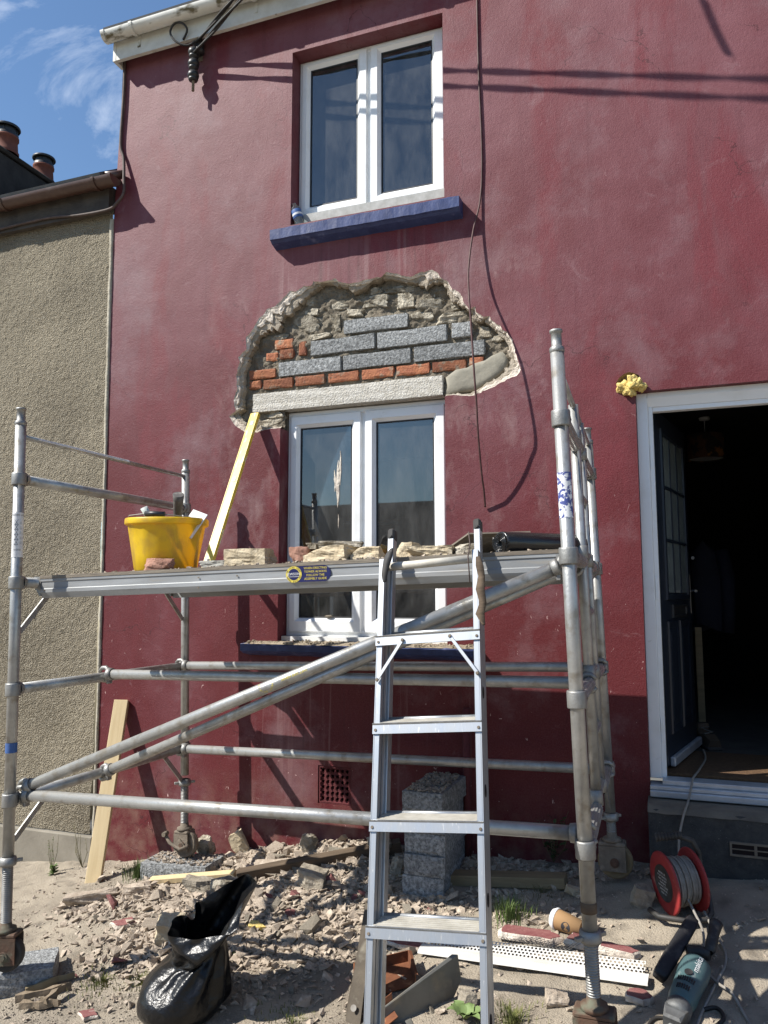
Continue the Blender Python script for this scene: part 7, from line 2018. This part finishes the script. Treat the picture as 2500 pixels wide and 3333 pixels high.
# ------------------------------------------------------------------ cable reel
reel = thing('cable_reel', 'red and black extension cable reel on its stand in front of the step', 'cable reel')
rc = gp(0.005, -0.535, 0.135)
ax = Vector((1.0, 0.52, 0.10)).normalized()
reel.matrix_world = frame_mtx(rc - ax * 0.065, rc + ax * 0.065)
for z0, z1 in ((-0.006, 0.006), (0.124, 0.136)):
    fl = MB().lathe([(0.075, z0), (0.122, z0), (0.129, z0 + 0.003), (0.129, z1 - 0.003), (0.122, z1), (0.075, z1)], 40)
    fl.build('flange', 'reel_red', reel)
    MB().lathe([(0.001, z0 + 0.001), (0.074, z0 + 0.001), (0.076, z0 - 0.003 if z0 < 0 else z0 + 0.003), (0.076, z1 - 0.001), (0.001, z1 - 0.001)], 32).build('face_plate', 'reel_black', reel)
MB().lathe([(0.055, 0.0), (0.055, 0.13)], 24).build('drum', 'reel_black', reel)
pts = []
rq = random.Random(4)
turns = 34
for k in range(turns * 20):
    a = k * 2 * PI / 20
    lay = k / (turns * 20)
    zz = 0.012 + 0.106 * abs(((lay * 3.0) % 2) - 1)
    rr_ = 0.066 + 0.033 * lay + 0.004 * math.sin(k * 0.11)
    pts.append((rr_ * math.cos(a), rr_ * math.sin(a), zz))
MB().tube(pts, 0.0052, 6).build('wound_cable', 'cable_grey', reel)
pr_ = MB()
for k in range(7):
    vs, fs = text_geo(('BEFORE USE', 'FULLY UNWIND', 'MAX 13A 240V', 'WARNING', 'DO NOT COVER', 'INDOOR USE', 'FUSE 13A')[k], 0.011)
    pr_.add(vs, fs, False, Matrix.Translation((0.0, 0.042 - k * 0.014, -0.0102)) @ Matrix.Rotation(PI, 4, 'Y'))
pr_.build('print', 'sticker_white', reel)
stn = MB()
inv_r = reel.matrix_world.inverted()
def rl_(p): return inv_r @ Vector(p)
gz0 = rc.z - 0.13
stn.tube([rl_((rc.x - 0.125, rc.y - 0.045, gz0 + 0.012)), rl_((rc.x - 0.085, rc.y - 0.10, gz0 + 0.008)), rl_((rc.x + 0.03, rc.y - 0.115, gz0 + 0.01)), rl_((rc.x + 0.105, rc.y - 0.085, gz0 + 0.015)), rl_((rc.x + 0.125, rc.y - 0.01, gz0 + 0.02)), rl_((rc.x + 0.115, rc.y + 0.02, gz0 + 0.09)), rl_((rc.x + 0.09, rc.y + 0.03, rc.z + 0.02)), rl_((rc.x + 0.085, rc.y + 0.02, rc.z + 0.12)), rl_((rc.x + 0.06, rc.y, rc.z + 0.175)), rl_((rc.x - 0.0, rc.y, rc.z + 0.19)), rl_((rc.x - 0.09, rc.y - 0.01, rc.z + 0.175))], 0.0115, 10)
stn.build('stand', 'reel_black', reel)
hg = MB()
for k in range(16):
    p = Vector((rc.x - 0.09 + k * 0.0068, rc.y - 0.01 + k * 0.0007, rc.z + 0.175 + k * 0.0011))
    hg.tube([rl_(p), rl_(p + Vector((0.0068, 0.0007, 0.0011)))], 0.016, 12, rads=[0.0155 if k % 2 else 0.0185, 0.0155 if k % 2 else 0.0185])
hg.build('handle_grip', 'rubber', reel)
cable('reel_lead', [(0.17, 0.80, 0.602), (0.172, 0.53, 0.602), (0.125, 0.20, 0.602), (0.09, 0.03, 0.594), (0.083, -0.03, 0.575), (0.062, -0.10, 0.512), (0.05, -0.20, 0.506), (0.035, -0.235, 0.47), (0.015, -0.29, 0.40), (0.01, -0.35, 0.345), (0.012, -0.42, 0.29)], 0.0055, 'cable_grey', 'grey power lead running from the hall over the threshold to the cable reel')
G = lambda x, y, d=0.006: tuple(gp(x, y, d))
cable('tool_lead', [(0.02, -0.60, 0.26), (0.055, -0.64, 0.205), (0.088, -0.71, 0.15), (0.082, -0.80, 0.11), (0.055, -0.86, 0.095), (0.075, -0.93, 0.10), (0.125, -1.0, 0.085), G(0.167, -1.063, 0.03), G(0.201, -1.137), G(0.23, -1.23), G(0.253, -1.375)], 0.0055, 'cable_grey', 'grey lead crossing over the angle grinder towards the bottom edge')
cable('tool_lead', [G(0.099, -0.593, 0.04), G(0.134, -0.678), G(0.163, -0.787), G(0.158, -0.881), G(0.123, -0.975), G(0.083, -1.083), G(0.049, -1.191), G(0.019, -1.327)], 0.0055, 'cable_grey', 'grey lead lying on the ground right of the angle grinder')
cable('tool_lead', [G(-0.029, -1.191), G(-0.088, -1.2), G(-0.117, -1.244), G(-0.107, -1.317), G(-0.068, -1.375)], 0.006, 'cable_black', 'black lead looping at the bottom edge left of the angle grinder')
cable('tool_lead', [G(0.069, -1.127), G(0.113, -1.113), G(0.132, -1.166), G(0.098, -1.22), G(0.156, -1.23), G(0.235, -1.196), G(0.333, -1.186)], 0.007, 'cable_black', 'thick black lead at the bottom right corner')

# ------------------------------------------------------------------ angle grinder
gr = thing('angle_grinder', 'teal angle grinder with black handles lying below the cable reel', 'power tool')
ga, gbv = gp(-0.022, -1.216, 0.042), gp(0.076, -0.907, 0.058)
GM = frame_mtx(ga, gbv, (0, -0.5, 1))
gr.matrix_world = GM
GL = (gbv - ga).length
bod = MB()
n = 32
prof = [(0.034, 0.035), (0.044, 0.05), (0.049, 0.07), (0.050, 0.12), (0.052, 0.16), (0.056, 0.20), (0.056, 0.235), (0.052, 0.26), (0.042, 0.272), (0.02, 0.276)]
bod.lathe([(r, z) for r, z in prof], n, Matrix.Scale(0.92, 4, (0, 1, 0)), close=True)
bod.build('motor_housing', 'tool_teal', gr)
gh_ = MB()
gh_.lathe([(0.030, -0.012), (0.043, -0.006), (0.045, 0.012), (0.044, 0.036), (0.036, 0.05)], 20, close=True)
gh_.hull([Vector((sx * x, sy * y, z)) for sx in (-1, 1) for sy in (-1, 1) for (x, y, z) in ((0.040, 0.030, 0.0), (0.036, 0.036, -0.02), (0.030, 0.026, -0.058), (0.022, 0.034, -0.050))])
gh_.lathe([(0.030, 0.0), (0.030, 0.03), (0.016, 0.034), (0.016, 0.055)], 18, Matrix.Translation((0, 0, -0.03)) @ Matrix.Rotation(PI / 2 + 0.3, 4, 'X'), close=True)
gh_.build('gear_head', 'tool_alloy', gr)
inv_g = GM.inverted()
up_l = (GM.to_3x3().inverted() @ Vector((-0.2, -0.85, 0.5))).normalized()
a_up = math.atan2(up_l.y, up_l.x)
vt = MB()
for row, (z, cnt) in enumerate(((0.085, 6), (0.125, 8))):
    for k in range(cnt):
        a = a_up + (k - cnt / 2 + 0.5) * 0.16
        p0 = Vector((0.0512 * math.cos(a), 0.0472 * math.sin(a), z - 0.010))
        p1 = Vector((0.0522 * math.cos(a), 0.0482 * math.sin(a), z + 0.010))
        vt.tube([p0, p1], 0.0026, 5)
vt.lathe([(0.0145, 0), (0.0145, 0.004)], 16, Matrix.Translation((0.0515 * math.cos(a_up), 0.0475 * math.sin(a_up), 0.158)) @ Vector((math.cos(a_up), math.sin(a_up), 0)).to_track_quat('Z', 'Y').to_matrix().to_4x4(), close=True)
vt.build('vents', 'tool_black', gr)
lg = MB()
vs, fs = text_geo('makita', 0.031)
lg.add([(0.0575 * math.cos(a_up + 0.35 - v.y / 0.057), 0.0528 * math.sin(a_up + 0.35 - v.y / 0.057), 0.212 + v.x) for v in vs], fs)
lg.build('lettering', 'sticker_white', gr)
# rear handle: long flattened black grip beside the body
ha, hb_ = inv_g @ (gp(-0.081, -1.030, 0.05)), inv_g @ (gp(0.052, -0.758, 0.105))
hm_ = frame_mtx(ha, hb_, tuple(inv_g.to_3x3() @ Vector((0, -1, 0.4))))
hl = (hb_ - ha).length
hd = MB()
vs, fs = [], []
sec = [(0.0, 0.022, 0.02), (0.02, 0.027, 0.022), (hl * 0.3, 0.029, 0.022), (hl * 0.7, 0.027, 0.02), (hl * 0.93, 0.026, 0.018), (hl, 0.02, 0.016)]
for (z, rx, ry) in sec:
    for k in range(20):
        a = 2 * PI * k / 20
        cx, cy = math.cos(a), math.sin(a)
        e = 0.45
        vs.append((rx * math.copysign(abs(cx) ** e, cx), ry * math.copysign(abs(cy) ** e, cy), z))
for i in range(len(sec) - 1):
    for k in range(20):
        fs.append((i * 20 + k, i * 20 + (k + 1) % 20, (i + 1) * 20 + (k + 1) % 20, (i + 1) * 20 + k))
fs += [tuple(reversed(range(20))), tuple(range(100, 120))]
hd.add(vs, fs, True, hm_)
hd.build('rear_handle', 'tool_black', gr)
sa_, sb_2 = inv_g @ (gp(0.103, -0.907, 0.06)), inv_g @ (gp(0.136, -0.788, 0.11))
MB().lathe([(0.014, 0.0), (0.020, 0.012), (0.022, 0.05), (0.021, 0.09), (0.024, 0.125), (0.026, 0.14), (0.022, 0.142), (0.018, 0.12), (0.001, 0.118)], 20, frame_mtx(sa_, sb_2)).build('side_handle', 'tool_black', gr)
MB().tube([inv_g @ gp(0.022, -0.907, 0.06), inv_g @ gp(0.071, -0.897, 0.055), inv_g @ gp(0.106, -0.907, 0.05)], 0.022, 10).build('handle_joint', 'tool_black', gr)

# ------------------------------------------------------------------ rubble
variants = [chunk_mesh('rubble_chunk', 200 + i, 'rubble', (1, 0.85, 0.6)) for i in range(10)]
variants += [chunk_mesh('rubble_chunk', 260 + i, 'rubble_grey', (1, 0.8, 0.65)) for i in range(4)]
variants += [chunk_mesh('rubble_chunk', 280 + i, 'rubble', (1, 0.6, 0.3), 9) for i in range(6)]
red_var = [chunk_mesh('painted_chip', 300 + i, 'red_paint_chip', (1, 0.75, 0.3), 9) for i in range(4)]
rq = random.Random(21)
def density(x, y):
    d = 0.0
    d += 1.1 * math.exp(-((x + 2.05) / 0.42) ** 2 - ((y + 0.95) / 0.26) ** 2)
    d += 1.2 * math.exp(-((x + 1.78) / 0.36) ** 2 - ((y + 0.50) / 0.27) ** 2)
    d += 0.9 * math.exp(-((x + 2.62) / 0.33) ** 2 - ((y + 0.70) / 0.17) ** 2)
    d += 1.5 * math.exp(-((x + 2.0) / 0.62) ** 2 - ((y + 0.14) / 0.15) ** 2)
    d += 0.40 * math.exp(-((x + 1.42) / 0.22) ** 2 - ((y + 0.80) / 0.20) ** 2)
    d += 0.30 * math.exp(-((x + 0.75) / 0.45) ** 2 - ((y + 0.12) / 0.10) ** 2)
    d += 0.20 * math.exp(-((x + 0.95) / 0.40) ** 2 - ((y + 0.55) / 0.15) ** 2)
    d *= 0.55 + 0.9 * max(0.0, 0.5 + noise.noise((x * 3.1, y * 3.1, 4.0)))
    return d + 0.012
blocked = [(-1.89, -1.42, 0.17), (-1.18, -0.255, 0.16), (-2.735, -0.225, 0.17), (-2.83, -1.435, 0.2), (0.0, -0.53, 0.16), (-0.29, -0.27, 0.1), (-0.28, -1.55, 0.12), (-0.02, -1.0, 0.18), (-3.28, -0.33, 0.06)]
def free(x, y, k):
    return all((x - a) ** 2 + (y - b) ** 2 > (r + k * 0.4) ** 2 for a, b, r in blocked)
placed = 0
tries = 0
def zones(x, y):
    if y > -0.25:
        return 'beside the block under the left rear castor' if x < -2.4 else 'at the wall foot below the air brick' if x < -1.6 else 'at the wall foot by the block stack' if x < -1.0 else 'at the shaded wall foot right of the ladder'
    if y > -0.62:
        return 'between timber stud and offcut' if x < -2.4 else 'around the dark batten' if x < -1.9 else 'in the shade left of the ladder' if x < -1.35 else 'near the timber plank'
    if y > -1.1:
        return 'on the heap left of the bin bag' if x < -2.3 else 'on the heap behind the bin bag' if x < -1.75 else 'between bin bag and steel strip' if x < -1.2 else 'on the ground by the white bead'
    return 'on the gravel at bottom left' if x < -2.1 else 'close beside the bin bag' if x < -1.2 else 'on the ground at the bottom right'
while placed < 285 and tries < 40000:
    tries += 1
    x, y = rq.uniform(-3.4, 0.3), rq.uniform(-1.7, -0.03)
    if rq.random() > density(x, y): continue
    k = min(0.17, max(0.04, rq.lognormvariate(-2.68, 0.48)))
    if density(x, y) < 0.2: k = min(k, 0.05)
    if not free(x, y, k): continue
    red = rq.random() < 0.085
    me = rq.choice(red_var if red else variants)
    fl = rq.uniform(0.75, 1.2)
    o = inst(me, 'painted_chip' if red else 'rubble_chunk', gp(x, y, k * rq.uniform(0.02, 0.24)), (rq.uniform(-0.6, 0.6), rq.uniform(-0.6, 0.6), rq.uniform(0, 6.28)), (k * fl, k * rq.uniform(0.8, 1.15), k * rq.uniform(0.8, 1.2)))
    zn = zones(x, y)
    sz = 'large ' if k > 0.095 else 'middling ' if k > 0.065 else 'small '
    if red: lb_, ct_ = sz + 'red painted chip of render ' + zn, 'render chip'
    else:
        vi = variants.index(me)
        lb_, ct_ = sz + ('chunky pale lump of rubble ' if vi < 10 else 'greyish lump of rubble ' if vi < 14 else 'flat pale flake of render ') + zn, 'rubble'
    tag(o, lb_, ct_, lb_)
    placed += 1
# larger stones that stand out
def ground_stone(seed, m, x, y, dims, label, dz=0.0, rot=(0, 0, 0), cuts=8):
    me = rock_mesh('stone', seed, m, 2, dims, max(4, cuts - 2), 0.08, blocky=True)
    return tag(inst(me, 'stone', gp(x, y, dims[2] * 0.38 + dz), rot), label, 'stone')
ground_stone(401, 'limestone', -2.248, -1.005, (0.16, 0.12, 0.11), 'big brownish angular stone on the heap left of the bin bag', rot=(0.2, 0.1, 0.5))
ground_stone(402, 'rubble_grey', -2.384, -0.576, (0.17, 0.12, 0.08), 'flat grey-brown stone behind the bin bag mouth', rot=(0, 0.1, 0.2))
ground_stone(403, 'pale_stone', -2.223, -0.594, (0.15, 0.11, 0.08), 'pale rounded stone just behind the bin bag mouth', rot=(0, 0, 0.6))
ground_stone(404, 'limestone', -2.456, -0.051, (0.10, 0.05, 0.16), 'tall tan stone leaning on the red wall beside the block', rot=(0.1, -0.45, 0.1))
ground_stone(405, 'pale_stone', -2.668, -0.089, (0.11, 0.08, 0.10), 'lumpy pale stone on the block beside the left castor', 0.05, rot=(0.3, 0.2, 0))
ground_stone(406, 'rubble', -2.091, -0.278, (0.26, 0.10, 0.07), 'long flat stone lying above the dark batten', rot=(0, -0.1, 0.15))
ground_stone(407, 'pale_stone', -1.974, -0.112, (0.10, 0.07, 0.12), 'pointed pale stone against the foot of the wall below the air brick', rot=(0.2, 0.3, 0.4))
ground_stone(408, 'pale_stone', -1.513, -0.159, (0.13, 0.10, 0.13), 'whitish stone just left of the ladder at the wall', rot=(0.2, -0.3, 0.4))
ground_stone(409, 'rubble_grey', -1.759, -0.515, (0.15, 0.13, 0.10), 'round dusty stone under the dark batten in the shade', rot=(0, 0.2, 0.2))
ground_stone(410, 'rubble', -0.445, -1.151, (0.085, 0.06, 0.05), 'pale lump of render on the bare ground left of the front right castor', rot=(0.2, 0.1, 0.3))
ground_stone(411, 'rubble_grey', -0.77, -1.219, (0.075, 0.055, 0.06), 'dark cube-like stone between ladder foot and steel plate', rot=(0, 0.1, 0.3), cuts=6)
ground_stone(412, 'rubble_grey', -0.154, -0.479, (0.09, 0.08, 0.10), 'grey stone between the right castor and the cable reel', rot=(0.1, 0.2, 0.3))
ground_stone(413, 'limestone', -0.456, -0.385, (0.09, 0.05, 0.04), 'tan stone at the end of the timber plank', rot=(0.0, 0.3, 0.3))
ground_stone(414, 'pale_stone', -1.368, -0.326, (0.06, 0.05, 0.12), 'upright grey stone left of the block stack', rot=(0.1, 0.2, 0.3))
ground_stone(415, 'rubble', -2.986, -0.696, (0.30, 0.07, 0.07), 'long pale piece of broken render at the left of the heap', rot=(0.0, -0.1, 0.55))
ground_stone(416, 'rubble', -2.737, -0.633, (0.16, 0.09, 0.07), 'pale chunk of render at the foot of the timber stud', rot=(0.2, -0.1, 0.35))
ground_stone(417, 'foam_yellow', -1.863, -0.887, (0.09, 0.05, 0.035), 'yellow lump of old foam in the middle of the heap', rot=(0.2, 0.1, 0.3))
# the smaller lumps that fill the heap, too many to count
lm_ = MB()
rq3 = random.Random(51)
cnt = 0
while cnt < 8000:
    x, y = rq3.uniform(-3.4, 0.1), rq3.uniform(-1.75, -0.02)
    if rq3.random() > density(x, y) * 0.9: continue
    if not free(x, y, 0.0): continue
    k = min(0.036, max(0.007, rq3.lognormvariate(-4.2, 0.5)))
    scatter_add(lm_, gp(x, y, k * rq3.uniform(0.0, 0.5)), k, rq3)
    cnt += 1
tag(lm_.build('rubble_lumps', 'rubble'), 'countless small lumps of broken render filling the heap', 'rubble', kind='stuff')
# small debris nobody could count
cr = MB()
rq2 = random.Random(31)
cnt = 0
while cnt < 18000:
    x, y = rq2.uniform(-3.6, 0.5), rq2.uniform(-1.9, -0.01)
    if rq2.random() > 0.03 + 0.10 * max(0.0, noise.noise((x * 4, y * 4, 9.0))) + density(x, y): continue
    if not free(x, y, -0.1): continue
    k = min(0.018, rq2.lognormvariate(-5.3, 0.6))
    c = gp(x, y, k * 0.3)
    scatter_add(cr, c, k, rq2)
    cnt += 1
tag(cr.build('rubble_crumbs', 'rubble'), 'fine crumbs of render and grit spread over the dusty ground', 'rubble', kind='stuff')
gv = MB()
for i in range(9000):
    x, y = rq2.uniform(-2.95, 0.4), rq2.uniform(-1.9, -1.2)
    if rq2.random() > 0.15 + 0.85 * (x < -1.2) * (0.4 + max(0.0, noise.noise((x * 3, y * 3, 2.0)))): continue
    k = rq2.uniform(0.002, 0.0065)
    c = gp(x, y, k * 0.3)
    scatter_add(gv, c, k, rq2)
tag(gv.build('gravel', 'rubble_grey'), 'fine grey gravel across the bottom left of the ground', 'gravel', kind='stuff')
# rotten wood scraps at the bottom left
for i, (x, y, L, rz, lab) in enumerate(((-2.56, -1.48, 0.22, 0.7, 'splintered brown wood scrap beside the left front block'), (-2.50, -1.56, 0.16, 0.3, 'second brown wood scrap at the bottom left corner'), (-2.48, -1.51, 0.11, 1.5, 'short stub of wood lying over the other scraps'), (-2.60, -1.40, 0.20, 0.9, 'grey weathered splinter against the left front block'))):
    mb = MB()
    for k in range(7):
        t = k / 6
        w = 0.018 * (1 - 0.6 * t) + 0.006 * math.sin(k * 2.1 + i)
        mb.v += [(L * (t - 0.5), -w, 0.004 * math.sin(k + i)), (L * (t - 0.5), w, 0.003 * math.cos(k * 2)), (L * (t - 0.5), w * 0.7, 0.022 + 0.005 * math.sin(k * 1.7 + i)), (L * (t - 0.5), -w * 0.6, 0.026 + 0.004 * math.cos(k + i))]
    for k in range(6):
        for q in range(4):
            q2 = (q + 1) % 4
            mb.f.append((k * 4 + q, k * 4 + q2, (k + 1) * 4 + q2, (k + 1) * 4 + q)); mb.sm.append(False)
    mb.f += [(0, 1, 2, 3), (27, 26, 25, 24)]; mb.sm += [False, False]
    o = mb.build('wood_scrap', 'timber_rotten' if i < 3 else 'timber_aged')
    o.location = gp(x, y, 0.012 + 0.012 * (i == 2))
    o.rotation_euler = (0.1, -0.08, rz)
    tag(o, lab, 'wood')

# ------------------------------------------------------------------ plants
def grass_tuft(x, y, h, nb, spread, seed, label, m='plant_green', r=0.0022, droop=0.5):
    rg_ = random.Random(seed)
    mb = MB()
    for i in range(nb):
        a, d = rg_.uniform(0, 6.28), abs(rg_.gauss(0, spread))
        bx0 = Vector((d * math.cos(a), d * math.sin(a), 0))
        lean = Vector((math.cos(a + rg_.uniform(-0.8, 0.8)), math.sin(a + rg_.uniform(-0.8, 0.8)), 0)) * rg_.uniform(0.15, 0.9)
        hh = h * rg_.uniform(0.5, 1.1)
        side = Vector((-lean.y, lean.x, 0)).normalized() * r
        pts = [bx0 + lean * hh * t * t * droop + Vector((0, 0, hh * t * (1 - 0.25 * t))) for t in (0, 0.35, 0.7, 1.0)]
        o = len(mb.v)
        for t, p in zip((1, 0.85, 0.55, 0.05), pts):
            mb.v += [tuple(p - side * t), tuple(p + side * t)]
        for k in range(3):
            mb.f.append((o + k * 2, o + k * 2 + 1, o + k * 2 + 3, o + k * 2 + 2)); mb.sm.append(True)
    t_ = thing('grass_tuft', label, 'grass', gp(x, y, -0.003))
    tag(mb.build('blades', m, t_), kind='stuff')
    return t_
grass_tuft(-2.998, -0.282, 0.13, 260, 0.05, 1, 'bright green grass tuft beside the block under the left castor', r=0.002)
grass_tuft(-0.724, -0.615, 0.12, 220, 0.055, 2, 'dark green grass tuft in the shade right of the ladder', r=0.002)
grass_tuft(-2.376, -1.326, 0.03, 420, 0.075, 3, 'low mossy grass patch left of the bin bag', 'moss', 0.002)
grass_tuft(-2.196, -1.307, 0.03, 220, 0.05, 4, 'small mossy grass patch touching the bin bag', 'moss', 0.002)
grass_tuft(-0.585, -1.278, 0.055, 320, 0.07, 5, 'short grass patch at the bottom edge right of the ladder', 'moss', 0.002)
grass_tuft(-1.877, -1.054, 0.03, 60, 0.02, 6, 'tiny green sprig in front of the heap right of the bin bag', 'plant_dark')
grass_tuft(-0.613, -0.371, 0.05, 160, 0.09, 7, 'dry trampled grass along the timber plank', 'plant_stem', 0.0016, 1.4)
grass_tuft(-1.409, -1.433, 0.03, 240, 0.09, 8, 'thin moss on the gravel left of the steel strip', 'moss', 0.0018)
def weed(x, y, h, ns, seed, label, leaf=0.012, m='plant_green', z=None, spread=0.3):
    rw = random.Random(seed)
    t_ = thing('weed', label, 'plant', gp(x, y, 0) if z is None else (x, y, z))
    st, lf = MB(), MB()
    for i in range(ns):
        a = rw.uniform(0, 6.28)
        top = Vector((math.cos(a) * spread * h * rw.random(), math.sin(a) * spread * h * rw.random() * 0.5 - 0.02 * h, h * rw.uniform(0.6, 1.0)))
        mid = top * 0.5 + Vector((rw.uniform(-0.03, 0.03) * h * 4, 0, 0))
        st.tube([(0, 0, 0), mid, top], 0.0016, 5, rads=[0.002, 0.0016, 0.0008])
        for k in range(9):
            t = rw.uniform(0.15, 1.0)
            p = (mid * (2 * t) if t < 0.5 else mid + (top - mid) * (2 * t - 1))
            b = rw.uniform(0, 6.28)
            d = Vector((math.cos(b), math.sin(b), rw.uniform(-0.2, 0.7))).normalized()
            s_ = d.cross(Vector((0, 0, 1))).normalized()
            L = leaf * rw.uniform(0.6, 1.5)
            o = len(lf.v)
            lf.v += [tuple(p), tuple(p + d * L * 0.5 + s_ * L * 0.28), tuple(p + d * L), tuple(p + d * L * 0.5 - s_ * L * 0.28)]
            lf.f.append((o, o + 1, o + 2, o + 3)); lf.sm.append(False)
    st.build('stem', 'plant_stem', t_)
    lf.build('leaves', m, t_)
    return t_
weed(-3.72, -0.20, 0.24, 5, 11, 'thin straggly weed with seed heads at the left against the grey plinth', 0.012)
weed(-3.57, -0.10, 0.27, 5, 12, 'tall dry weed by the corner of the grey plinth', 0.010, 'plant_stem')
weed(-3.66, -0.25, 0.06, 7, 13, 'low leafy green weed below the grey plinth', 0.03)
weed(-0.60, -0.05, 0.26, 9, 14, 'leafy wild plant with a small mauve flower at the shaded wall foot', 0.034, 'plant_dark', 0.14, 0.55)
lw = thing('leafy_weed', 'broad-leaved pale green weed at the foot of the ladder', 'plant', gp(-0.754, -1.317, 0))
for k in range(12):
    a = k * 2.4
    L = 0.06 + 0.02 * math.sin(k * 1.7)
    mb = MB()
    for i in range(6):
        t = i / 5
        w = 0.022 * math.sin(PI * min(1, t * 0.95 + 0.08)) * (1 + 0.2 * math.sin(i * 2.3 + k))
        c = Vector((L * t, 0, 0.012 + 0.035 * math.sin(t * 2.2)))
        mb.v += [(c.x, -w, c.z + 0.006), (c.x, 0, c.z), (c.x, w, c.z + 0.006)]
    for i in range(5):
        mb.f += [(i * 3, i * 3 + 1, i * 3 + 4, i * 3 + 3), (i * 3 + 1, i * 3 + 2, i * 3 + 5, i * 3 + 4)]; mb.sm += [True, True]
    o = mb.build('leaf', 'plant_pale', lw)
    o.rotation_euler = (0, 0, a)
fl_ = thing('flower', 'small mauve flower on the plant at the shaded wall foot', 'flower', (-0.595, -0.075, 0.315))
for k in range(5):
    MB().lathe([(0.001, 0), (0.004, 0.001), (0.001, 0.0015)], 8, Matrix.Rotation(k * 2 * PI / 5, 4, 'Y') @ Matrix.Translation((0.005, 0, 0)) @ Matrix.Rotation(PI / 2, 4, 'X')).build('petal', 'flower', fl_)

# ------------------------------------------------------------------ outside the frame: what is mirrored in the glass and what throws shade
op = thing('opposite_house', 'terraced house across the street mirrored in the window panes', 'house', (0, -15.0, -0.3))
ob = MB().box((-26, -6, -0.5), (14, 0, 2.55))
ob.build('wall', 'opp_wall', op)
rf_ = MB().add([(-26.2, 0.3, 2.5), (14.2, 0.3, 2.5), (14.2, -3.0, 4.72), (-26.2, -3.0, 4.72), (-26.2, -6.3, 2.5), (14.2, -6.3, 2.5)], [(0, 1, 2, 3), (3, 2, 5, 4), (0, 3, 4), (1, 5, 2), (4, 5, 1, 0)])
ro = rf_.build('roof', 'opp_roof', op)
for x in (-17.5, -4.5, 7):
    MB().box((x - 0.5, -3.4, 4.2), (x + 0.5, -2.6, 5.6), bev=0.03).build('chimney', 'chimney_dark', ro)
for i in range(8):
    x = -23 + i * 4.6
    w_ = MB().box((x - 0.6, 0.003, 0.9), (x + 0.6, 0.06, 2.1)).build('window', 'upvc', op)
    MB().box((x - 0.52, 0.061, 0.98), (x + 0.52, 0.066, 2.02)).build('pane', 'opp_glass', w_)
